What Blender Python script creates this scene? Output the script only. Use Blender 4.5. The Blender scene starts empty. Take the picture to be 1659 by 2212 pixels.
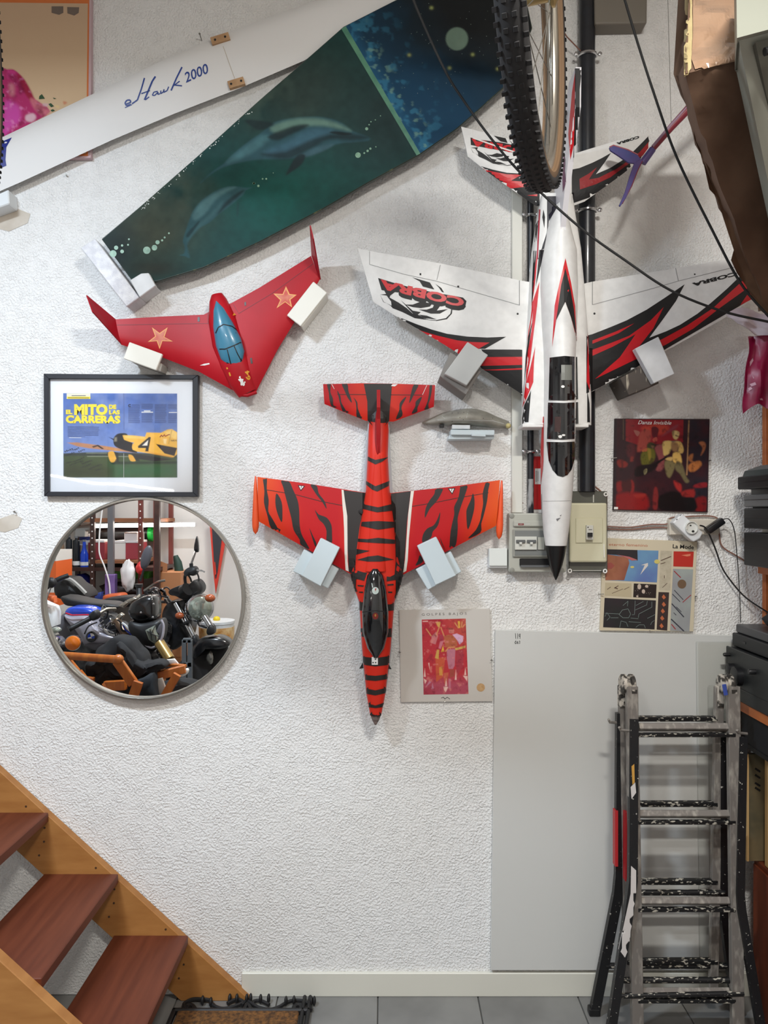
import bpy, bmesh, math, random
import numpy as np
from mathutils import Vector, Matrix, noise
from mathutils.bvhtree import BVHTree
from mathutils.geometry import tessellate_polygon
random.seed(7)
SC = bpy.context.scene
COL = SC.collection
# ---------------------------------------------------------------- camera
D, F, CX, CY, CZ = 2.55, 1661.0, 829.5, 1106.0, 1.6      # wall distance, focal length in px, principal point, eye height
cam = bpy.data.cameras.new('camera'); camo = bpy.data.objects.new('camera', cam); COL.objects.link(camo)
cam.sensor_fit = 'VERTICAL'; cam.sensor_height = 24.0; cam.lens = F / 2212 * 24.0; cam.clip_start = 0.02
camo.location = (0, -D, CZ); camo.rotation_euler = (math.pi / 2, 0, 0)
SC.camera = camo
# ---------------------------------------------------------------- world, lights, exposure
wd = bpy.data.worlds.new('world'); SC.world = wd; wd.use_nodes = True
wd.node_tree.nodes['Background'].inputs[0].default_value = (0.8, 0.85, 0.9, 1)
wd.node_tree.nodes['Background'].inputs[1].default_value = 0.02
SC.view_settings.view_transform = 'Standard'; SC.view_settings.look = 'None'
SC.view_settings.gamma = 1.0; SC.view_settings.use_curve_mapping = False
SC.view_settings.exposure = 0.07
def area(name, loc, size, sizey, power, col, rot=(0, 0, 0)):
    l = bpy.data.lights.new(name, 'AREA'); l.shape = 'RECTANGLE'; l.size = size; l.size_y = sizey
    l.energy = power; l.color = col
    o = bpy.data.objects.new(name, l); COL.objects.link(o); o.location = loc; o.rotation_euler = rot
    return o
LAMPS = [((-1.35, -1.70, 3.14), (0.75, 0.87, 1.0), 70.0, 0.0), ((0.50, -2.15, 3.14), (1.0, 0.97, 0.91), 42.0, 0.28),
         ((-1.0, -3.4, 3.14), (0.98, 0.96, 0.95), 30.0, 0.0)]          # place, colour, watts, tilt towards the wall
for i, (p, c, e, tl) in enumerate(LAMPS):
    area('ceiling_lamp_light', (p[0], p[1] + 0.03 * math.sin(tl), p[2] - 0.03 * math.cos(tl)), 0.36, 0.09, e, c, (tl, 0, 0))

# ---------------------------------------------------------------- helpers
def W(px, py, o):
    """photo pixel -> point o metres in front of the back wall"""
    s = (D - o) / F
    return Vector(((px - CX) * s, -o, CZ + (CY - py) * s))
def MR(px, py, k):
    """pixel seen in the mirror -> point k metres in front of the back wall"""
    s = (D + k - 0.03) / F
    return Vector(((px - CX) * s, -k, CZ + (CY - py) * s))
def cv(ox, oy, s, pts):
    return [(ox + x / s, oy + y / s) for x, y in pts]
def lin(c):
    out = []
    for v in c:
        v = v / 255.0
        out.append(v / 12.92 if v <= 0.04045 else ((v + 0.055) / 1.055) ** 2.4)
    return (out[0], out[1], out[2], 1.0)
MATS = {}
def mat(name, c, rough=0.5, metal=0.0, c2=None, scale=8.0, bump=0.0, bscale=60.0, coat=0.0, detail=3.0,
        stretch=None, lo=0.35, hi=0.65, emit=0.0, spec=None, trans=0.0, ior=1.45, alpha=1.0):
    if name in MATS: return MATS[name]
    m = bpy.data.materials.new(name); m.use_nodes = True
    nt = m.node_tree; b = nt.nodes['Principled BSDF']
    b.inputs['Base Color'].default_value = lin(c); b.inputs['Roughness'].default_value = rough
    b.inputs['Metallic'].default_value = metal
    if coat: b.inputs['Coat Weight'].default_value = coat; b.inputs['Coat Roughness'].default_value = 0.08
    if spec is not None: b.inputs['Specular IOR Level'].default_value = spec
    if trans: b.inputs['Transmission Weight'].default_value = trans; b.inputs['IOR'].default_value = ior
    if alpha < 1: b.inputs['Alpha'].default_value = alpha
    if emit: b.inputs['Emission Color'].default_value = lin(c); b.inputs['Emission Strength'].default_value = emit
    if c2 is not None or bump:
        tc = nt.nodes.new('ShaderNodeTexCoord'); mp = nt.nodes.new('ShaderNodeMapping')
        nt.links.new(tc.outputs['Object'], mp.inputs['Vector'])
        if stretch: mp.inputs['Scale'].default_value = stretch
    if c2 is not None:
        n = nt.nodes.new('ShaderNodeTexNoise'); n.inputs['Scale'].default_value = scale; n.inputs['Detail'].default_value = detail
        r = nt.nodes.new('ShaderNodeValToRGB')
        r.color_ramp.elements[0].position = lo; r.color_ramp.elements[0].color = lin(c)
        r.color_ramp.elements[1].position = hi; r.color_ramp.elements[1].color = lin(c2)
        nt.links.new(mp.outputs[0], n.inputs['Vector']); nt.links.new(n.outputs['Fac'], r.inputs[0])
        nt.links.new(r.outputs[0], b.inputs['Base Color'])
    if bump:
        n = nt.nodes.new('ShaderNodeTexNoise'); n.inputs['Scale'].default_value = bscale; n.inputs['Detail'].default_value = 3
        bp = nt.nodes.new('ShaderNodeBump'); bp.inputs['Strength'].default_value = bump; bp.inputs['Distance'].default_value = 0.003
        nt.links.new(mp.outputs[0], n.inputs['Vector']); nt.links.new(n.outputs['Fac'], bp.inputs['Height'])
        nt.links.new(bp.outputs[0], b.inputs['Normal'])
    MATS[name] = m
    return m
def clear_mat(name, tint=(1, 1, 1, 1), gloss=1.0, rough=0.02, ior=1.45):
    """thin clear sheet: transparent with a Fresnel reflection"""
    if name in MATS: return MATS[name]
    m = bpy.data.materials.new(name); m.use_nodes = True; nt = m.node_tree; nt.nodes.clear()
    out = nt.nodes.new('ShaderNodeOutputMaterial'); mx = nt.nodes.new('ShaderNodeMixShader')
    tr = nt.nodes.new('ShaderNodeBsdfTransparent'); gl = nt.nodes.new('ShaderNodeBsdfGlossy'); fr = nt.nodes.new('ShaderNodeFresnel')
    tr.inputs[0].default_value = tint; gl.inputs['Roughness'].default_value = rough; gl.inputs[0].default_value = (gloss, gloss, gloss, 1)
    fr.inputs[0].default_value = ior
    nt.links.new(fr.outputs[0], mx.inputs[0]); nt.links.new(tr.outputs[0], mx.inputs[1]); nt.links.new(gl.outputs[0], mx.inputs[2])
    nt.links.new(mx.outputs[0], out.inputs[0]); MATS[name] = m
    return m
ORG, GEO = {}, {}
def tag(o, label=None, cat=None, group=None, kind=None):
    if label: o['label'] = label
    if cat: o['category'] = cat
    if group: o['group'] = group
    if kind: o['kind'] = kind
    return o
def thing(name, label, cat, loc, group=None):
    o = bpy.data.objects.new(name, None); COL.objects.link(o); o.location = loc; o.empty_display_size = 0.05
    ORG[o.name] = Vector(loc)
    return tag(o, label, cat, group)
def mk(name, verts, faces, m, parent=None, smooth=None):
    verts = [Vector(v) for v in verts]
    if parent is not None: org = ORG[parent.name]
    else:
        xs = [v.x for v in verts]; ys = [v.y for v in verts]
        org = Vector(((min(xs) + max(xs)) / 2, (min(ys) + max(ys)) / 2, min(v.z for v in verts)))
    me = bpy.data.meshes.new(name)
    me.from_pydata([v - org for v in verts], [], [list(f) for f in faces]); me.update()
    if m: me.materials.append(m)
    if smooth is not None:
        me.polygons.foreach_set('use_smooth', [True] * len(me.polygons))
        if smooth < 180: me.set_sharp_from_angle(angle=math.radians(smooth))
    o = bpy.data.objects.new(name, me); COL.objects.link(o)
    if parent is not None: o.parent = parent
    else: o.location = org
    ORG[o.name] = org; GEO[o.name] = (verts, [tuple(f) for f in faces])
    return o
def mkbm(name, bm, m, parent=None, smooth=None, fix=True):
    if fix: bmesh.ops.recalc_face_normals(bm, faces=bm.faces)
    bm.verts.index_update()
    vs = [v.co.copy() for v in bm.verts]; fs = [[v.index for v in f.verts] for f in bm.faces]; bm.free()
    return mk(name, vs, fs, m, parent, smooth)
def bevel_bm(bm, w, seg=1):
    bmesh.ops.bevel(bm, geom=[e for e in bm.edges], offset=w, segments=seg, affect='EDGES', profile=0.5)
def prism_bm(pts, o0, o1, bevel=0, seg=1):
    bm = bmesh.new()
    a = [bm.verts.new((x, -o1, z)) for x, z in pts]; b = [bm.verts.new((x, -o0, z)) for x, z in pts]
    bm.faces.new(a); bm.faces.new(b[::-1]); n = len(pts)
    for i in range(n): bm.faces.new((a[i], b[i], b[(i + 1) % n], a[(i + 1) % n]))
    bmesh.ops.recalc_face_normals(bm, faces=bm.faces)
    if bevel: bevel_bm(bm, bevel, seg)
    return bm
def prism(name, pts, o0, o1, m, parent=None, bevel=0.0, seg=1, smooth=None):
    return mkbm(name, prism_bm(pts, o0, o1, bevel, seg), m, parent, smooth)
def prism_px(name, px, o0, o1, m, parent=None, bevel=0.0, seg=1, smooth=None):
    return prism(name, [(p.x, p.z) for p in (W(x, y, o1) for x, y in px)], o0, o1, m, parent, bevel, seg, smooth)
def rect(x0, y0, x1, y1): return [(x0, y0), (x1, y0), (x1, y1), (x0, y1)]
def box(name, x0, x1, o0, o1, z0, z1, m, parent=None, bevel=0.0, seg=1):
    return prism(name, [(x0, z0), (x1, z0), (x1, z1), (x0, z1)], o0, o1, m, parent, bevel, seg)
def obox(name, c, size, rot, m, parent=None, bevel=0.0, seg=2, smooth=None):
    bm = bmesh.new(); bmesh.ops.create_cube(bm, size=1.0)
    for v in bm.verts: v.co = Vector((v.co.x * size[0], v.co.y * size[1], v.co.z * size[2]))
    if bevel: bevel_bm(bm, bevel, seg)
    R = rot if isinstance(rot, Matrix) else Matrix.Rotation(rot[2], 3, 'Z') @ Matrix.Rotation(rot[1], 3, 'Y') @ Matrix.Rotation(rot[0], 3, 'X')
    for v in bm.verts: v.co = R @ v.co + Vector(c)
    return mkbm(name, bm, m, parent, smooth)
def ubox(name, p, q, m, parent=None, bevel=0.0, seg=1):
    """axis box from two corners"""
    p, q = Vector(p), Vector(q)
    return obox(name, (p + q) / 2, [abs(q[i] - p[i]) for i in range(3)], (0, 0, 0), m, parent, bevel, seg)
def frames(pts, closed=False):
    n = len(pts); T = []
    for i in range(n):
        a = pts[(i - 1) % n] if (closed or i > 0) else pts[i]; b = pts[(i + 1) % n] if (closed or i < n - 1) else pts[i]
        T.append((b - a).normalized())
    up = Vector((0, 0, 1)) if abs(T[0].z) < 0.9 else Vector((1, 0, 0))
    N = [(up - T[0] * up.dot(T[0])).normalized()]
    for i in range(1, n):
        v = N[-1] - T[i] * N[-1].dot(T[i]); N.append(v.normalized() if v.length > 1e-6 else N[-1])
    return T, N
def tube_geo(pts, r, seg=8, closed=False, flat=1.0):
    pts = [Vector(p) for p in pts]; T, N = frames(pts, closed); vs, fs = [], []
    n = len(pts)
    for i, p in enumerate(pts):
        ri = r[i] if isinstance(r, (list, tuple)) else r
        B = T[i].cross(N[i])
        for j in range(seg):
            a = 2 * math.pi * j / seg
            vs.append(p + N[i] * (math.cos(a) * ri) + B * (math.sin(a) * ri * flat))
    m = n if closed else n - 1
    for i in range(m):
        k = (i + 1) % n
        for j in range(seg):
            fs.append((i * seg + j, i * seg + (j + 1) % seg, k * seg + (j + 1) % seg, k * seg + j))
    if not closed:
        fs.append(tuple(range(seg))[::-1]); fs.append(tuple((n - 1) * seg + j for j in range(seg)))
    return vs, fs
def tube(name, pts, r, m, parent=None, seg=8, closed=False, flat=1.0):
    vs, fs = tube_geo(pts, r, seg, closed, flat)
    return mk(name, vs, fs, m, parent, 50)
def smoothpts(pts, n=6):
    pts = [Vector(p) for p in pts]; out = []
    for i in range(len(pts) - 1):
        p0 = pts[max(i - 1, 0)]; p1 = pts[i]; p2 = pts[i + 1]; p3 = pts[min(i + 2, len(pts) - 1)]
        for k in range(n):
            t = k / n
            out.append(0.5 * ((2 * p1) + (p2 - p0) * t + (2 * p0 - 5 * p1 + 4 * p2 - p3) * t * t + (3 * p1 - p0 - 3 * p2 + p3) * t ** 3))
    out.append(pts[-1]); return out
def multi(name, geos, m, parent=None, smooth=50):
    vs, fs = [], []
    for v, f in geos:
        b = len(vs); vs += list(v); fs += [tuple(i + b for i in q) for q in f]
    return mk(name, vs, fs, m, parent, smooth)
def lathe_geo(prof, org, axis, seg=24):
    ax = Vector(axis).normalized(); u = ax.orthogonal().normalized(); w = ax.cross(u); org = Vector(org); vs, fs = [], []
    for r, h in prof:
        for j in range(seg):
            a = 2 * math.pi * j / seg
            vs.append(org + ax * h + (u * math.cos(a) + w * math.sin(a)) * max(r, 1e-5))
    for i in range(len(prof) - 1):
        for j in range(seg):
            fs.append((i * seg + j, i * seg + (j + 1) % seg, (i + 1) * seg + (j + 1) % seg, (i + 1) * seg + j))
    fs.append(tuple(range(seg))[::-1]); fs.append(tuple((len(prof) - 1) * seg + j for j in range(seg)))
    return vs, fs
def lathe(name, prof, org, axis, m, parent=None, seg=24, smooth=40):
    vs, fs = lathe_geo(prof, org, axis, seg); return mk(name, vs, fs, m, parent, smooth)
def loft(name, rings, m, parent=None, smooth=50):
    n = len(rings[0]); vs = [v for r in rings for v in r]; fs = []
    for i in range(len(rings) - 1):
        for j in range(n):
            fs.append((i * n + j, i * n + (j + 1) % n, (i + 1) * n + (j + 1) % n, (i + 1) * n + j))
    fs.append(tuple(range(n))[::-1]); fs.append(tuple((len(rings) - 1) * n + j for j in range(n)))
    bm = bmesh.new(); bv = [bm.verts.new(v) for v in vs]
    for f in fs:
        try: bm.faces.new([bv[i] for i in f])
        except ValueError: pass
    return mkbm(name, bm, m, parent, smooth)
def ellip(name, c, r, m, parent=None, rot=None, seg=16, rings=10):
    bm = bmesh.new(); bmesh.ops.create_uvsphere(bm, u_segments=seg, v_segments=rings, radius=1.0)
    for v in bm.verts:
        p = Vector((v.co.x * r[0], v.co.y * r[1], v.co.z * r[2])); v.co = (rot @ p if rot else p) + Vector(c)
    return mkbm(name, bm, m, parent, 180)
# ---- flat prints and paint laid on surfaces
def flat(o):
    return lambda px, py: (W(px, py, o), Vector((0, -1, 0)))
EYE = Vector((0, -D, CZ))
def onto(*objs):
    vs, fs = [], []
    for o in objs:
        v, f = GEO[o.name]; b = len(vs); vs += v; fs += [tuple(i + b for i in q) for q in f]
    bvh = BVHTree.FromPolygons(vs, fs)
    def fn(px, py):
        d = (W(px, py, 0) - EYE).normalized()
        h, nrm, _, _ = bvh.ray_cast(EYE, d)
        if h is None: return None
        if nrm.dot(d) > 0: nrm = -nrm
        return h, nrm
    fn.bvh = bvh; fn.host = objs[0]
    return fn
def put(name, v2, tris, mp, m, parent, lift=0.0006):
    if hasattr(mp, 'host') and parent is not None and parent.type == 'EMPTY': parent = mp.host     # paint belongs to the part it lies on
    vs, ok = [], []
    for x, y in v2:
        r = mp(x, y)
        if r is None: vs.append(None); ok.append(False)
        else: vs.append(r[0] + r[1] * lift); ok.append(True)
    fs = [t for t in tris if any(ok[i] for i in t)]
    for i, v in enumerate(vs):
        if v is None:
            p = W(v2[i][0], v2[i][1], 0.1)
            if hasattr(mp, 'bvh'):
                h = mp.bvh.find_nearest(p); q = h[0]
                d = (p - EYE).normalized(); t = (q - EYE).dot(d); vs[i] = q + (EYE - q).normalized() * lift
            else: vs[i] = p
    used = sorted({i for f in fs for i in f}); idx = {u: k for k, u in enumerate(used)}
    vv = [vs[u] for u in used]; ff = []
    for f in fs:
        a, b, c = vv[idx[f[0]]], vv[idx[f[1]]], vv[idx[f[2]]]
        g = tuple(idx[i] for i in f)
        if (b - a).cross(c - a).dot(EYE - a) < 0: g = g[::-1]
        ff.append(g)
    return mk(name, vv, ff, m, parent)
def tess(polys, step=None):
    bm = bmesh.new()
    for p in polys:
        vs = [bm.verts.new((x, y, 0)) for x, y in p]
        for t in tessellate_polygon([[Vector((x, y, 0)) for x, y in p]]):
            try: bm.faces.new([vs[i] for i in t])
            except ValueError: pass
    if step:
        xs = [v.co.x for v in bm.verts]; ys = [v.co.y for v in bm.verts]
        for ax, lo, hi in ((0, min(xs), max(xs)), (1, min(ys), max(ys))):
            g = math.floor(lo / step) * step + step
            while g < hi:
                co = [0, 0, 0]; no = [0, 0, 0]; co[ax] = g; no[ax] = 1
                bmesh.ops.bisect_plane(bm, geom=bm.verts[:] + bm.edges[:] + bm.faces[:], plane_co=co, plane_no=no, dist=1e-5)
                g += step
    bmesh.ops.triangulate(bm, faces=bm.faces); bm.verts.index_update()
    v2 = [(v.co.x, v.co.y) for v in bm.verts]; fs = [tuple(v.index for v in f.verts) for f in bm.faces]; bm.free()
    return v2, fs
def decal(name, polys, mp, m, parent, lift=0.0006, step=None):
    if name in SPLIT:
        for p in polys: v2, fs = tess([p], step); put(SPLIT[name], v2, fs, mp, m, parent, lift)
        return None
    v2, fs = tess(polys, step); return put(name, v2, fs, mp, m, parent, lift)
SPLIT = {'elevon_joint': 'elevon_line', 'flap_line': 'flap_line', 'hinge_lines': 'hinge_line', 'wing_stripes': 'stripe', 'back_stripes': 'stripe', 'nose_stripes': 'stripe', 'tail_stripes': 'stripe', 'white_bands': 'white_band', 'root_black': 'black_panel', 'side_black_flash': 'side_flash', 'side_red_flash': 'side_flash', 'star_decal': 'star',
         'flecks': 'fleck', 'white_paint_spill': 'paint_spill', 'grey_tabs': 'grey_tab', 'wing_black_flash': 'wing_flash', 'wing_red_flash': 'wing_flash', 'bubble_print': 'bubble', 'flaked_patch': 'flaked_patch'}
def strip(pts, w):
    out = []
    for (x0, y0), (x1, y1) in zip(pts[:-1], pts[1:]):
        L = math.hypot(x1 - x0, y1 - y0) or 1; nx, ny = -(y1 - y0) / L * w / 2, (x1 - x0) / L * w / 2
        out.append([(x0 + nx, y0 + ny), (x1 + nx, y1 + ny), (x1 - nx, y1 - ny), (x0 - nx, y0 - ny)])
    return out
def disc(cx, cy, rx, ry=None, n=20):
    ry = ry or rx
    return [(cx + rx * math.cos(2 * math.pi * i / n), cy + ry * math.sin(2 * math.pi * i / n)) for i in range(n)]
def curve(p, n=4):
    """closed smooth outline through the given points"""
    out = []; m_ = len(p)
    for i in range(m_):
        p0, p1, p2, p3 = p[i - 1], p[i], p[(i + 1) % m_], p[(i + 2) % m_]
        for k in range(n):
            t = k / n; f = lambda a, b, c, d: 0.5 * (2 * b + (c - a) * t + (2 * a - 5 * b + 4 * c - d) * t * t + (3 * b - a - 3 * c + d) * t ** 3)
            out.append((f(p0[0], p1[0], p2[0], p3[0]), f(p0[1], p1[1], p2[1], p3[1])))
    return out
# ---- painted pictures: a fine grid whose points carry the colours of the print
def vnoise(X, Y, size, seed=0, octv=4):
    rs = np.random.RandomState(seed); out = np.zeros_like(X); amp = 1.0; tot = 0.0
    for _ in range(octv):
        L = rs.rand(64, 64); x = X / size; y = Y / size; xi = np.floor(x).astype(int); yi = np.floor(y).astype(int)
        fx = x - xi; fy = y - yi; fx = fx * fx * (3 - 2 * fx); fy = fy * fy * (3 - 2 * fy)
        g = lambda i, j: L[(xi + i) % 64, (yi + j) % 64]
        out += amp * ((g(0, 0) * (1 - fx) + g(1, 0) * fx) * (1 - fy) + (g(0, 1) * (1 - fx) + g(1, 1) * fx) * fy); tot += amp; amp *= .5; size /= 2
    return out / tot
def mask(X, Y, poly, soft):
    P = np.array(poly); inside = np.zeros(X.shape, bool); dist = np.full(X.shape, 1e9); n = len(P)
    for i in range(n):
        x0, y0 = P[i]; x1, y1 = P[(i + 1) % n]
        if y0 != y1:
            c = ((y0 > Y) != (y1 > Y)) & (X < (x1 - x0) * (Y - y0) / (y1 - y0) + x0); inside ^= c
        L2 = (x1 - x0) ** 2 + (y1 - y0) ** 2 + 1e-9; t = np.clip(((X - x0) * (x1 - x0) + (Y - y0) * (y1 - y0)) / L2, 0, 1)
        dist = np.minimum(dist, (X - x0 - t * (x1 - x0)) ** 2 + (Y - y0 - t * (y1 - y0)) ** 2)
    d = np.sqrt(dist); d = np.where(inside, d, -d); t = np.clip(d / soft + .5, 0, 1); return t * t * (3 - 2 * t)
def interp(pl, u):
    L = [0.0]
    for i in range(len(pl) - 1): L.append(L[-1] + math.hypot(pl[i + 1][0] - pl[i][0], pl[i + 1][1] - pl[i][1]))
    return np.interp(u * L[-1], L, [p[0] for p in pl]), np.interp(u * L[-1], L, [p[1] for p in pl])
def painting(name, top, bot, nu, nv, o, parent, fn, lift=.0004, rough=.4, coat=0.0):
    """print between two outline curves; fn(X, Y, blend) paints the colours"""
    u = np.linspace(0, 1, nu); tx, ty = interp(top, u); bx, by = interp(bot, u); v = np.linspace(0, 1, nv)[:, None]
    X = tx * (1 - v) + bx * v; Y = ty * (1 - v) + by * v; C = np.zeros(X.shape + (3,))
    def blend(c, al=1.0): C[:] = C * (1 - np.asarray(al)[..., None]) + np.array(lin(c)[:3]) * np.asarray(al)[..., None]
    blend.C = C; fn(X, Y, blend)
    s = (D - o) / F; vs = [Vector(((px - CX) * s, -o - lift, CZ + (CY - py) * s)) for px, py in zip(X.ravel(), Y.ravel())]
    fs = [(j * nu + i, (j + 1) * nu + i, (j + 1) * nu + i + 1, j * nu + i + 1) for j in range(nv - 1) for i in range(nu - 1)]
    m = MATS.get('printed_picture_%g_%g' % (rough, coat))
    if m is None:
        m = mat('printed_picture_%g_%g' % (rough, coat), (128, 128, 128), rough, coat=coat, spec=.25); nt = m.node_tree; at = nt.nodes.new('ShaderNodeAttribute'); at.attribute_name = 'print'
        nt.links.new(at.outputs['Color'], nt.nodes['Principled BSDF'].inputs['Base Color'])
    ob = mk(name, vs, fs, m, parent)
    ca = ob.data.color_attributes.new('print', 'FLOAT_COLOR', 'POINT'); flatc = np.ones((nu * nv, 4), np.float32); flatc[:, :3] = C.reshape(-1, 3); ca.data.foreach_set('color', flatc.ravel())
    return ob
def textgeo(s, bold=0.0, shear=0.0):
    c = bpy.data.curves.new('lettering', 'FONT'); c.body = s; c.offset = bold; c.shear = shear; c.resolution_u = 3
    o = bpy.data.objects.new('lettering', c); COL.objects.link(o)
    dg = bpy.context.evaluated_depsgraph_get(); me = bpy.data.meshes.new_from_object(o.evaluated_get(dg))
    me.calc_loop_triangles(); v = [(p.co.x, p.co.y) for p in me.vertices]; t = [tuple(l.vertices) for l in me.loop_triangles]
    bpy.data.objects.remove(o); bpy.data.curves.remove(c); bpy.data.meshes.remove(me)
    return v, t
def text(name, s, p0, p1, h, mp, m, parent, lift=0.0009, bold=0.0, shear=0.0, grow=0.0):
    """lettering fitted from p0 to p1 (px), h px tall; up is left of the reading direction"""
    v, t = textgeo(s, bold, shear)
    x0 = min(a for a, b in v); x1 = max(a for a, b in v); y1 = max(b for a, b in v); y0 = min(b for a, b in v) if grow else 0.0
    dx, dy = p1[0] - p0[0], p1[1] - p0[1]; L = math.hypot(dx, dy); ux, uy = dx / L, dy / L; vx, vy = uy, -ux
    out = []
    for a, b in v:
        s_ = (a - x0) / (x1 - x0) * L; t_ = b / y1 * h
        out.append((p0[0] + ux * s_ + vx * t_, p0[1] + uy * s_ + vy * t_))
    return put(name, out, t, mp, m, parent, lift)
def copyobj(o, parent, off):
    c = o.copy(); COL.objects.link(c); c.parent = parent; c.location = Vector(o.location) + Vector(off); ORG[c.name] = ORG[o.name]
    return c
# common materials
WHITE = (236, 236, 236)
m_white = mat('white_paint', (226, 228, 230), 0.45, c2=(214, 216, 217), scale=20)
m_black = mat('black_plastic', (22, 22, 24), 0.35)
m_ink = mat('black_print', (20, 20, 22), 0.55)
m_chrome = mat('chrome', (200, 200, 202), 0.15, metal=1.0)
m_steel = mat('dull_steel', (150, 148, 142), 0.35, metal=0.9)
m_red = mat('red_print', (206, 22, 34), 0.4)
m_whiteprint = mat('white_print', (238, 236, 232), 0.5)
# ================================================================ the room
XL, XR, YB, ZC = -3.45, 1.66, 4.25, 3.5
def wall_material():
    m = bpy.data.materials.new('stippled_white_plaster'); m.use_nodes = True; nt = m.node_tree; b = nt.nodes['Principled BSDF']
    b.inputs['Roughness'].default_value = 0.6
    tc = nt.nodes.new('ShaderNodeTexCoord')
    n1 = nt.nodes.new('ShaderNodeTexNoise'); n1.inputs['Scale'].default_value = 1.3; n1.inputs['Detail'].default_value = 4
    r1 = nt.nodes.new('ShaderNodeValToRGB')
    r1.color_ramp.elements[0].position = 0.3; r1.color_ramp.elements[0].color = lin((226, 224, 220))
    r1.color_ramp.elements[1].position = 0.7; r1.color_ramp.elements[1].color = lin((235, 235, 234))
    n2 = nt.nodes.new('ShaderNodeTexNoise'); n2.inputs['Scale'].default_value = 135; n2.inputs['Detail'].default_value = 2.5
    n2.inputs['Distortion'].default_value = 0.15
    r2 = nt.nodes.new('ShaderNodeValToRGB'); r2.color_ramp.elements[0].position = 0.40; r2.color_ramp.elements[1].position = 0.62
    n3 = nt.nodes.new('ShaderNodeTexNoise'); n3.inputs['Scale'].default_value = 30
    ad = nt.nodes.new('ShaderNodeMath'); ad.operation = 'MULTIPLY'
    bp = nt.nodes.new('ShaderNodeBump'); bp.inputs['Strength'].default_value = 0.72; bp.inputs['Distance'].default_value = 0.0048
    for n in (n1, n2, n3): nt.links.new(tc.outputs['Object'], n.inputs['Vector'])
    nt.links.new(n1.outputs['Fac'], r1.inputs[0]); nt.links.new(r1.outputs[0], b.inputs['Base Color'])
    nt.links.new(n2.outputs['Fac'], r2.inputs[0]); nt.links.new(r2.outputs[0], ad.inputs[0])
    nt.links.new(n3.outputs['Fac'], ad.inputs[1]); nt.links.new(ad.outputs[0], bp.inputs['Height'])
    nt.links.new(bp.outputs[0], b.inputs['Normal'])
    return m
m_wall = wall_material()
m_plain = mat('plain_white_plaster', (222, 218, 212), 0.7, c2=(212, 207, 200), scale=1.5)
st = lambda o: tag(o, kind='structure')
wallb = st(box('wall_back', XL - .1, XR + .1, -0.12, 0.0, 0, ZC, m_wall))
st(ubox('wall_left', (XL - .1, 0, 0), (XL, -YB, ZC), m_plain)); st(ubox('wall_right', (XR, 0, 0), (XR + .1, -YB, ZC), m_plain))
st(ubox('wall_front', (XL - .1, -YB, 0), (XR + .1, -YB - .1, ZC), m_plain)); st(ubox('ceiling', (XL - .1, .12, ZC), (XR + .1, -YB - .1, ZC + .1), m_plain))
flo = st(ubox('floor', (XL - .1, .12, -0.05), (XR + .1, -YB - .1, -0.006), mat('grout', (96, 95, 92), 0.9)))
m_tile = mat('grey_floor_tile', (128, 127, 124), 0.45, c2=(108, 107, 105), scale=5, bump=0.05, bscale=30)
T = 0.33; first = None
nx = int((XR - XL) / T) + 1; ny = int(YB / T) + 1
for i in range(nx):
    for j in range(ny):
        x0 = XL + 0.13 + i * T - T; y0 = -j * T
        if x0 + T > XR + .05: continue
        if first is None: first = ubox('tile', (x0 + .002, y0 - .002, -0.006), (x0 + T - .002, y0 - T + .002, 0.0), m_tile, flo, 0.001); o0 = (x0, y0)
        else: copyobj(first, flo, (x0 - o0[0], y0 - o0[1], 0))
m_base = mat('cream_skirting', (214, 212, 200), 0.4)
st(box('baseboard_back', -0.47, XR, 0.0, 0.013, 0.0, 0.078, m_base, bevel=0.002))
m_bare = mat('bare_plaster', (206, 198, 186), 0.85, c2=(190, 180, 166), scale=14)
decal('flaked_patch', [[(-5, 462), (40, 452), (66, 462), (60, 482), (20, 500), (-5, 494)], [(-5, 1122), (30, 1110), (48, 1120), (40, 1140), (10, 1150), (-5, 1146)]],
      flat(0.0), m_bare, wallb, 0.0012)
def nail(px, py, label, ln=0.03, r=0.0016):
    p = W(px, py, 0.0)
    vs, fs = tube_geo([p, p + Vector((0, -ln, 0.004))], r, 6); v2, f2 = lathe_geo([(0.0035, 0), (0.0035, 0.0015)], p + Vector((0, -ln, 0.004)), (0, -1, 0), 8)
    o = multi('nail', [(vs, fs), (v2, f2)], m_steel); tag(o, label, 'nail', 'nails in the plaster wall')
nail(436, 88, 'small bent nail just above the white glider wing')
nail(145, 382, 'tiny nail in the bare wall below the glider wing', 0.012)
nail(35, 1108, 'tiny nail by the flaked patch left of the black frame', 0.012)
# ---------------------------------------------------------------- ceiling lamps
m_lampbody = mat('lamp_housing', (235, 235, 235), 0.4)
for i, (p, c, e, tl) in enumerate(LAMPS):
    nm = ['cool white tube lamp hung above the stairs', 'warm white tube lamp hung above the painted model jets', 'tube lamp hung over the motorcycles'][i]
    t = thing('ceiling_lamp', nm, 'lamp', (p[0], p[1], p[2] - .04), 'tube lamps'); dn = Vector((0, math.sin(tl), -math.cos(tl)))
    obox('housing', Vector(p), (.58, .14, .04), (tl, 0, 0), m_lampbody, t, 0.006)
    em = mat('lamp_diffuser_%d' % i, tuple(int(255 * v) for v in c), 0.4, emit=3.0)
    obox('diffuser', Vector(p) + dn * .023, (.54, .11, .006), (tl, 0, 0), em, t)
    for s in (-1, 1):
        tube('hanging_cord', [(p[0] + s * .2, p[1], p[2]), (p[0] + s * .2, p[1], ZC)], 0.002, m_steel, t, 6)
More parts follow.
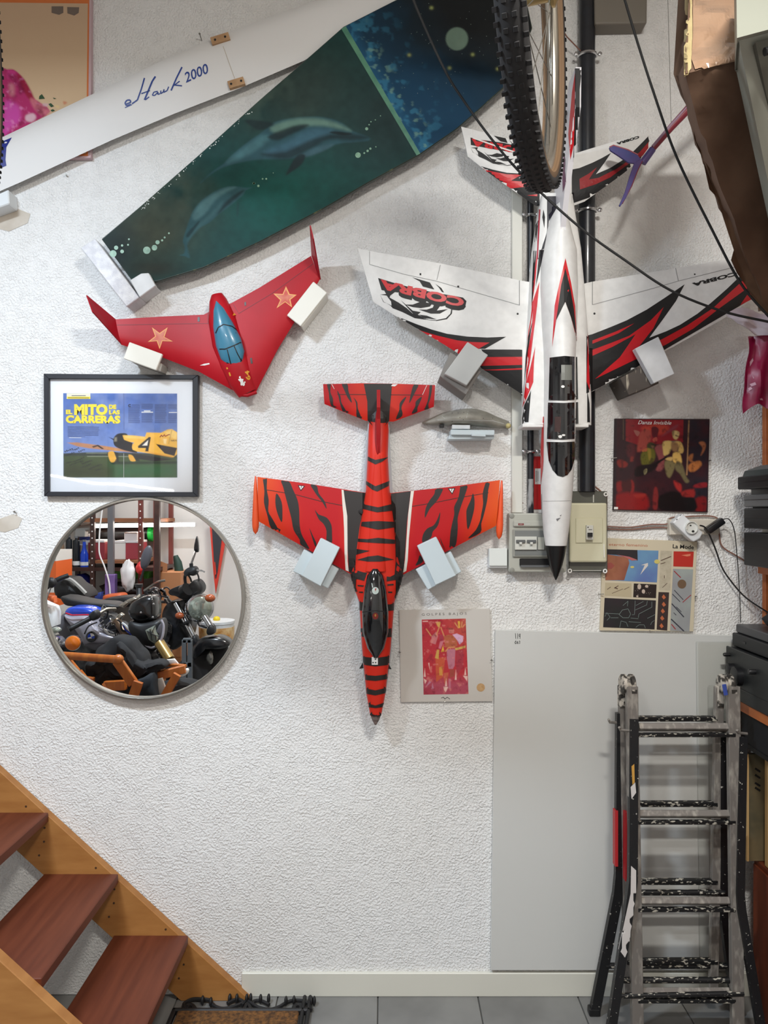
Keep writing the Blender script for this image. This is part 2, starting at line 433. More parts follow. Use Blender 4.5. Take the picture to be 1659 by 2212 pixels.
# ================================================================ staircase
m_tread = mat('brown_laminate', (108, 56, 36), 0.5, spec=.25, c2=(90, 44, 28), scale=3, stretch=(14, 1.2, 1), lo=.3, hi=.7)
m_string = mat('varnished_pine', (172, 120, 66), 0.5, spec=.3, c2=(156, 104, 54), scale=3, stretch=(3, 3, 12), lo=.3, hi=.7)
stair = thing('staircase', 'open wooden staircase with brown treads between varnished pine stringers', 'stairs', (-1.9, -0.31, 0))
def ztop(x): return 0.753 - (x + 1.258) * 0.915
spts = [(-0.435, 0.0), (XL + .01, ztop(XL + .01)), (XL + .01, ztop(XL + .01) - 0.21), (-1.258 + (0.753 - 0.21) / 0.915, 0.0)]
prism('stringer', spts, 0.004, 0.035, m_string, stair, 0.002); prism('stringer', spts, 0.597, 0.63, m_string, stair, 0.002)
m_screw = mat('dark_screw', (70, 48, 30), 0.5)
tr0 = None
for k in range(12):
    xn, zt = -0.641 - 0.2285 * k, 0.215 + 0.201 * k
    if tr0 is None:
        bm = bmesh.new()
        bm2 = prism_bm([(xn, zt), (xn - .243, zt), (xn - .243, zt - .03), (xn, zt - .03)], 0.034, 0.598, 0.002); bm.free()
        tr0 = mkbm('tread', bm2, m_tread, stair)
    else: copyobj(tr0, stair, (-0.2285 * k, 0, 0.201 * k))
sg = []
for k in range(5):
    xn, zt = -0.641 - 0.2285 * k, 0.215 + 0.201 * k
    for dx, dz in ((-0.073, 0.02), (-0.012, -0.05), (-0.014, -0.095), (-0.03, -0.14)):
        sg.append(lathe_geo([(0.0035, 0), (0.0035, 0.001)], (xn + dx, -0.035, zt + dz), (0, -1, 0), 8))
multi('screw_heads', sg, m_screw, stair)
# ================================================================ doormat
mt = thing('doormat', 'coir doormat in a black cast iron frame with leafy scrollwork', 'doormat', (-0.45, -0.25, 0.0))
m_iron = mat('cast_iron', (34, 33, 34), 0.55, metal=0.3, bump=0.2, bscale=120)
m_coir = mat('coir_pile', (126, 84, 40), 0.95, c2=(70, 46, 24), scale=90, bump=1.0, bscale=300)
X0, X1, O0, O1 = -0.675, -0.235, 0.095, 0.44
ubox('coir_pad', (X0 + .02, -O0 - .012, 0.001), (X1 - .035, -O1, 0.018), m_coir, mt, 0.004)
ubox('frame_rail', (X0, -O0, 0.001), (X1, -O0 - .014, 0.02), m_iron, mt, 0.004)
ubox('frame_rail', (X1 - .03, -0.03, 0.001), (X1 - .018, -O1, 0.02), m_iron, mt, 0.004); ubox('frame_rail', (X1 - .012, -0.03, 0.001), (X1, -O1, 0.02), m_iron, mt, 0.004)
ubox('frame_rail', (X0, -O0, 0.001), (X0 + .014, -O1, 0.02), m_iron, mt, 0.004)
def fl(px, py, z=0.011):
    d = F * (CZ - z) / (py - CY); return Vector(((px - CX) * d / F, d - D, z))
mc = lambda pts: [(360 + x / 4.879, 2100 + y / 4.879) for x, y in pts]
def scroll(pts, r=0.006):
    pp = [fl(*p) for p in mc(pts)]
    tube('scroll', smoothpts(pp, 5), r, m_iron, mt, 7)
scroll([(200, 400), (180, 340), (260, 290), (360, 285), (460, 300), (490, 350), (580, 385), (690, 370), (790, 330), (850, 300)])
scroll([(1520, 400), (1500, 340), (1440, 305), (1330, 300), (1250, 330), (1180, 370), (1080, 395), (960, 370), (880, 320), (850, 300)])
scroll([(640, 330), (700, 300), (760, 290), (810, 320), (790, 350)]); scroll([(1080, 345), (1010, 310), (950, 300), (905, 325), (925, 355)])
scroll([(300, 400), (270, 360), (230, 350), (215, 370), (240, 385)], 0.008); scroll([(1345, 410), (1345, 370), (1390, 350), (1425, 375), (1400, 395)], 0.008)
scroll([(820, 400), (850, 330), (890, 400)], 0.006)
for x, y in ((397, 245), (483, 262), (665, 275), (740, 275), (845, 275), (885, 270), (990, 280), (1075, 275), (1258, 300), (1342, 295), (1525, 300), (1556, 300)):
    p = fl(*mc([(x, y + 22)])[0]) - Vector((0, .024 if x < 500 else 0, 0)); ellip('leaf_bud', p + Vector((0, 0, .006)), (0.006, 0.012, 0.015), m_iron, mt, seg=8, rings=6)
# ================================================================ pipes and trunking
m_pipe = mat('black_pipe_paint', (26, 30, 38), 0.35, c2=(20, 22, 28), scale=30, coat=0.3)
m_flake = mat('peeled_pipe', (150, 150, 150), 0.7, c2=(24, 26, 32), scale=26, lo=.46, hi=.54, stretch=(1, 1, .35))
def clamp(p, r, par):
    tube('pipe_clamp', [p + Vector((r * math.cos(a), -r * math.sin(a), 0)) for a in [math.pi * k / 8 for k in range(9)]], 0.005, m_chrome, par, 6)
    for s in (-1, 1): lathe('clamp_screw', [(0.007, 0), (0.007, 0.004), (0.004, 0.006)], p + Vector((s * (r + .009), -0.012, 0)), (0, -1, 0), m_chrome, par, 10)
def pipe(px, y0, y1, r, name, label, clamps, m, ym=None):
    a = W(px, y1, r + .004); t = thing(name, label, 'pipe', a); b = W(px, y0, r + .004); b.x = a.x
    if ym: c = W(px, ym, r + .004); c.x = a.x; tube('pipe_run', [c, b], r, m, t, 16); tube('peeled_run', [a, c], r, m_flake, t, 16)
    else: tube('pipe_run', [a, b], r, m, t, 16)
    for y in clamps:
        p = W(px, y, r + .004); p.x = a.x; p.y = -r - .004; clamp(p, r + .003, t)
    return t
pipe(1268, -60, 1062, 0.0265, 'drain_pipe', 'thick black painted pipe running down behind the white jet', (122, 457), m_pipe)
pipe(1146, 380, 1110, 0.0105, 'thin_pipe', 'thin black pipe with flaking paint beside the white trunking', (466, 976), m_pipe, 1035)
prism_px('cable_trunking', rect(1106, 395, 1129, 1108), 0.0, 0.02, mat('cream_trunking', (214, 214, 206), 0.4), bevel=0.002)
tag(bpy.data.objects['cable_trunking'], 'straight cream plastic cable trunking on the wall above the breaker box', 'trunking')
# red sign strip behind the jet nose
t = thing('warning_sign', 'narrow red sign with a small white paper label beside the flaking pipe', 'sign', W(1160, 1106, 0.0))
prism_px('plate', rect(1153, 986, 1180, 1100), 0.0, 0.004, mat('sign_red', (200, 20, 24), 0.4), t)
decal('paper_label', [rect(1155.5, 1012, 1178, 1046)], flat(0.004), m_whiteprint, t); decal('footer_strip', [rect(1153, 1101, 1180, 1108)], flat(0.002), m_whiteprint, t)
decal('print', strip([(1158, 1017), (1158, 1041)], 1.5) + strip([(1162, 1018), (1162, 1040)], 1.2), flat(0.0046), mat('grey_print', (120, 120, 122), .6), t)
# ---------------------------------------------------------------- breaker boxes
m_bgrey = mat('box_grey', (176, 176, 166), 0.45); m_bdark = mat('box_window_grey', (120, 122, 120), 0.3); m_blight = mat('breaker_white', (206, 206, 198), 0.4)
q = lambda pts: cv(1080, 1040, 6.636, pts)
def R(x0, y0, x1, y1): return q(rect(x0, y0, x1, y1))
t = thing('breaker_box', 'grey breaker box with two switches and a dark tinted cover slot', 'breaker box', W(1160, 1236, 0.0))
prism_px('case', R(130, 455, 950, 1300), 0.0, 0.045, m_bgrey, t, 0.004, 2); prism_px('hood', R(195, 560, 900, 650), 0.045, 0.054, m_bgrey, t, 0.003)
prism_px('window_frame', R(185, 685, 900, 1085), 0.045, 0.052, mat('box_frame_grey', (150, 150, 142), .4), t, 0.002)
prism_px('window_pane', R(215, 705, 880, 1060), 0.052, 0.0535, m_bdark, t)
prism_px('breaker', R(215, 790, 530, 980), 0.0535, 0.060, m_blight, t, 0.001); prism_px('breaker', R(545, 800, 640, 980), 0.0535, 0.058, m_bgrey, t, 0.001)
for x in (235, 390): prism_px('switch', R(x, 838, x + 130, 880), 0.060, 0.066, mat('switch_grey', (92, 94, 94), .4), t, 0.001); prism_px('toggle', R(x + 45, 870, x + 85, 905), 0.060, 0.070, m_blight, t, 0.001)
prism_px('lower_slot', R(285, 1105, 900, 1210), 0.045, 0.054, m_black, t, 0.002); prism_px('slot_lip', R(300, 1200, 700, 1230), 0.045, 0.056, mat('lip_grey', (96, 98, 100), .4), t)
decal('maker_plate', [R(262, 600, 340, 628)], flat(0.054), mat('maker_red', (120, 20, 28), .4), t)
decal('maker_print', strip(q([(275, 615), (325, 612)]), 1.0) + strip(q([(360, 615), (425, 612)]), 1.6), flat(0.0544), mat('pale_print', (190, 190, 186), .5), t)
for x, y in ((168, 493), (172, 1268), (888, 1272), (900, 495)):
    lathe('corner_screw', [(0.008, 0), (0.008, 0.002), (0.005, 0.003)], W(*q([(x, y)])[0], 0.045), (0, -1, 0), mat('screw_grey', (140, 140, 132), .5), t, 12)
t = thing('fuse_box', 'cream fuse box with one small switch and dark transparent ends', 'breaker box', W(1270, 1236, 0.0))
prism_px('back_case', R(985, 140, 1545, 1300), 0.0, 0.03, mat('smoked_plastic', (84, 84, 76), 0.25, coat=.4), t, 0.003)
prism_px('cover', R(1003, 308, 1538, 1160), 0.03, 0.052, mat('cream_plastic', (206, 202, 174), 0.35), t, 0.006, 2)
prism_px('raised_panel', R(1085, 525, 1475, 885), 0.052, 0.055, mat('cream_plastic', (206, 202, 174), 0.35), t, 0.002)
prism_px('switch_body', R(1240, 628, 1340, 835), 0.055, 0.068, m_blight, t, 0.001); prism_px('toggle', R(1262, 735, 1330, 795), 0.068, 0.077, m_black, t, 0.001)
decal('switch_print', [R(1255, 650, 1270, 665)] + strip(q([(1270, 690), (1320, 690)]), 1.2), flat(0.068), m_ink, t)
decal('gloss_mark', strip(q([(1490, 900), (1495, 1090)]), 1.5), flat(0.0552), m_whiteprint, t)
for x, y in ((1515, 185), (1000, 1282), (1505, 1285)):
    p = W(*q([(x, y)])[0], 0.03); tube('corner_ring', [p + Vector((0.0055 * math.cos(a), -0.002, 0.0055 * math.sin(a))) for a in [2 * math.pi * k / 14 for k in range(14)]], 0.0022, m_whiteprint, t, 6, closed=True)
tube('end_bar', [W(*q([(1045, 1278)])[0], .031), W(*q([(1450, 1278)])[0], .031)], .0012, m_blight, t, 6); tube('end_bar', [W(*q([(1340, 190)])[0], .031), W(*q([(1340, 300)])[0], .031)], .002, m_blight, t, 6)
t = thing('junction_box', 'small square white junction box left of the grey breaker box', 'junction box', W(1076, 1227, 0.0))
prism_px('case', rect(1056, 1185, 1096, 1227), 0.0, 0.026, m_white, t, 0.002); prism_px('lid', rect(1056.5, 1184.5, 1096, 1223), 0.026, 0.032, mat('junction_lid', (222, 226, 222), .4), t, 0.002)
# ---------------------------------------------------------------- sockets and cables
s4 = lambda pts: cv(1420, 1080, 6.941, pts)
t = thing('wall_socket', 'cream surface mounted double wall socket under the red record sleeve', 'socket', W(1500, 1160, 0.0))
prism_px('case', s4([(185, 290), (950, 290), (930, 520), (190, 530)]), 0.0, 0.03, mat('cream_socket', (206, 198, 184), 0.45), t, 0.003)
t = thing('plug_adapter', 'white plug adapter with a round socket tilted in the wall socket', 'plug', W(1480, 1165, 0.03))
prism_px('body', s4([(230, 340), (370, 200), (690, 490), (640, 580), (545, 630), (500, 600)]), 0.03, 0.062, m_white, t, 0.004, 2)
def disco(cx, cy, r, o): return [W(cx + r * math.cos(a), cy + r * math.sin(a), o) for a in [2 * math.pi * k / 24 for k in range(24)]]
c = s4([(505, 415)])[0]
lathe('socket_well', [(0.0205, 0), (0.0205, 0.008), (0.0185, 0.0085), (0.0175, 0.002), (0, 0.002)], W(c[0], c[1], 0.062), (0, -1, 0), mat('socket_white', (214, 214, 208), .35), t, 28)
for x, y, r in ((498, 383, 1.9), (434, 447, 1.9), (535, 470, 3.0)): decal('pin_hole', [disc(*s4([(x, y)])[0], r, r * .8)], flat(0.0645), m_ink, t)
decal('marking', strip(s4([(285, 300), (300, 282)]), 1.5) + strip(s4([(335, 240), (360, 215)]), 1), flat(0.062), m_ink, t)
t = thing('plug_adapter', 'black plug-in charger with a thin cord beside the white adapter', 'charger', W(1545, 1150, 0.03))
a = W(*s4([(760, 455)])[0], 0.05); b = W(*s4([(955, 320)])[0], 0.05)
ang = math.atan2(b.z - a.z, b.x - a.x)
obox('body', (a + b) / 2, ((b - a).length + .012, 0.03, 0.022), (0, -ang, 0), m_black, t, 0.004, 2, 40)
def cable(name, px, o, r, m, label, seg=7):
    pts = smoothpts([W(x, y, oo) for (x, y), oo in zip(px, o if isinstance(o, list) else [o] * len(px))], 7)
    return tag(tube(name, pts, r, m, None, seg), label, 'cable')
m_cable = mat('black_rubber', (24, 23, 24), 0.5); m_brown = mat('brown_flex', (132, 92, 78), 0.5)
cable('power_cable', [(1512, 1135), (1526, 1143), (1545, 1185), (1558, 1222), (1575, 1250), (1610, 1290), (1662, 1325)], [.05, .045, .03, .02, .02, .03, .06], 0.0026, m_cable, 'thick black cable sagging from the socket to the shelf')
cable('charger_cord', [(1562, 1122), (1575, 1122), (1586, 1145), (1592, 1200), (1597, 1270), (1600, 1345)], [.05, .05, .04, .03, .03, .05], 0.0016, m_cable, 'thin black cord hanging straight from the charger')
cable('brown_wire', [(1312, 1137), (1360, 1139), (1405, 1133), (1440, 1132), (1447, 1120), (1470, 1117), (1545, 1117), (1553, 1150), (1560, 1180), (1590, 1200), (1620, 1218)], .008, 0.0024, m_brown, 'brown wire looping over the wall socket')
cable('brown_wire', [(1312, 1143), (1360, 1144), (1410, 1140), (1447, 1141), (1470, 1150)], .006, 0.0022, m_brown, 'brown wire running from the fuse box into the wall socket')
cable('conduit_wire', [(1256, 1052), (1275, 1046), (1290, 1055), (1300, 1064)], .012, 0.003, m_brown, 'short brown wire from the thick pipe into the fuse box')
cable('conduit_wire', [(1120, 1108), (1118, 1100), (1124, 1090), (1130, 1086)], .012, 0.002, m_brown, 'short brown wire by the foot of the trunking')
# ---------------------------------------------------------------- big white board, clear sheets
t = thing('white_board', 'tall plain white melamine board against the wall behind the ladder', 'board', W(1300, 2095, 0.0))
prism_px('sheet', [(1070, 1361), (1590, 1373), (1600, 2096), (1060, 2096)], 0.001, 0.017, mat('melamine', (206, 206, 202), 0.4), t, 0.001)
hw = []
for pl in ([(1113, 1368), (1114, 1380)], [(1118, 1368), (1118.5, 1380)], [(1123, 1380), (1123.5, 1369), (1121, 1371), (1121.5, 1375), (1123, 1374)],
           [(1112, 1388), (1114, 1384), (1115.5, 1388), (1113.5, 1391), (1112, 1388)], [(1117, 1391), (1118, 1385), (1119.5, 1391)], [(1121, 1385), (1123, 1384.5), (1122.5, 1391)]): hw += strip(pl, 1.0)
decal('handwriting', hw, flat(0.017), m_ink, t)
m_acr = clear_mat('clear_acrylic', (0.985, 0.99, 0.987, 1), 0.6, .05, 1.2)
for nm, pp, o in (('tall clear acrylic sheet leaning on the white board', [(1504, 1386), (1600, 1386), (1606, 2156), (1512, 2156)], 0.020), ('shorter clear acrylic sheet in front of the taller one', [(1530, 1481), (1604, 1481), (1606, 2158), (1534, 2158)], 0.025)):
    tag(prism_px('acrylic_sheet', pp, o, o + .003, m_acr), nm, 'plastic sheet')
# ================================================================ pink dress picture, top left
t = thing('canvas_picture', 'cream canvas picture of a pink dress with an orange edge behind the glider wing', 'picture', W(90, 340, 0.0))
prism_px('canvas', [(-70, -10), (197, -6), (196, 341), (-70, 341)], 0.001, 0.02, mat('canvas_edge', (196, 168, 172), 0.7), t, 0.001)
k = cv(0, 0, 4.609, [(-300, 20), (905, 20), (880, 1565), (-300, 1565)])
decal('orange_border', [[(-70, -10), (193, -6), (190, 337), (-70, 337)]], flat(0.02), mat('orange_border', (206, 112, 54), .7), t, .0004)
b8 = lambda pts: cv(0, 0, 4.609, pts)
def paint_dress(X, Y, bl):
    bl((196, 166, 136)); bl((210, 182, 148), np.clip((Y - 40) / 180, 0, 1)); n1 = vnoise(X, Y, 22, 3); n2 = vnoise(X, Y, 9, 5)
    def P(c, p, al=1.0, soft=3): bl(c, mask(X, Y, curve(b8(p), 3), soft) * al)
    P((176, 48, 104), [(-150, 700), (70, 690), (150, 700), (240, 790), (300, 900), (350, 990), (500, 1110), (300, 1240), (60, 1380), (-150, 1450)]); P((150, 30, 56), [(170, 740), (250, 800), (345, 985), (300, 1000), (220, 880)], .9, 6); P((206, 120, 130), [(300, 990), (350, 990), (500, 1110), (420, 1150), (340, 1080)], .8, 8); P((204, 80, 170), [(60, 1000), (190, 1060), (200, 1200), (120, 1270), (40, 1350), (40, 1150)], .8, 14); P((210, 150, 150), [(95, 840), (140, 850), (140, 950), (100, 940)], .6, 12); P((196, 60, 130), [(75, 700), (160, 720), (80, 790)], .9, 4)
    m_ = mask(X, Y, curve(b8([(-150, 700), (70, 690), (150, 700), (240, 790), (300, 900), (350, 990), (500, 1110), (300, 1240), (60, 1380), (-150, 1450)]), 3), 3); bl((110, 16, 52), np.clip((n1 - .55) * 5, 0, 1) * m_ * .7); bl((224, 140, 190), np.clip((n2 - .62) * 6, 0, 1) * m_ * .6)
    P((220, 186, 196), [(260, 1150), (330, 1130), (360, 1170), (320, 1215), (260, 1200)], .9, 6); P((206, 170, 180), [(430, 1030), (480, 1035), (470, 1060), (430, 1055)], .8, 4); P((222, 196, 140), [(540, 1050), (590, 1055), (580, 1080)], .8, 4); P((200, 120, 90), [(630, 1010), (670, 1020), (640, 1045)], .8, 4)
painting('dress_print', [(-70, 5), (190, 8)], [(-70, 332), (186, 332)], 110, 140, .02, t, paint_dress, .0008, .8)
decal('leaf_print', [b8(p) for p in ([(395, 960), (420, 940), (450, 985), (390, 990)], [(485, 1040), (510, 1030), (540, 1060), (510, 1070)], [(530, 975), (565, 985), (540, 990)], [(505, 1100), (530, 1090), (550, 1105), (520, 1115)])], flat(0.02), mat('leaf_paint', (44, 76, 46), .7), t, .0024)
decal('grey_tabs', [b8([(515, 65), (632, 65), (632, 130), (590, 150), (515, 130)]), b8([(670, 72), (790, 75), (785, 130), (740, 158), (672, 135)])], flat(0.02), mat('grey_tab', (112, 98, 88), .8), t, .0012)
# ================================================================ white glider wing
def prof(u): return .5 * (1 - (1 - u / .28) ** 2) if u < .28 else .5 * (1 - ((u - .28) / .72) ** 1.6)
def naca(t_): return 5 * (0.2969 * math.sqrt(t_) - 0.126 * t_ - 0.3516 * t_ ** 2 + 0.2843 * t_ ** 3 - 0.1036 * t_ ** 4)
def wing(name, st_, o, m, par, n=12):
    rings = []
    for le, te, th, *dz in st_:
        oo = o + (dz[0] if dz else 0.0)
        a, b = W(le[0], le[1], oo), W(te[0], te[1], oo); up, dn = [], []
        for i in range(n + 1):
            u = (1 - math.cos(math.pi * i / n)) / 2; p = a.lerp(b, u); h = prof(u) * th + 0.0016
            up.append(p + Vector((0, -h, 0))); dn.append(p + Vector((0, h * 0.6, 0)))
        rings.append(up + dn[::-1][1:-1])
    return loft(name, rings, m, par, 60)
m_gloss = mat('gloss_white_film', (228, 227, 225), 0.5)
t = thing('glider_wing', 'long glossy white model glider wing lettered in blue on the wall', 'model wing', W(300, 260, 0.0))
S = [((-90, 339), (-52, 436)), ((5, 297), (45, 394)), ((202, 203), (240, 304)), ((337, 138), (377, 246)), ((478, 76), (516, 192)), ((620, 24), (656, 132)), ((760, -26), (790, 52)), ((900, -70), (925, -8))]
gw = wing('wing_panel', [(a, b, 0.032) for a, b in S], 0.036, m_gloss, t, 14)
on = onto(gw)
m_blue = mat('royal_blue_film', (34, 46, 130), 0.3)
decal('blue_tip', [[(-90, 345), (26, 297), (14, 318), (12, 345), (14, 358), (-90, 402)]], on, m_blue, t, .0006, 8)
m_script = mat('blue_script', (38, 66, 140), 0.4)
v2 = []
c1 = lambda pts: cv(0, 0, 2.9625, pts)
for pl, w in (([(800, 690), (845, 670)], 1.2), ([(805, 668), (838, 655), (832, 640), (812, 642), (800, 660), (810, 678), (838, 668)], 2.0), ([(845, 665), (880, 640), (905, 570), (925, 500)], 2.0), ([(905, 600), (960, 580)], 1.6),
              ([(925, 640), (950, 580), (975, 520), (995, 490)], 2.4), ([(930, 640), (955, 620)], 1.6), ([(1010, 585), (985, 590), (975, 610), (990, 612), (1012, 590), (1010, 605), (1025, 600)], 1.6),
              ([(1030, 580), (1028, 600), (1045, 590), (1050, 572), (1048, 592), (1070, 580), (1080, 555)], 1.6), ([(1095, 580), (1130, 500), (1165, 430)], 2.2), ([(1110, 550), (1150, 520)], 1.6), ([(1120, 545), (1165, 550)], 1.8)): v2 += strip(c1(pl), w * 1.55)
decal('script_lettering', v2, on, m_script, t, .0008, 10)
text('number_lettering', '2000', c1([(1190, 530)])[0], c1([(1345, 462)])[0], 21, on, m_script, t, .0008, shear=0.3, bold=.012)
m_ply = mat('plywood', (190, 152, 112), 0.6, c2=(172, 134, 96), scale=30)
for cx_, cy_, sx in ((477, 87, 40), (511.5, 182, 35)):
    ctr = on(cx_, cy_); ctr = (ctr[0] if ctr else W(cx_, cy_, .04)) + Vector((0, -.004, 0))
    pl = obox('mounting_block', ctr, (sx * .00153, .014, .0245), (0, math.radians(-17), 0), m_ply, t, .0008)
    R_ = Matrix.Rotation(math.radians(-17), 3, 'Y')
    for s in (-1, 1): lathe('bolt_hole', [(0.0038, 0), (0.0038, 0.0006)], ctr + R_ @ Vector((s * .017, -.0071, 0)), (0, -1, 0), m_ink, pl, 10)
decal('hinge_thread', strip([(482, 100), (507, 170)], 1.2), on, mat('thread_tan', (190, 178, 160), .6), t, .0006, 10)
tag(prism_px('wing_support', [(-30, 430), (18, 409), (20, 440), (-30, 458)], 0.0, 0.06, mat('foam_white', (222, 226, 228), .7), bevel=.003), 'white foam block under the tip of the glider wing', 'block', 'wall support blocks')
# ================================================================ painted board with dolphins
m_bedge = mat('dark_board_edge', (40, 52, 44), 0.4, c2=(120, 120, 80), scale=40, lo=.6, hi=.75)
t = thing('painted_board', 'large tapered board painted with two dolphins and a night sky', 'painted board', W(345, 605, 0.02))
BO = 0.062
bp_ = [(219, 516), (300, 448), (440, 325), (560, 216), (650, 138), (742, 57), (850, 2), (1000, -70), (1120, -80), (1150, 60), (1095, 183), (1040, 232), (985, 280), (905, 335), (800, 392), (700, 450), (560, 523), (440, 578), (347, 606), (292, 616)]
board = prism_px('board', bp_, 0.044, BO, m_bedge, t, 0.002)
c2 = lambda pts: cv(440, 0, 2.5136, pts); c4 = lambda pts: cv(150, 300, 2.7197, pts)
dA = lambda pts: cv(440, 230, 2.6444, pts); dB = lambda pts: cv(380, 400, 5.289, pts)
def paint_sea(X, Y, bl):
    bl((22, 66, 64)); n1 = vnoise(X, Y, 150, 4); n2 = vnoise(X, Y, 60, 9)
    g_ = lambda cx, cy, rx, ry: np.exp(-(((X - cx) / rx) ** 2 + ((Y - cy) / ry) ** 2))
    bl((14, 88, 80), np.clip(g_(640, 430, 150, 90), 0, 1) * .9); bl((52, 66, 60), g_(650, 190, 130, 110) * .8); bl((40, 58, 58), g_(840, 260, 90, 120) * .8)
    bl((104, 112, 94), g_(370, 430, 70, 70) * np.clip(n2 * 2 - .6, 0, 1)); bl((96, 112, 96), g_(560, 200, 80, 60) * np.clip(n2 * 2.2 - .8, 0, 1)); bl((74, 76, 60), g_(320, 500, 90, 70) * .8)
    bl((30, 36, 38), g_(245, 545, 45, 70) * .95); bl((44, 50, 42), g_(330, 580, 60, 22)); bl((24, 52, 52), np.clip(n1 * 2.4 - 1.2, 0, 1) * .6)
    def pl(p, c, al=1.0, soft=4.0): bl(c, mask(X, Y, curve(p, 3), soft) * al)
    big = dA([(-20, 440), (40, 380), (110, 330), (150, 290), (230, 220), (330, 150), (400, 92), (500, 68), (620, 58), (720, 68), (790, 95), (850, 140), (940, 172), (940, 195), (850, 205), (760, 215), (700, 245), (600, 280), (480, 300), (300, 305), (150, 335), (60, 375)])
    pl(big, (46, 84, 92), 1, 5); pl(dA([(130, 320), (230, 235), (330, 165), (380, 180), (300, 250), (190, 310)]), (70, 112, 118), .9, 12); pl(dA([(380, 120), (500, 75), (640, 68), (760, 95), (840, 140), (740, 120), (640, 110), (520, 120), (430, 160)]), (108, 142, 128), .9, 12)
    pl(dA([(350, 260), (480, 200), (600, 130), (730, 130), (690, 180), (560, 240), (430, 285)]), (62, 100, 116), .9, 16); pl(dA([(365, 175), (430, 140), (540, 105), (600, 110), (480, 170), (420, 195)]), (26, 44, 46), .9, 9); pl(dA([(330, 270), (470, 255), (600, 195), (720, 160), (880, 160), (940, 180), (860, 195), (720, 190), (620, 240), (500, 295), (400, 295)]), (26, 46, 50), .85, 12)
    pl(dA([(560, 280), (640, 235), (740, 215), (690, 250), (600, 285)]), (66, 98, 108), .8, 8); pl(dA([(470, 390), (510, 310), (545, 275), (580, 280), (560, 330), (500, 375)]), (28, 44, 48), .95, 5); pl(dA([(235, 80), (300, 78), (400, 98), (350, 130), (300, 130)]), (28, 46, 48), .85, 7); pl(dA([(720, 150), (750, 142), (850, 155), (800, 165)]), (20, 32, 34), .9, 4)
    sm = dB([(40, 800), (95, 780), (100, 700), (80, 640), (110, 530), (180, 330), (260, 210), (380, 110), (500, 45), (640, 12), (790, 30), (870, 28), (800, 60), (770, 110), (700, 170), (600, 250), (480, 340), (380, 430), (250, 500), (160, 620), (130, 700), (160, 830), (100, 810)])
    pl(sm, (46, 86, 92), 1, 4); pl(dB([(190, 340), (270, 215), (400, 115), (560, 40), (680, 25), (560, 90), (440, 180), (330, 330), (220, 400)]), (84, 124, 128), .85, 9); pl(dB([(480, 330), (560, 200), (700, 90), (780, 60), (680, 160), (560, 260)]), (24, 48, 52), .9, 7); pl(dB([(130, 640), (220, 480), (400, 320), (530, 190), (440, 340), (280, 480)]), (62, 100, 104), .8, 8)
    pl(dB([(120, 560), (250, 420), (260, 440), (150, 590)]), (26, 50, 54), .8, 5); pl(dB([(700, 200), (720, 220), (710, 340), (695, 360)]), (30, 60, 62), .7, 3)
    bl.C[:] *= .82 * (1 + (vnoise(X, Y, 14, 2, 3) - .5) * .4)[..., None]
painting('painted_sea', [(221, 517), (300, 450), (440, 327), (560, 218), (650, 140), (742, 59)], [(292, 613), (347, 604), (440, 576), (560, 521), (700, 448), (800, 390), (905, 333)], 250, 120, BO, t, paint_sea, .0003, .65, 0)
def paint_sky(X, Y, bl):
    bl((16, 60, 88)); d = (X - 905) * .55 - (Y - 333) * .85; n1 = vnoise(X, Y, 90, 5); bl((12, 34, 46), np.clip((d - 90 + (n1 - .5) * 120) / 150, 0, 1)); bl((16, 20, 22), np.clip((d - 210 + (n1 - .5) * 60) / 90, 0, 1))
    e = (X - 745) * .863 - (Y - 59) * .512; n2 = vnoise(X, Y, 16, 8, 3); n3 = vnoise(X, Y, 9, 3, 2)
    bl((52, 120, 150), np.clip((n2 - .58) * 9, 0, 1) * np.clip(1 - e / 120, 0, 1) * .8); bl((120, 160, 140), np.clip((n3 - .66) * 9, 0, 1) * np.clip(1 - e / 55, 0, 1)); bl((34, 96, 134), np.clip(1 - e / 30, 0, 1) * .5)
    bl((110, 134, 118), mask(X, Y, disc(987, 84, 24, 25, 24), 4) * (.75 + .25 * n2))
    for x, y in ((884, 119), (971, 147), (932, 17), (1075, 149), (1021, 118)): bl((150, 160, 96), np.exp(-((X - x) ** 2 + (Y - y) ** 2) / 12.0))
painting('painted_sky', [(742, 59), (850, 4), (1000, -68), (1119, -78)], [(905, 333), (985, 278), (1040, 230), (1093, 182), (1148, 60)], 150, 130, BO, t, paint_sky, .0003, .65, 0)
decal('surface_line', [[(737, 62), (747, 57), (908, 332), (900, 336)]], flat(BO), mat('pale_green_paint', (96, 150, 118), .4, c2=(70, 124, 104), scale=20), t, .0006)
random.seed(3)
stars = [disc(random.uniform(860, 1080), random.uniform(0, 250), random.uniform(.4, .9), None, 6) for _ in range(60)]
tag(decal('star_print', [s for s in stars if s[0][1] < 330 - abs(s[0][0] - 905) * .9], flat(BO), mat('star_paint', (120, 140, 130), .5), t, .0007), kind='stuff')
bub = [disc(*c2([(x, y)])[0], r) for x, y, r in ((885, 700, 3.4), (898, 678, 1.6), (908, 662, 1.4), (932, 652, 1.3), (960, 630, 1.2), (838, 843, 6), (872, 832, 2), (890, 820, 2.6), (905, 808, 2.4), (935, 798, 1.4), (272, 996, 2.3), (297, 1010, 2.6), (320, 972, 1.8), (340, 972, 2), (378, 940, 1.0))]
bub += [disc(*c4([(x, y)])[0], r) for x, y, r in ((257, 675, 7.5), (275, 640, 4.5), (310, 662, 4), (310, 627, 2.5), (345, 623, 2), (350, 590, 2), (455, 655, 8), (500, 640, 6), (518, 608, 4.5), (545, 597, 2.3), (560, 580, 2.2), (585, 555, 2), (1085, 262, 2.2))]
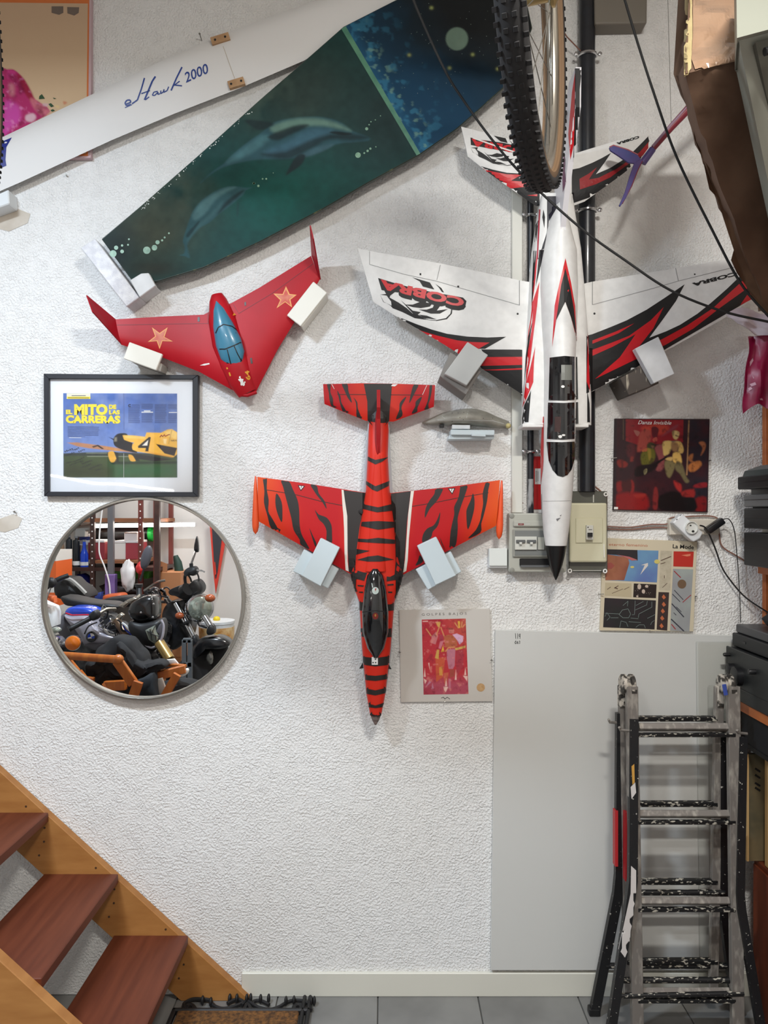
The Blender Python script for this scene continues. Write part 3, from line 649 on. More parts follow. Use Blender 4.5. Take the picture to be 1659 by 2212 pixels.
decal('bubble_print', bub, flat(BO), mat('bubble_paint', (140, 176, 150), .4, c2=(110, 150, 126), scale=90), t, .0011)
random.seed(11)
specks = []
for i in range(60):
    u = random.random() ** 1.3; a = (300 + u * 240, 450 - u * 215); specks.append(disc(a[0] + random.uniform(1, 5), a[1] + random.uniform(1, 8), random.uniform(.5, 1.6), None, 6))
tag(decal('pale_specks', specks, flat(BO), mat('speck_white', (210, 216, 210), .5), t, .0009), kind='stuff')  # small pale specks scattered just inside the upper edge
sb = thing('board_support', 'white wooden ledge with a corner block holding the dolphin board', 'support', W(290, 670, 0.0), 'wall support blocks')
m_chip = mat('brushed_white_wood', (228, 228, 230), 0.5, c2=(206, 206, 212), scale=9, stretch=(6, 1, 6), bump=.5, bscale=40)
prism_px('ledge', c4([(65, 640), (150, 585), (410, 930), (335, 985)]), 0.0, 0.078, m_chip, sb, 0.002)
prism_px('corner_block', c4([(355, 830), (420, 790), (465, 787), (505, 862), (412, 930)]), 0.0645, 0.086, m_white, sb, 0.002); prism_px('corner_base', c4([(390, 886), (500, 856), (507, 866), (414, 932)]), 0.0, 0.0645, m_white, sb, 0.001)
# ================================================================ red flying wing
t = thing('model_plane', 'red delta flying wing with teal canopy, gold stars and tip fins', 'model plane', W(518, 853, 0.0), 'model planes on the wall')
m_dred = mat('delta_red', (184, 18, 34), 0.45, c2=(170, 14, 28), scale=6, spec=.3)
O = 0.05
dw = wing('wing', [((262, 745), (250, 690), .010), ((345, 770), (350, 684), .018), ((430, 803), (440, 680), .026), ((515, 850), (472, 664), .034), ((553, 847), (500, 655), .034), ((600, 755), (560, 622), .026), ((640, 690), (620, 585), .018), ((691, 604), (672, 553), .010)], O, m_dred, t, 14)
e5 = lambda pts: cv(430, 480, 5.672, pts)
def pod(name, ax, par, m, p=2.0, n=20):
    """loft along an axis given by stations (px, py, half width px, base o, height)"""
    rings = []
    for i, (x, y, hw, o, h) in enumerate(ax):
        a = ax[max(i - 1, 0)]; b = ax[min(i + 1, len(ax) - 1)]; L = math.hypot(b[0] - a[0], b[1] - a[1]); nx_, ny_ = -(b[1] - a[1]) / L, (b[0] - a[0]) / L
        ring = []
        for j in range(n):
            th = 2 * math.pi * j / n; c_, s_ = math.cos(th), math.sin(th); u = math.copysign(abs(c_) ** (2 / p), c_); v = math.copysign(abs(s_) ** (2 / p), s_)
            q_ = W(x + nx_ * hw * u, y + ny_ * hw * u, .06); q_.y = -(o + (h * v if v > 0 else .012 * v)); ring.append(q_)
        rings.append(ring)
    return loft(name, rings, m, par, 50)
dp = pod('fuselage_pod', [(467, 634, 12, .05, .012), (470, 648, 19, .052, .026), (479, 690, 30, .054, .034), (491, 740, 34, .054, .038), (507, 785, 33, .054, .034), (522, 825, 27, .054, .026), (534, 849, 21, .052, .012)], t, m_dred)
m_teal = mat('teal_canopy', (62, 128, 156), 0.3, coat=.4)
dc = pod('canopy', [(470, 654, 2, .072, .008), (475, 672, 12, .075, .018), (484, 705, 22, .077, .024), (496, 742, 28.5, .078, .027), (505, 770, 27, .078, .022), (512, 789, 15, .078, .008)], t, m_teal)
on = onto(dc)
decal('canopy_frames', sum([strip(e5(p), w) for p, w in (([(205, 1360), (235, 1290), (300, 1252), (400, 1275), (490, 1340)], 2.2), ([(250, 1555), (320, 1555), (430, 1510), (550, 1455)], 2.4), ([(345, 1560), (370, 1660), (390, 1740)], 2), ([(430, 1520), (470, 1610), (515, 1695)], 2), ([(340, 1720), (390, 1755), (480, 1735), (555, 1670)], 2.5))], []), on, m_ink, t, .0008, 5)
on = onto(dw, dp)
m_gold = mat('gold_star_edge', (236, 170, 100), .5); m_starf = mat('faded_star', (218, 140, 112), .5, c2=(206, 80, 66), scale=30)
e6 = lambda pts: cv(170, 590, 5.72, pts)
st1 = e6([(905, 670), (1000, 740), (1100, 670), (1060, 790), (1165, 845), (1035, 840), (1000, 940), (965, 840), (855, 850), (945, 780)])
st2 = e5([(1065, 785), (1110, 880), (1197, 890), (1120, 950), (1140, 1045), (1055, 980), (950, 1055), (995, 955), (910, 875), (1025, 880)])
def shrink(p, f):
    cx_ = sum(a for a, b in p) / len(p); cy_ = sum(b for a, b in p) / len(p); return [(cx_ + (a - cx_) * f, cy_ + (b - cy_) * f) for a, b in p]
decal('star_decal', [st1, st2], on, m_gold, t, .0005, 8); decal('star_fill', [shrink(st1, .78), shrink(st2, .78)], on, m_starf, t, .0008, 8)
m_dline = mat('deep_red_line', (120, 14, 26), .5)
decal('elevon_joint', strip(e6([(470, 642), (1000, 632), (1600, 622)]), 1.2) + strip(e5([(485, 1120), (900, 870), (1395, 510)]), 1.2) + strip(e6([(1598, 490), (1600, 622)]), 1.0) + strip(e5([(420, 1010), (485, 1115)]), 1.0), on, m_dline, t, .0005, 8)
decal('control_horn', [e6(rect(1470, 545, 1497, 600)), e5([(555, 985), (575, 975), (578, 1020), (560, 1028)]), e5([(625, 1665), (648, 1662), (658, 1730), (635, 1735)])], on, mat('horn_grey', (70, 66, 66), .4), t, .0012, 6)
decal('gold_marks', [e5([(425, 1110), (455, 1135), (410, 1145)])] + strip(e5([(340, 1780), (350, 1800)]), 3) + strip(e5([(370, 1840), (385, 1885)]), 3), on, mat('gold_print', (226, 160, 50), .5), t, .0006, 6)
text('number_decal', '64', e5([(628, 1930)])[0], e5([(608, 1815)])[0], 9, on, mat('gold_print', (226, 160, 50), .5), t, .0008, bold=.03)
decal('worn_patch', [disc(*e5([(x, y)])[0], r, r * 1.3, 7) for x, y, r in ((500, 1900, 2), (510, 1935, 3.2), (525, 1960, 3.5), (545, 1985, 3), (520, 1985, 2.4), (560, 1960, 1.6), (490, 1930, 1.6), (535, 1930, 1.6))], on, m_whiteprint, t, .0006, 5)
decal('scratch', [e5([(10, 1755), (60, 1735), (125, 1725), (130, 1740), (70, 1755)])], on, m_whiteprint, t, .0006, 5)
lip = W(536, 852, .052)
tube('nose_lip', [W(516, 853, .053), W(535, 854, .06), W(554, 847, .053)], .006, m_dred, t, 8)
def fin(name, base, tip, th, m, par):
    (a, b), (c_, d_) = base, tip; n = (b - a).cross(c_ - a).normalized() * th / 2
    pts = [a, b, d_, c_]; vs = [p + n for p in pts] + [p - n for p in pts]
    return mk(name, vs, [(0, 1, 2, 3), (7, 6, 5, 4), (0, 4, 5, 1), (1, 5, 6, 2), (2, 6, 7, 3), (3, 7, 4, 0)], m, par)
m_dred2 = mat('fin_red', (164, 18, 36), .5, spec=.3)
fin('tip_fin', (W(249, 690, O), W(263, 744, O)), (W(187, 638, .16), W(200, 674, .16)), .004, m_dred2, t)
fin('tip_fin', (W(674, 553, O), W(692, 604, O)), (W(670, 487, .17), W(677, 516, .17)), .004, m_dred2, t)
m_blk = mat('cream_block', (238, 236, 226), .5)
def block(label, px, o1, px2=None, o2=None, m=m_blk, mb=None):
    tt = thing('support_block', label, 'block', W(sum(p[0] for p in px) / len(px), max(p[1] for p in px), 0), 'wall support blocks')
    if px2: prism_px('base_block', px2, 0.0, o2, mb or m, tt, .002)
    prism_px('front_block', px, o2 if px2 else 0.0, o1, m, tt, .002); return tt
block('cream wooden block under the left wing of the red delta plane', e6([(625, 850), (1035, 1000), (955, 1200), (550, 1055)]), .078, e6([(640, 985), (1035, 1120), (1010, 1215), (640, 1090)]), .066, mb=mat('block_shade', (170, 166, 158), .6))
block('cream wooden block under the right wing of the red delta plane', e5([(1400, 725), (1570, 865), (1245, 1275), (1075, 1140)]), .076, e5([(1530, 850), (1572, 882), (1262, 1287), (1222, 1240)]), .066)
# ================================================================ white jet
O = 0.10; X0 = W(1200, 800, O).x
t = thing('model_plane', 'large white foam model jet with red and black flashes, nose down', 'model plane', W(1200, 1255, 0.0), 'model planes on the wall')
m_foam = mat('white_foam', (236, 236, 234), 0.42, c2=(228, 228, 226), scale=40)
lw = wing('wing', [((806, 652), (773, 537), .012), ((850, 680), (812, 545), .018), ((960, 745), (950, 569), .028), ((1128, 852), (1128, 607), .038), ((1160, 870), (1160, 612), .038)], O, m_foam, t, 14)
rw = wing('wing', [((1240, 868), (1240, 618), .038), ((1277, 847), (1278, 609), .038), ((1440, 757), (1440, 583), .028), ((1560, 690), (1560, 562), .02), ((1636, 640), (1632, 552), .012)], O, m_foam, t, 14)
ls = wing('tailplane', [((1010, 338), (996, 274), .008), ((1060, 378), (1050, 288), .014), ((1158, 446), (1150, 314), .02), ((1185, 450), (1185, 318), .02)], O, m_foam, t, 12)
rs = wing('tailplane', [((1225, 450), (1225, 330), .02), ((1262, 436), (1244, 331), .02), ((1340, 380), (1330, 305), .014), ((1402, 332), (1402, 286), .008)], O, m_foam, t, 12)
def fus(name, rows, oref, m, par, p=2.2, n=28, yflat=True):
    rings = []
    for py, hw, top, bot, *sx in rows:
        z = W(0, py, oref).z; h = hw * (D - oref) / F; mid = (top + bot) / 2; hh = (top - bot) / 2; ring = []
        for j in range(n):
            th = 2 * math.pi * j / n; c_, s_ = math.cos(th), math.sin(th)
            ring.append(Vector((X0 + h * math.copysign(abs(c_) ** (2 / p), c_), -(mid + hh * math.copysign(abs(s_) ** (2 / p), s_)), z)))
        rings.append(ring)
    return loft(name, rings, m, par, 50)
body = fus('body', [(425, 34, .14, .06), (470, 40, .145, .06), (540, 51, .15, .06), (620, 58, .152, .06), (700, 64, .154, .06), (800, 70, .155, .06), (870, 73, .155, .06), (920, 73, .152, .06)], .11, m_foam, t, 4.5)
core = fus('fuselage', [(446, 12, .20, .06), (480, 22, .205, .05), (540, 40, .205, .05), (620, 42, .21, .05), (700, 39, .215, .05), (760, 35, .222, .05), (815, 34, .228, .05), (860, 34.5, .228, .05), (960, 35, .212, .05), (1040, 34, .188, .05), (1100, 31.5, .165, .055), (1150, 27, .148, .065), (1180, 23, .138, .072)], .16, m_foam, t, 2.2)
fus('nose_cone', [(1178.5, 23, .138, .072), (1200, 19, .132, .078), (1225, 12.5, .122, .087), (1243, 6, .113, .095), (1253, 1, .106, .102)], .105, mat('nose_black', (20, 20, 21), .3), t, 2.0)
m_fin = mat('fin_white', (232, 230, 234), .4)
fz = lambda o, py: Vector((X0, -o, W(0, py, o).z))
def slab(name, pts, th, m, par, inset=.5):
    n = Vector((th / 2, 0, 0)); vs = [p + n for p in pts] + [p - n for p in pts]; k_ = len(pts)
    return mk(name, vs, [tuple(range(k_)), tuple(range(2 * k_ - 1, k_ - 1, -1))] + [(i, i + k_, (i + 1) % k_ + k_, (i + 1) % k_) for i in range(k_)], m, par)
vf = slab('tail_fin', [fz(.19, 575), fz(.205, 490), fz(.30, 350), fz(.385, 232), fz(.39, 145), fz(.31, 180), fz(.20, 300), fz(.12, 330), fz(.12, 500)], .016, m_fin, t)
onf = onto(vf)
decal('fin_red_flash', [[(1243, 155), (1236, 200), (1228, 290), (1232, 345), (1240, 310), (1242, 220)]], onf, m_red, t, .0008, 4)
decal('fin_edge_paint', [[(1243, 138), (1258, 140), (1258, 330), (1238, 350), (1240, 300), (1243, 210)]], onf, m_ink, t, .0012, 4)
decal('fin_mark', [cv(980, 250, 5.925, [(1410, 480), (1430, 560), (1425, 700), (1440, 850), (1400, 980), (1395, 800), (1405, 640)])], onf, mat('plum_print', (112, 50, 92), .5), t, .0010, 4)
s = tube('servo_arm', [W(1222, 240, .3), W(1216, 275, .25)], .004, m_ink, t, 6)
onL, onR, onB, onC, onS = onto(lw, body), onto(rw, body), onto(body), onto(core, body), onto(ls, rs, body)
w4 = lambda pts: cv(770, 530, 4.608, pts)
decal('wing_black_flash', [w4([(340, 690), (470, 733), (600, 785), (750, 838), (900, 880), (1100, 908), (1300, 918), (1490, 910), (1280, 1030), (1215, 1030), (1325, 968), (1140, 962), (1000, 945), (800, 897), (580, 832), (440, 745)]),
      w4([(1240, 1036), (1625, 1038), (1650, 1040), (1650, 1110), (1300, 1112)]), w4([(1230, 1195), (1650, 1190), (1650, 1500), (1625, 1475), (1235, 1235)])], onL, m_ink, t, .0005, 8)
decal('wing_red_flash', [w4([(580, 832), (800, 897), (1000, 945), (1140, 962), (1325, 968), (1215, 1030), (1235, 1060), (1300, 1112), (1650, 1110), (1650, 1190), (1230, 1200), (1005, 1085), (700, 905)])], onL, m_red, t, .0006, 8)
decal('wing_red_line', [w4([(1235, 1240), (1650, 1222), (1650, 1236), (1400, 1245)])], onL, m_red, t, .0009, 8)
m_out = m_ink
text('name_outline', 'COBRA', w4([(1098, 570)])[0], w4([(225, 368)])[0], 22, onL, m_out, t, .0007, bold=.085)
decal('name_backing', [w4([(215, 325), (250, 445), (300, 455), (420, 470), (560, 520), (760, 575), (900, 605), (1020, 630), (1085, 600), (1095, 555), (1060, 520), (950, 500), (800, 475), (560, 425), (360, 370)])], onL, m_out, t, .0005, 8)
text('name_lettering', 'COBRA', w4([(1078, 535)])[0], w4([(240, 345)])[0], 19, onL, m_red, t, .0011, bold=.05)
snake = [[(553, 318), (730, 370), (775, 440), (660, 410), (630, 360)], [(785, 383), (845, 425), (872, 470), (850, 465), (820, 420)], [(235, 490), (345, 480), (330, 520), (420, 570), (500, 625), (560, 680), (700, 740), (580, 725), (460, 665), (360, 625), (340, 600), (300, 575), (350, 600), (345, 560), (300, 500)],
         [(235, 490), (265, 560), (300, 575), (275, 568), (250, 520)], [(480, 590), (560, 590), (640, 560), (755, 580), (730, 610), (640, 625), (560, 615)], [(770, 595), (835, 600), (800, 650), (910, 635), (830, 680), (740, 680), (620, 640), (700, 640), (760, 620)], [(440, 545), (560, 650), (640, 665), (610, 690), (720, 740), (580, 700)],
         [(640, 735), (800, 752), (900, 735), (950, 680), (955, 630), (945, 630), (935, 680), (890, 725), (790, 745)], [(620, 690), (700, 700), (800, 738), (680, 725)]]
decal('snake_emblem', [w4(p) for p in snake], onL, m_ink, t, .0006, 8)
m_hl = mat('panel_line', (150, 150, 150), .6)
decal('hinge_lines', strip(w4([(130, 190), (480, 290), (790, 355), (1620, 595)]), 1.1) + strip(w4([(130, 60), (130, 190)]), 1) + strip(w4([(835, 195), (800, 345)]), 1.2) + strip(w4([(1622, 350), (1622, 598)]), 1.6), onL, m_hl, t, .0006, 8)
decal('hinge_tabs', [w4(rect(628, 278, 645, 298)), w4(rect(1003, 402, 1022, 420)), w4(disc(1604, 682, 10))], onL, m_ink, t, .0008)
w6 = lambda pts: cv(1180, 480, 3.463, pts)
decal('wing_black_flash', [w6([(300, 850), (345, 838), (480, 785), (600, 735), (750, 655), (880, 570), (1035, 465), (970, 590), (870, 730), (770, 865), (900, 815), (1000, 768), (1130, 685), (1230, 605), (1350, 500), (1480, 375), (1600, 500), (1560, 560), (1300, 712), (900, 945), (600, 1130), (335, 1268), (300, 1280)])], onR, m_ink, t, .0005, 8)
decal('wing_red_flash', [w6([(345, 955), (480, 905), (620, 850), (780, 735), (878, 635), (800, 795), (690, 935), (860, 878), (1050, 775), (1250, 640), (1490, 418), (1535, 472), (1300, 640), (1100, 795), (890, 918), (660, 1030), (365, 1172), (550, 1010), (668, 838), (500, 930), (345, 1000)]), w6([(345, 885), (520, 818), (660, 756), (540, 832), (345, 910)]), w6([(1450, 620), (1500, 545), (1560, 520), (1540, 575)])], onR, m_red, t, .0008, 8)
text('small_name', 'COBRA', w6([(1422, 372)])[0], w6([(1088, 458)])[0], 8, onR, m_ink, t, .0008, bold=.05)
decal('hinge_lines', strip(w6([(345, 618), (800, 495), (990, 440), (1440, 328)]), 1.1) + strip(w6([(963, 325), (988, 440)]), 1.2) + strip(w6([(345, 435), (345, 618)]), 1.6), onR, m_hl, t, .0006, 8)
decal('hinge_tabs', [w6(disc(360, 684, 8)), w6(disc(1110, 390, 6))], onR, m_ink, t, .0008)
# tailplane paint
s5 = lambda pts: cv(980, 250, 5.925, pts)
decal('tail_black_flash', [s5([(245, 592), (330, 640), (500, 690), (680, 730), (910, 745), (1100, 740), (1100, 1150), (1045, 1175), (950, 1105), (730, 935), (360, 670)])], onS, m_ink, t, .0005, 8)
decal('tail_red_flash', [s5([(355, 678), (500, 715), (680, 750), (870, 755), (735, 832), (960, 850), (985, 905), (730, 930), (560, 820)]), s5([(940, 1020), (1070, 1005), (1070, 1032)])], onS, m_red, t, .0008, 8)
decal('tail_white_notch', [s5([(830, 800), (940, 745), (960, 810)])], onS, m_whiteprint, t, .001, 8)
decal('tail_name_backing', [s5([(215, 280), (350, 310), (620, 345), (840, 390), (850, 490), (700, 460), (540, 435), (380, 405), (220, 375)])], onS, m_ink, t, .0005, 8)
text('tail_name', 'COBRA', s5([(960, 425)])[0], s5([(228, 300)])[0], 14, onS, m_red, t, .0008, bold=.05)
decal('tail_hinge', strip(s5([(245, 285), (600, 410), (860, 490)]), 3.0) + strip(s5([(245, 160), (245, 285)]), 1.0), onS, m_whiteprint, t, .001, 8)
tsn = lambda p: s5([(220 + (x - 235) * .82, 410 + (y - 490) * .82 + (x - 235) * .03) for x, y in p])
decal('tail_emblem', [tsn(p) for p in snake[2:]] + [s5([(510, 255), (665, 290), (690, 350), (600, 330)]), s5([(705, 305), (765, 365), (740, 350)])], onS, m_ink, t, .0007, 8)
r8 = lambda pts: cv(1230, 250, 7.9, pts)
decal('tail_black_flash', [r8([(40, 920), (170, 895), (400, 800), (560, 720), (710, 635), (600, 800), (450, 1000), (700, 890), (1000, 700), (1250, 450), (1410, 285), (1390, 420), (1300, 560), (1200, 760), (1000, 940), (700, 1170), (390, 1380), (40, 1500)])], onS, m_ink, t, .0006, 8)
decal('tail_red_flash', [r8([(170, 1080), (330, 990), (470, 880), (330, 1090), (500, 1060), (800, 910), (1000, 770), (1200, 620), (1390, 400), (1400, 480), (1250, 680), (1000, 830), (700, 1050), (450, 1170), (180, 1260)])], onS, mat('dark_red_print', (150, 18, 26), .4), t, .0009, 8)
text('tail_small_name', 'COBRA', r8([(1185, 345)])[0], r8([(800, 465)])[0], 5.2, onS, m_ink, t, .0009, bold=.06)
# fuselage paint
f6 = lambda pts: cv(1110, 540, 5.674, pts)
onF = onto(core, body)
decal('spine_arrow_red', [f6([(632, 100), (700, 400), (750, 690), (772, 1110), (700, 830), (630, 635), (520, 860), (470, 1190), (500, 680), (560, 400)])], onF, m_red, t, .0006, 6)
decal('spine_arrow_black', [f6([(631, 225), (690, 470), (733, 720), (766, 1060), (700, 830), (630, 635), (520, 860), (480, 1100), (540, 720), (580, 430)])], onF, m_ink, t, .0009, 6)
decal('side_red_flash', [f6(p) for p in ([(315, 385), (230, 640), (205, 860), (180, 1000), (165, 1130), (210, 900), (235, 740), (215, 1000), (160, 1330), (150, 1640), (205, 1330), (250, 960), (285, 690)], [(262, 1180), (200, 1450), (145, 1650), (108, 1930), (165, 1800), (238, 1620), (245, 1400)], [(286, 0), (300, 0), (268, 350), (215, 740), (240, 400)], [(905, 1000), (922, 1500), (932, 1730), (890, 1610), (900, 1300)])], onF, m_red, t, .0008, 8)
decal('side_black_flash', [f6(p) for p in ([(212, 1720), (130, 1900), (104, 2060), (108, 2150), (175, 2168), (200, 1850)], [(245, 10), (277, 10), (237, 560), (218, 690), (225, 400)], [(312, 0), (372, 0), (330, 200), (268, 450), (285, 300)], [(228, 870), (205, 1030), (165, 1330), (130, 1600), (150, 1300), (180, 1060)], [(898, 1720), (926, 1880), (932, 2150), (898, 2168)])], onF, m_ink, t, .0008, 8)
decal('upper_side_paint', [s5([(1195, 960), (1330, 900), (1340, 1150), (1220, 1350), (1180, 1600), (1130, 1837), (1080, 1837), (1195, 1500)]), s5([(1500, 950), (1560, 1200), (1640, 1500), (1640, 1300), (1600, 900)])], onF, mat('navy_black', (28, 28, 42), .45), t, .0008, 8)
decal('upper_side_marks', [s5([(1150, 1200), (1170, 1300), (1160, 1440), (1135, 1300)]), s5([(1090, 1010), (1110, 1000), (1080, 1250), (1075, 1150)]), s5([(1050, 1400), (1090, 1330), (1060, 1600), (1035, 1620)])], onF, m_ink, t, .0008, 8)
decal('upper_red_line', [s5([(1095, 1200), (1112, 1200), (1080, 1837), (1062, 1837)])], onF, mat('deep_red_print', (170, 24, 50), .5), t, .001, 8)
m_glass = mat('canopy_glass', (18, 19, 22), 0.08, coat=1.0)
decal('canopy_pane', [f6([(445, 1320), (620, 1300), (775, 1312), (785, 1830), (620, 1845), (432, 1840)])], onF, m_glass, t, .0018, 5)
decal('canopy_pane', [f6([(425, 1870), (620, 1875), (785, 1865), (790, 2150), (785, 2310), (600, 2325), (412, 2315)])], onF, m_glass, t, .0018, 5)
f7 = lambda pts: cv(1110, 900, 5.978, pts)
decal('canopy_pane', [f7([(428, 325), (620, 330), (795, 320), (775, 560), (740, 680), (690, 750), (630, 778), (565, 760), (505, 690), (455, 570)])], onF, m_glass, t, .0018, 5)
decal('cockpit_interior', [f6(rect(580, 1410, 705, 1595))], onF, mat('cockpit_grey', (120, 122, 116), .4), t, .0022, 5)
decal('pilot_figure', [f7(disc(600, 258, 22, 20)), f7(disc(640, 238, 22, 12)), f6(disc(600, 1675, 22, 16))], onF, m_whiteprint, t, .0022, 5)
decal('seat_print', [f7([(535, 0), (610, 0), (600, 200), (530, 195)])], onF, mat('seat_brown', (64, 40, 36), .5), t, .0022, 5)
decal('nose_stripe', [f7([(376, 0), (390, 0), (385, 580), (375, 700), (345, 900), (340, 620), (355, 300)])], onF, m_red, t, .001, 6)
decal('side_shade_line', strip(f7([(360, 1000), (365, 1300), (385, 1600)]), .8) + strip(f7([(380, 1090), (735, 1085)]), .6), onF, m_hl, t, .0008, 6)
decal('nose_mark', [f7([(545, 1320), (605, 1302), (560, 1350)]), f7([(590, 1280), (615, 1262), (605, 1285)])], onF, mat('grey_print', (120, 120, 122), .6), t, .001, 6)
wf = prism_px('intake_lip', rect(1129, 915, 1272, 923), .062, .15, m_foam, t, .002)
g3 = lambda pts: cv(740, 480, 2.9625, pts)
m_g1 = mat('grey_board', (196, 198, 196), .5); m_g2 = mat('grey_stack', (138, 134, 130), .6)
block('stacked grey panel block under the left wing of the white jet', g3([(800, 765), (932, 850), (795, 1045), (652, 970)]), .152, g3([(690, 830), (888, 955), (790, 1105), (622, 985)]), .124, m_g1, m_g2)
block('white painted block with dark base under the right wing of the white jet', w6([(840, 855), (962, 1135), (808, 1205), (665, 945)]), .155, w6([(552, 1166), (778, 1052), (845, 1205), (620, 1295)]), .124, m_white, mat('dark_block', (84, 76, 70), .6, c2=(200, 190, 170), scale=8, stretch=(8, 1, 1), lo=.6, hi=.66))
# ================================================================ tiger striped plane
O = 0.06
t = thing('model_plane', 'orange tiger striped model jet with tip tanks and dark canopy, nose down', 'model plane', W(812, 1567, 0.0), 'model planes on the wall')
def tiger_material():
    m = bpy.data.materials.new('tiger_orange_paint'); m.use_nodes = True; nt = m.node_tree; b = nt.nodes['Principled BSDF']; b.inputs['Roughness'].default_value = .45; b.inputs['Specular IOR Level'].default_value = .3
    tc = nt.nodes.new('ShaderNodeTexCoord'); sp = nt.nodes.new('ShaderNodeSeparateXYZ'); nt.links.new(tc.outputs['Object'], sp.inputs[0])
    ab = nt.nodes.new('ShaderNodeMath'); ab.operation = 'ABSOLUTE'; nt.links.new(sp.outputs[0], ab.inputs[0])
    n = nt.nodes.new('ShaderNodeTexNoise'); n.inputs['Scale'].default_value = 6; nt.links.new(tc.outputs['Object'], n.inputs[0])
    mu = nt.nodes.new('ShaderNodeMath'); mu.operation = 'MULTIPLY_ADD'; mu.inputs[1].default_value = .1; nt.links.new(n.outputs['Fac'], mu.inputs[0]); nt.links.new(ab.outputs[0], mu.inputs[2])
    r = nt.nodes.new('ShaderNodeValToRGB'); e = r.color_ramp.elements
    e[0].position = 0.0; e[0].color = lin((208, 44, 28)); e[1].position = .46; e[1].color = lin((228, 88, 24))
    for p, c in ((.11, (210, 44, 26)), (.17, (188, 18, 28)), (.30, (192, 22, 26)), (.38, (216, 56, 28))): x = e.new(p); x.color = lin(c)
    nt.links.new(mu.outputs[0], r.inputs[0]); nt.links.new(r.outputs[0], b.inputs['Base Color']); return m
m_tig = tiger_material(); m_tigred = mat('tiger_red', (160, 22, 30), .45, c2=(176, 36, 36), scale=8, spec=.3)
tw = wing('wing', [((560, 1127), (556, 1030), .014), ((650, 1178), (660, 1044), .02), ((768, 1246), (787, 1064), .03), ((868, 1243), (845, 1065), .03), ((980, 1183), (970, 1052), .02), ((1071, 1136), (1080, 1037), .014)], O, m_tig, t, 14)
tt_ = wing('tailplane', [((701, 873), (698, 830), .008), ((790, 909), (780, 828), .014), ((850, 911), (850, 829), .014), ((937, 879), (940, 832), .008)], O, m_tig, t, 12)
X0 = W(814, 1200, .06).x
def fusx(name, rows, m, par, p=2.2, n=52):
    rings = []
    for py, cx_, hw, top, bot in rows:
        c_ = W(cx_, py, .07); h = hw * (D - .07) / F; mid = (top + bot) / 2; hh = (top - bot) / 2; ring = []
        for j in range(n):
            th = 2 * math.pi * j / n; a, s_ = math.cos(th), math.sin(th)
            ring.append(Vector((c_.x + h * math.copysign(abs(a) ** (2 / p), a), -(mid + hh * math.copysign(abs(s_) ** (2 / p), s_)), c_.z)))
        rings.append(ring)
    return loft(name, rings, m, par, 50)
tf = fusx('fuselage', [(836, 820, 7, .062, .04), (870, 819, 13, .064, .03), (905, 818, 20, .074, .02), (930, 818, 22, .095, .02), (985, 816, 22, .105, .02), (1060, 816, 26, .11, .02), (1130, 816, 37, .112, .02), (1200, 815, 44, .115, .02), (1243, 814, 57, .112, .02), (1270, 814, 49, .114, .02), (1300, 814, 38, .115, .025), (1400, 813, 31, .108, .03), (1500, 812, 20.5, .095, .04), (1545, 811.6, 12, .085, .05)], m_tig, t, 2.6)
sp_ = fusx('spine_ridge', [(985, 816, 9, .1065, .09), (1060, 815, 13, .1135, .09), (1130, 815, 17, .117, .09), (1200, 813, 21, .121, .09), (1232, 812, 23, .123, .09)], m_tig, t, 2.0)
fusx('nose_cone', [(1544, 811.6, 12, .085, .05), (1556, 811.4, 7.5, .079, .056), (1566, 811.2, 2, .07, .064)], mat('worn_nose', (136, 118, 112), .5, c2=(96, 80, 78), scale=90), t, 2)
prism('belly_fairing', [(p.x, p.z) for p in [W(x, y, .03) for x, y in ((796, 905), (840, 905), (848, 1068), (783, 1068))]], .004, .05, mat('fairing_grey', (186, 190, 196), .5), t, .003)
fusx('nose_belly', [(1240, 815, 52, .06, .012), (1320, 813, 38, .06, .015), (1420, 813, 32, .06, .02), (1500, 812, 22, .06, .035)], mat('fairing_grey', (186, 190, 196), .5), t, 3)
fx = W(818, 900, .1).x
fzz = lambda o, py: Vector((fx, -o, W(0, py, o).z))
slab('tail_fin', [fzz(.10, 985), fzz(.112, 965), fzz(.14, 905), fzz(.165, 880), fzz(.17, 842), fzz(.07, 860), fzz(.08, 930)], .011, m_tigred, t)
ellip('fin_fillet', W(816, 935, .098), (.0095, .02, .075), m_tigred, t)
for (ax, ay), (bx, by) in (((552, 1028), (552, 1154)), ((1084, 1037), (1078, 1165))):
    a, b = W(ax, ay, O), W(bx, by, O); L = (b - a).length
    lathe('tip_tank', [(.0005, 0), (.003, L * .02), (.006, L * .2), (.0095, L * .55), (.0115, L * .75), (.011, L * .86), (.008, L * .95), (.0005, L)], a, b - a, mat('tank_orange', (232, 82, 36), .4, c2=(236, 92, 42), scale=12), t, 16)
t1 = lambda pts: cv(540, 1010, 5.925, pts); t2 = lambda pts: cv(820, 1010, 5.925, pts); t3 = lambda pts: cv(690, 820, 6.38, pts); t4 = lambda pts: cv(520, 800, 2.765, pts); t5 = lambda pts: cv(700, 1180, 4.1475, pts)
onW, onT, onU = onto(tw), onto(tt_, tf), onto(tf, sp_)
onA = onto(tf, sp_, tw)
m_stripe = mat('tiger_black_paint', (34, 28, 26), .5)
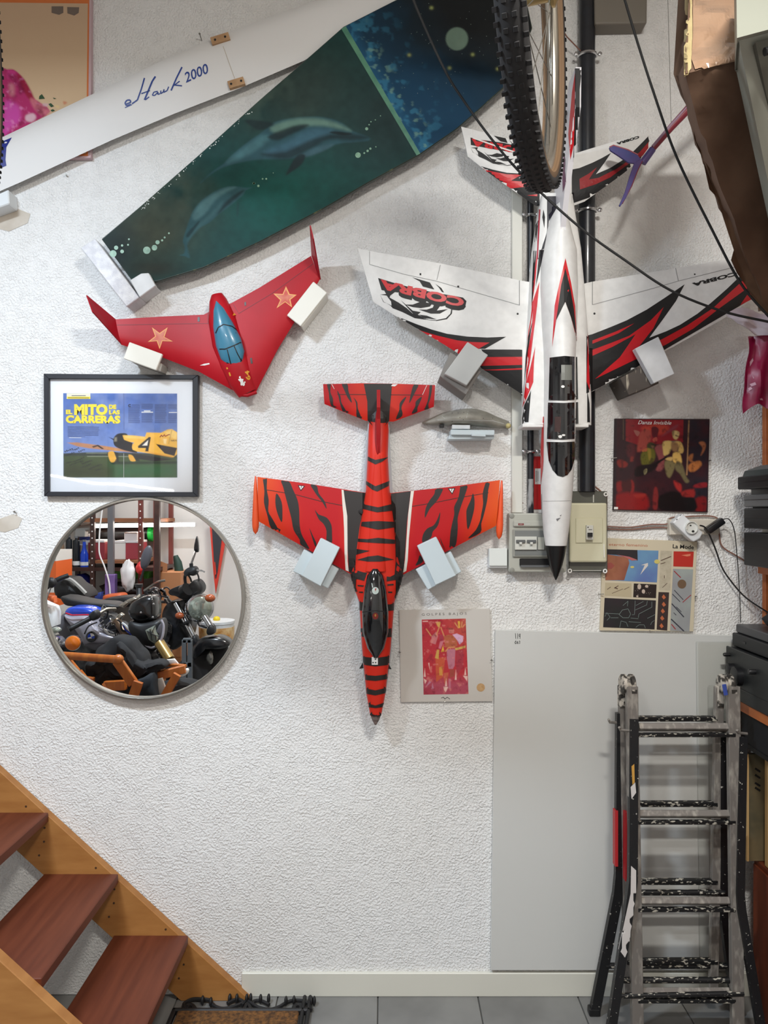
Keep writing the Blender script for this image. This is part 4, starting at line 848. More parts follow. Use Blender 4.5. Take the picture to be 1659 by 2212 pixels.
L1 = [[(165, 125), (215, 140), (215, 280), (240, 420), (235, 560), (290, 660), (380, 832), (270, 772), (225, 620), (180, 450), (185, 300)], [(340, 330), (405, 440), (415, 600), (405, 700), (350, 580), (325, 450)],
      [(400, 165), (500, 180), (545, 270), (610, 420), (630, 560), (635, 720), (660, 850), (720, 960), (760, 1045), (650, 985), (635, 920), (560, 800), (530, 650), (490, 500), (450, 350), (425, 250)],
      [(775, 220), (855, 235), (880, 330), (955, 430), (980, 530), (925, 440), (860, 360), (820, 300)], [(830, 540), (880, 600), (980, 640), (1040, 730), (1050, 850), (1045, 970), (980, 950), (980, 810), (940, 720), (880, 660)], [(760, 775), (800, 860), (850, 970), (835, 1010), (790, 880)]]
L2 = [[(720, 265), (810, 255), (790, 330), (730, 430), (640, 530), (580, 645), (590, 520), (640, 420), (700, 340)], [(775, 570), (765, 680), (735, 760), (680, 820), (655, 900), (550, 960), (555, 860), (610, 780), (690, 740), (740, 660)],
      [(1045, 215), (1130, 205), (1090, 360), (1050, 470), (1000, 640), (1000, 780), (975, 990), (900, 1035), (905, 850), (925, 730), (955, 600), (955, 500), (1010, 380)], [(1195, 330), (1215, 430), (1200, 580), (1130, 795), (1110, 600), (1120, 520), (1165, 420)],
      [(1365, 180), (1412, 175), (1390, 290), (1375, 430), (1330, 620), (1300, 720), (1290, 830), (1130, 908), (1230, 800), (1285, 680), (1300, 600), (1325, 460), (1320, 330)], [(515, 1120), (555, 1200), (460, 1255), (490, 1190)], [(775, 900), (800, 960), (840, 1060), (790, 960)]]
decal('wing_stripes', [curve(t1(p), 3) for p in L1] + [curve(t2(p), 3) for p in L2], onW, m_stripe, t, .0006, 9)
decal('root_black', [t1([(1198, 290), (1480, 325), (1460, 440), (1480, 500), (1430, 620), (1400, 780), (1385, 900), (1365, 1050), (1355, 1150), (1350, 1310), (1450, 1340), (1500, 1345), (1470, 1430), (1345, 1430), (1335, 1620), (1320, 1659), (1300, 1400), (1265, 1330), (1248, 1000), (1245, 620), (1215, 420)]),
      t2([(145, 333), (398, 302), (385, 420), (350, 700), (330, 1050), (305, 1342), (270, 1450), (222, 1659), (205, 1659), (205, 1440), (110, 1410), (190, 1370), (205, 1200), (200, 950), (180, 700), (150, 480)])], onA, m_stripe, t, .0006, 9)
decal('white_bands', [t1([(1172, 283), (1198, 288), (1215, 420), (1245, 620), (1248, 900), (1250, 1200), (1265, 1330), (1225, 1312), (1210, 1100), (1205, 800), (1195, 600), (1185, 500)]), t2([(400, 303), (440, 297), (415, 480), (400, 640), (375, 900), (360, 1180), (340, 1322), (300, 1345), (325, 1180), (345, 900), (365, 600), (390, 400)])], onA, mat('tiger_white', (226, 218, 206), .5), t, .0009, 9)
B = [[(735, 800), (820, 818), (905, 798), (908, 838), (815, 848), (732, 828)], [(725, 905), (820, 900), (920, 905), (917, 938), (820, 952), (720, 930)], [(700, 1005), (760, 1008), (820, 1000), (920, 1012), (920, 1036), (820, 1032), (700, 1024)], [(688, 1066), (772, 1078), (688, 1102)], [(695, 1132), (760, 1112), (820, 1105), (915, 1130), (830, 1142), (760, 1142)],
     [(756, 515), (805, 535), (882, 518), (845, 545), (805, 562), (756, 536)], [(750, 660), (805, 692), (887, 660), (882, 690), (815, 724), (785, 712), (750, 682)]]
decal('back_stripes', [t4(p) for p in B], onA, m_stripe, t, .0013, 3)
N_ = [[(270, 490), (345, 500), (460, 520), (590, 520), (660, 500), (640, 572), (460, 590), (285, 570)], [(310, 735), (460, 745), (620, 735), (605, 812), (460, 820), (315, 808)], [(320, 985), (460, 1000), (600, 980), (590, 1060), (460, 1075), (335, 1058)], [(345, 1150), (460, 1160), (575, 1145), (560, 1190), (460, 1205), (355, 1195)], [(360, 1268), (460, 1290), (560, 1265), (545, 1315), (460, 1335), (370, 1318)], [(390, 1405), (460, 1425), (535, 1400), (520, 1440), (460, 1448), (400, 1440)], [(405, 1500), (460, 1520), (520, 1500), (515, 1516), (460, 1530), (408, 1520)],
      [(240, 240), (300, 260), (370, 270), (360, 310), (290, 290), (280, 480), (255, 330)], [(560, 270), (640, 280), (700, 230), (690, 330), (660, 480), (642, 480), (642, 300), (560, 315)], [(300, 345), (360, 350), (350, 362), (305, 357)], [(315, 405), (350, 405), (350, 418), (315, 415)], [(565, 340), (620, 335), (622, 348), (568, 355)], [(572, 405), (610, 405), (608, 418), (575, 418)]]
N_ += [[(205, 195), (292, 250), (282, 310), (278, 450), (262, 450), (232, 310)], [(638, 255), (725, 185), (705, 310), (668, 450), (640, 450), (645, 310)]]
decal('nose_stripes', [t5(p) for p in N_], onU, m_stripe, t, .0016, 2.5)
TL = [[(612, 58), (1000, 58), (990, 200), (970, 400), (960, 592), (870, 600), (665, 577), (660, 300), (640, 200)], [(105, 62), (155, 62), (150, 170), (185, 260), (190, 340), (215, 400), (175, 387), (140, 280), (130, 180)], [(245, 150), (290, 230), (300, 310), (350, 400), (385, 470), (330, 452), (290, 350), (265, 240)], [(310, 62), (385, 62), (400, 160), (435, 260), (445, 320), (390, 250), (345, 150)], [(470, 250), (520, 310), (530, 400), (580, 537), (515, 512), (510, 400), (500, 310)],
      [(1300, 72), (1365, 72), (1320, 170), (1240, 325), (1260, 200)], [(1185, 240), (1190, 260), (1140, 350), (1130, 400), (1145, 460), (1130, 512), (1055, 542), (1100, 420), (1110, 320)], [(1410, 235), (1390, 300), (1350, 390), (1345, 442), (1270, 467), (1320, 370), (1330, 300)], [(1520, 82), (1555, 88), (1530, 250), (1500, 340), (1505, 397), (1450, 412), (1490, 300), (1510, 190)]]
decal('tail_stripes', [t3(TL[0])] + [curve(t3(p), 3) for p in TL[1:]], onT, m_stripe, t, .0009, 4)
decal('hinge_lines', strip(t3([(245, 205), (640, 207)]), 1.2) + strip(t3([(980, 210), (1415, 214)]), 1.2), onT, m_stripe, t, .0009, 6)
decal('tail_scratches', strip(t3([(170, 65), (205, 130)]), 1) + strip(t3([(1480, 80), (1420, 210)]), 1) + [t3(p) for p in ([(985, 90), (1010, 65), (1080, 65), (1040, 95)],)], onT, m_whiteprint, t, .0012, 6)
decal('flap_line', strip(t1([(215, 285), (600, 350), (900, 430), (1180, 485)]), 1.2) + strip(t2([(415, 497), (700, 450), (1000, 388), (1395, 322)]), 1.2), onW, m_stripe, t, .0009, 8)
for tr_, qq in ((t1, ((612, 225), (705, 235), (650, 300))), (t2, ((870, 265), (968, 262), (930, 345)))):
    decal('warning_triangle', [tr_(list(qq))], onW, m_ink, t, .0009); decal('triangle_fill', [shrink(tr_(list(qq)), .66)], onW, m_whiteprint, t, .0012)
    c_ = tr_([(sum(a for a, b in qq) / 3, sum(b for a, b in qq) / 3)])[0]; decal('triangle_mark', strip([(c_[0] + .5, c_[1] - 3), (c_[0] - .3, c_[1] + 2)], 1.4), onW, m_ink, t, .0015)
cp_ = fusx('canopy', [(1226, 811, 6, .128, .10), (1240, 811, 17, .138, .10), (1270, 811, 23, .147, .10), (1318, 811, 28, .15, .10), (1360, 811.5, 27, .145, .10), (1395, 812, 18, .128, .10), (1416, 812, 5, .113, .09)], m_glass, t, 2.0)
onP = onto(cp_)
decal('canopy_frame', strip(t5([(345, 590), (460, 578), (580, 590)]), 2.2), onP, m_black, t, .0015, 5)
decal('pilot_helmet', [t5(disc(460, 398, 30, 32)), t5([(425, 330), (432, 330), (440, 370), (432, 372)])], onP, mat('helmet_white', (190, 200, 192), .4), t, .001, 5); decal('helmet_mark', [t5([(455, 380), (470, 378), (458, 405)])], onP, mat('dark_red_print', (150, 18, 26), .4), t, .0016, 5)
decal('cockpit_red', [t5(disc(460, 625, 26, 30))], onP, mat('cockpit_red', (120, 34, 26), .4), t, .001, 5); decal('cockpit_yellow', [t5(disc(460, 618, 7, 12))], onP, mat('cockpit_yellow', (180, 130, 50), .4), t, .0016, 5)
decal('nose_sticker', [t5(rect(428, 990, 482, 1060))], onU, m_whiteprint, t, .0026, 4); decal('sticker_dots', [t5(disc(x, y, 6)) for x, y in ((460, 1010), (440, 1040), (462, 1040))], onU, m_ink, t, .0032)
for s, (x, y) in ((-1, (330, 1075)), (1, (590, 1080))):
    p = W(*t5([(x, y)])[0], .07); slab_pts = [p + Vector((-s * .006, 0, .012)), p + Vector((s * .005, 0, -.008)), p + Vector((-s * .008, 0, -.006))]
    prism('nose_vane', [(v.x, v.z) for v in slab_pts], .06, .072, m_black, t)
m_pb = mat('pale_blue_block', (204, 216, 220), .5)
block('pale blue L-shaped block under the left wing of the tiger striped jet', t1([(905, 900), (1150, 1025), (905, 1522), (660, 1385)]), .105, t1([(690, 1046), (1138, 1300), (1000, 1548), (550, 1330)]), .078, m_pb)
block('pale blue L-shaped block under the right wing of the tiger striped jet', t2([(725, 885), (480, 1002), (715, 1508), (982, 1382)]), .105, t2([(912, 1072), (462, 1306), (620, 1568), (1050, 1335)]), .078, m_pb)
# ================================================================ magazine page in a black frame
t = thing('framed_print', 'black framed magazine spread of a yellow racing plane in a white mount', 'picture frame', W(261, 1073, 0.0))
m_frame = mat('black_frame', (36, 38, 44), .4)
po = [(94, 807), (428, 810), (427.5, 1073), (95, 1072)]; pi_ = [(105, 818), (416, 819), (416, 1063), (105, 1062)]
for i in range(4):
    prism_px('frame_bar', [po[i], po[(i + 1) % 4], pi_[(i + 1) % 4], pi_[i]], 0.002, 0.024, m_frame, t, .0012)
prism_px('mount', pi_, 0.006, 0.012, mat('mount_white', (232, 233, 236), .7), t)
PO = .0122
g = lambda pts: cv(130, 840, 6.381, pts)
def paint_photo(X, Y, bl):
    n1 = vnoise(X, Y, 40, 3); n2 = vnoise(X, Y, 10, 7, 3); bl((84, 112, 176)); bl((128, 148, 196), np.clip((Y - 860) / 110, 0, 1) * .8); bl((150, 166, 204), np.clip((n1 - .5) * 4, 0, 1) * .5); bl((150, 160, 196), np.clip(1 - np.abs(X - 262) / 14, 0, 1) * np.clip((885 - Y) / 30, 0, 1) * .6)
    def P(c, *p, al=1.0, soft=1.5, cu=False): q_ = g(list(p)); bl(c, mask(X, Y, curve(q_, 3) if cu else q_, soft) * al)
    P((60, 66, 58), (45, 890), (350, 875), (650, 872), (1000, 880), (1612, 900), (1612, 960), (45, 960), soft=3); P((72, 84, 52), (45, 920), (1612, 945), (1615, 1230), (45, 1230), soft=5); P((58, 98, 62), (700, 1040), (1612, 1020), (1615, 1230), (760, 1230), soft=30); P((54, 52, 36), (45, 1050), (400, 1080), (700, 1130), (600, 1230), (45, 1230), al=.7, soft=40); P((150, 156, 130), (360, 882), (650, 882), (650, 890), (360, 890)); P((150, 156, 130), (370, 926), (1000, 928), (1000, 937), (370, 935)); P((30, 40, 34), (690, 1005), (1612, 1000), (1612, 1030), (720, 1040), al=.8, soft=5)
    P((190, 134, 98), (95, 742), (230, 738), (600, 785), (800, 815), (1040, 880), (700, 850), (400, 820), (230, 790)); P((206, 150, 90), (600, 800), (760, 820), (900, 860), (700, 850), al=.7); P((50, 40, 36), (440, 795), (520, 770), (605, 825), (575, 830), (515, 790), (460, 810)); P((28, 28, 34), (735, 690), (760, 645), (810, 615), (920, 620), (960, 720), (1020, 800), (1060, 880), (900, 850), (780, 805), (740, 760), cu=True); P((30, 28, 30), (670, 665), (742, 690), (735, 706)); P((44, 40, 40), (980, 890), (1400, 950), (1560, 975), (1300, 1000), (1050, 960))
    P((238, 184, 76), (860, 640), (1000, 640), (1170, 660), (1190, 600), (1390, 605), (1480, 560), (1540, 555), (1614, 600), (1614, 900), (1560, 945), (1300, 900), (1060, 865), (1000, 840), (980, 780), (1020, 740), (930, 730), (880, 700)); P((246, 206, 116), (880, 640), (1160, 665), (1180, 690), (900, 680), al=.7, soft=4); P((226, 156, 56), (1060, 830), (1300, 880), (1560, 930), (1540, 945), (1290, 900), al=.8, soft=4); P((248, 214, 130), (1440, 590), (1540, 560), (1610, 610), (1600, 700), (1500, 660), al=.7, soft=6); P((234, 176, 74), (660, 880), (740, 865), (780, 980), (740, 1010), (690, 1000), cu=True); P((228, 168, 66), (940, 910), (1000, 920), (1045, 990), (970, 995), cu=True); P((40, 38, 36), (740, 865), (800, 880), (810, 1010), (745, 1010), (775, 960), al=.9); P((40, 38, 36), (1000, 915), (1070, 930), (1100, 1000), (1045, 995), al=.9)
    P((48, 36, 36), (1320, 760), (1612, 815), (1575, 925), (1440, 890)); P((34, 30, 34), (870, 700), (1000, 745), (985, 830), (880, 790)); P((34, 28, 30), (1072, 790), (1225, 662), (1250, 668), (1228, 790), (1222, 815), (1215, 862), (1172, 862), (1182, 815), (1075, 815)); P((244, 236, 224), (1130, 782), (1215, 705), (1200, 782)); P((250, 226, 170), (1420, 690), (1470, 690), (1460, 760), (1430, 750), al=.8, soft=5); P((160, 120, 60), (1535, 560), (1548, 560), (1500, 760), (1488, 758), al=.5); P((190, 180, 150), (750, 670), (780, 670), (780, 720), (745, 725), al=.6, soft=5)
    bl.C[:] *= (1 + (n2 - .5) * .25)[..., None]
painting('photo_print', [g([(42, 60)])[0], g([(1612, 65)])[0]], [g([(45, 1222)])[0], g([(1615, 1222)])[0]], 210, 156, PO, t, paint_photo, .0003, .5)
text('tail_code', 'NR77', g([(1530, 722)])[0], g([(1612, 724)])[0], 3, flat(PO), m_ink, t, .0019); decal('tail_script', strip(g([(1375, 665), (1400, 635), (1410, 660), (1440, 630), (1450, 655), (1490, 632), (1515, 628)]), 1.2), flat(PO), mat('dark_red_print', (150, 18, 26), .4), t, .0019)
m_yel = mat('headline_yellow', (246, 218, 52), .5)
for s_, a, b, h in (('EL', (80, 345), (170, 345), 9), ('MITO', (195, 350), (655, 350), 22), ('DE', (675, 275), (775, 275), 9), ('LAS', (675, 350), (825, 350), 9), ('CARRERAS', (78, 465), (830, 470), 16)):
    text('headline', s_, g([a])[0], g([b])[0], h, flat(PO), m_yel, t, .001, bold=.06)
decal('tag_label', [g(rect(90, 62, 418, 140))], flat(PO), mat('tag_cream', (226, 220, 200), .5), t, .0008); decal('tag_stripe', [g(rect(95, 108, 418, 138))], flat(PO), mat('headline_yellow', (246, 218, 52), .5), t, .001); decal('tag_print', strip(g([(160, 95), (355, 95)]), 1.2) + strip(g([(110, 123), (400, 125)]), 1.2), flat(PO), m_ink, t, .0012)
tl = []
for cx0, cx1, y0, y1 in ((940, 1100, 215, 468), (1122, 1280, 210, 468), (1305, 1465, 215, 475), (1490, 1612, 215, 470)):
    y = y0
    while y < y1:
        if not (y0 + 60 < y < y0 + 130 and cx0 in (1122, 1490)): tl += strip(g([(cx0 + (50 if y < 250 and cx0 == 940 else 0), y), (cx1 - random.choice((0, 0, 12)), y)]), .55)
        y += 12
y = 522
while y < 665: tl += strip(g([(105, y), (550 - random.uniform(0, 30) - (200 if y > 645 else 0), y + 6)]), .9); y += 19
decal('body_copy', tl, flat(PO), mat('copy_ink', (50, 66, 116), .6), t, .0008); text('drop_cap', 'C', g([(938, 248)])[0], g([(974, 248)])[0], 6, flat(PO), mat('navy_ink', (18, 26, 60), .5), t, .001, bold=.06)
decal('white_subheads', strip(g([(1155, 305), (1245, 305)]), 2) + strip(g([(1122, 322), (1282, 322)]), 2) + strip(g([(1500, 325), (1612, 325)]), 1.6) + strip(g([(125, 672), (295, 674)]), 1), flat(PO), m_whiteprint, t, .001)
random.seed(5); hwr = []
for (x, y, n_) in ((60, 870, 5), (170, 850, 4), (60, 930, 6), (170, 1010, 7), (60, 1040, 4), (130, 1060, 8), (290, 1090, 6), (390, 1110, 8), (490, 1130, 3), (250, 870, 4), (300, 1040, 6)):
    for i in range(n_):
        a = x + i * 24; b = y - i * 9; hwr += strip(g([(a, b), (a + 7, b - random.uniform(8, 22)), (a + 14, b + random.uniform(-6, 8)), (a + 22, b - random.uniform(4, 12))]), .8)
decal('handwritten_note', hwr, flat(PO), m_ink, t, .0009); decal('fold_line', strip(g([(880, 890), (880, 1222)]), .9), flat(PO), mat('pale_print', (190, 190, 186), .5), t, .0021); decal('fold_shade', strip(g([(878, 62), (880, 560)]), 1.2), flat(PO), mat('fold_blue', (92, 108, 160), .5), t, .0009)
prism_px('glass_pane', pi_, 0.0155, 0.0175, clear_mat('picture_glass', (1, 1, 1, 1)), t)
# ================================================================ round mirror
t = thing('wall_mirror', 'round wall mirror in a thin steel rim under the framed print', 'mirror', W(307, 1513, 0.0))
c_ = W(307.5, 1294, .03); Rr = 220 * (D - .03) / F
lathe('rim', [(Rr - .004, 0), (Rr, .002), (Rr, .030), (Rr - .002, .033), (Rr - .0075, .033), (Rr - .009, .030), (Rr - .009, .012), (Rr - .004, .012)], Vector((c_.x, 0, c_.z)), (0, -1, 0), mat('brushed_steel', (166, 162, 154), .3, metal=.9), t, 72)
vs = [Vector((c_.x + (Rr - .0085) * math.cos(a), -.015, c_.z + (Rr - .0085) * math.sin(a))) for a in [2 * math.pi * i / 72 for i in range(72)]]
mk('mirror_glass', vs, [tuple(range(72))], mat('mirror_silver', (242, 243, 242), .0, metal=1.0), t)
# ================================================================ grey shell on its bracket
n9 = lambda pts: cv(890, 860, 7.213, pts)
t = thing('model_shell', 'worn grey moulded model shell resting on a small white bracket', 'model part', W(1008, 922, 0.0))
m_shell = mat('weathered_grey', (166, 162, 150), .55, c2=(136, 132, 122), scale=22, bump=.2, bscale=60)
top_ = n9([(165, 360), (300, 300), (475, 215), (600, 190), (725, 165), (870, 145), (1020, 155), (1180, 200), (1340, 275), (1530, 350)])
bot_ = n9([(165, 385), (300, 405), (475, 412), (600, 412), (725, 410), (870, 412), (1020, 425), (1180, 440), (1340, 455), (1530, 460)])
rings = []
for (ax, ay), (bx, by) in zip(top_, bot_):
    ring = []; i_ = len(rings); w_ = [.006, .025, .045, .055, .06, .06, .055, .045, .03, .012][i_]
    for j in range(11):
        u = j / 10; p = W(ax + (bx - ax) * u, ay + (by - ay) * u, .035); p.y = -(.012 + w_ * math.sin(math.pi * (u * .78 + .0)) ** .8 if u < 1 else .012 + w_ * .5); ring.append(p)
    ring += [Vector((p.x, -.008, p.z)) for p in ring[::-1]]
    rings.append(ring)
sh = loft('shell', rings, m_shell, t, 60)
on = onto(sh)
decal('panel_lines', strip(n9([(880, 165), (850, 310)]), 1) + strip(n9([(400, 342), (800, 340), (1260, 355), (1430, 400)]), 1) + strip(n9([(480, 220), (470, 290), (520, 320)]), .8), on, mat('pale_print', (190, 190, 186), .5), t, .0006, 6)
decal('rivets', [n9(disc(x, y, 6)) for x, y in ((625, 235), (718, 235), (808, 225), (745, 300), (1110, 315), (1255, 315), (625, 360), (798, 335))], on, mat('rivet_dark', (70, 66, 60), .6), t, .0008)
ubox('foot_peg', W(*n9([(432, 408)])[0], .05), W(*n9([(492, 470)])[0], .03), m_black, t, .001); ellip('yellow_tip', W(*n9([(1500, 432)])[0], .03), (.009, .012, .009), mat('aged_cream', (200, 186, 130), .6), t, seg=10, rings=6)
tb = thing('shell_bracket', 'small pale wall bracket of stacked strips under the grey shell', 'bracket', W(1020, 952, 0.0))
prism_px('riser', n9([(625, 415), (905, 418), (905, 480), (625, 480)]), 0.0, .05, m_white, tb, .001)
prism_px('ledge', n9([(600, 490), (1290, 497), (1288, 580), (605, 575)]), 0.0, .075, mat('pale_bracket', (206, 218, 222), .5), tb, .002); prism_px('ledge_lip', n9([(575, 575), (1285, 580), (1280, 635), (565, 645)]), 0.0, .062, mat('pale_bracket', (206, 218, 222), .5), tb, .002)
prism_px('clip', n9([(930, 550), (1150, 555), (1150, 600), (930, 590)]), .062, .08, m_pb, tb, .001)
# ================================================================ record sleeves
def hook(px, py, dx, par):
    p = W(px, py, .006); tube('wall_hook', [Vector((p.x, 0, p.z)), p + Vector((0, -.012, 0)), p + Vector((dx, -.014, .001))], .0014, m_steel, par, 6)
t = thing('record_sleeve', 'pale grey record sleeve with a tall red painted panel and round gold seal', 'record sleeve', W(965, 1517, 0.0), 'record sleeves pinned to the wall')
prism_px('card', [(862, 1318), (1058, 1315), (1064, 1515), (866, 1517)], .001, .008, mat('sleeve_grey', (196, 190, 182), .6), t, .0006)
text('title', 'G O L P E S   B A J O S', (911, 1330), (1008, 1327.5), 5, flat(.008), mat('title_grey', (110, 104, 98), .6), t, .0004)
g5 = lambda pts: cv(900, 1340, 12.29, pts); pl = lambda *p: g5(list(p))
def paint_panel(X, Y, bl):
    bl((178, 48, 56)); n1 = vnoise(X, Y, 22, 3); n2 = vnoise(X, Y, 7, 6, 3); bl((180, 88, 66), np.clip((X - 950) / 60, 0, 1) * np.clip((1420 - Y) / 60, 0, 1) * .7); bl((168, 78, 96), np.clip((Y - 1455) / 25, 0, 1) * .8); bl((150, 34, 46), np.clip((n1 - .52) * 5, 0, 1) * .5)
    def P(c, *p, al=1.0, soft=1.6): bl(c, mask(X, Y, g5(list(p)), soft) * al)
    P((172, 92, 62), (720, 420), (850, 380), (1050, 420), (1080, 690), (760, 720)); P((178, 110, 124), (800, 770), (1030, 760), (1010, 1200), (960, 1290), (850, 1290), (800, 1000)); P((206, 162, 186), (950, 380), (1060, 350), (1240, 420), (1230, 560), (1140, 640), (1070, 520)); P((190, 110, 110), (400, 420), (520, 300), (570, 420), (500, 640), (380, 600)); P((120, 40, 34), (480, 380), (530, 400), (510, 460), al=.8)
    P((190, 84, 56), (500, 1000), (760, 980), (700, 1500), (520, 1640)); P((190, 92, 70), (720, 1400), (850, 1380), (800, 1700), (740, 1700)); P((196, 150, 76), (540, 780), (600, 780), (580, 1030), (485, 1000)); P((222, 170, 60), (700, 670), (735, 830), (650, 840)); P((196, 158, 84), (1010, 740), (1300, 670), (1290, 730), (1040, 795)); P((214, 160, 66), (1090, 20), (1150, 20), (1155, 200), (1110, 210)); P((204, 152, 80), (500, 40), (640, 40), (610, 190), (560, 170)); P((208, 150, 70), (600, 1250), (680, 1220), (690, 1460), (600, 1460), al=.8)
    P((190, 110, 100), (850, 240), (1000, 250), (990, 350), (860, 340)); P((130, 60, 50), (830, 200), (960, 200), (1000, 240), (850, 250), al=.8); P((150, 60, 80), (600, 380), (720, 380), (700, 560), (600, 520), al=.6); P((196, 120, 130), (620, 560), (720, 540), (640, 760), (580, 740), al=.8); P((186, 120, 140), (230, 1780), (340, 1600), (390, 1640)); P((186, 120, 140), (390, 1830), (420, 1650), (455, 1810)); P((188, 110, 126), (850, 1550), (905, 1550), (905, 1810), (850, 1820)); P((140, 60, 72), (1040, 800), (1240, 780), (1240, 1200), (1060, 1500), al=.5); P((150, 74, 60), (880, 1300), (1010, 1300), (1000, 1480), (880, 1530), al=.8)
    for a_ in (((600, 180), (520, 400)), ((1010, 60), (1110, 210)), ((760, 830), (850, 720)), ((850, 720), (1020, 710)), ((1210, 30), (1180, 190)), ((1290, 100), (1210, 190)), ((250, 220), (390, 420)), ((640, 180), (730, 420))):
        (x0, y0), (x1, y1) = a_; L = math.hypot(x1 - x0, y1 - y0); nx_, ny_ = -(y1 - y0) / L * 14, (x1 - x0) / L * 14; P((206, 146, 92), (x0 + nx_, y0 + ny_), (x1 + nx_, y1 + ny_), (x1 - nx_, y1 - ny_), (x0 - nx_, y0 - ny_), al=.85)
    for p in (((190, 1500), (215, 1270), (240, 1500)), ((308, 1140), (335, 1120), (348, 1310)), ((1012, 1580), (1042, 1310), (1062, 1580)), ((1262, 1460), (1295, 1250), (1318, 1450)), ((752, 1750), (785, 1540), (808, 1750)), ((710, 1760), (840, 1770), (770, 1910), (730, 1860)), ((185, 1540), (270, 1600), (220, 1690)), ((1230, 1470), (1350, 1480), (1340, 1620)), ((160, 20), (300, 10), (300, 35), (160, 40))): P((226, 184, 172), *p)
    bl((214, 130, 120), np.clip((n2 - .66) * 8, 0, 1) * .5); bl((110, 30, 44), np.clip((.36 - n2) * 8, 0, 1) * .4)
painting('red_panel', [(911, 1338.5), (1006, 1336)], [(915, 1500.5), (1012, 1499)], 96, 164, .008, t, paint_panel, .0004, .6)
decal('gold_seal', [disc(1038.5, 1485, 9, 9)], flat(.008), mat('seal_gold', (182, 142, 96), .5, c2=(196, 158, 112), scale=120), t, .0005); decal('signature', strip([(953, 1508), (958, 1506), (961, 1510), (966, 1506), (972, 1510)], 1.1), flat(.008), m_ink, t, .0005)
hook(862, 1408, .006, t); hook(1062, 1425, -.006, t); hook(960, 1514, .0, t)
t = thing('record_sleeve', 'dark red record sleeve with painted musicians above the wall socket', 'record sleeve', W(1428, 1105, 0.0), 'record sleeves pinned to the wall')
prism_px('card', [(1328, 904), (1533, 905), (1529, 1107), (1324, 1102)], .001, .009, mat('sleeve_dark', (44, 26, 30), .4), t, .0006)
h = lambda *p: cv(1310, 890, 7.213, list(p)); O_ = .009
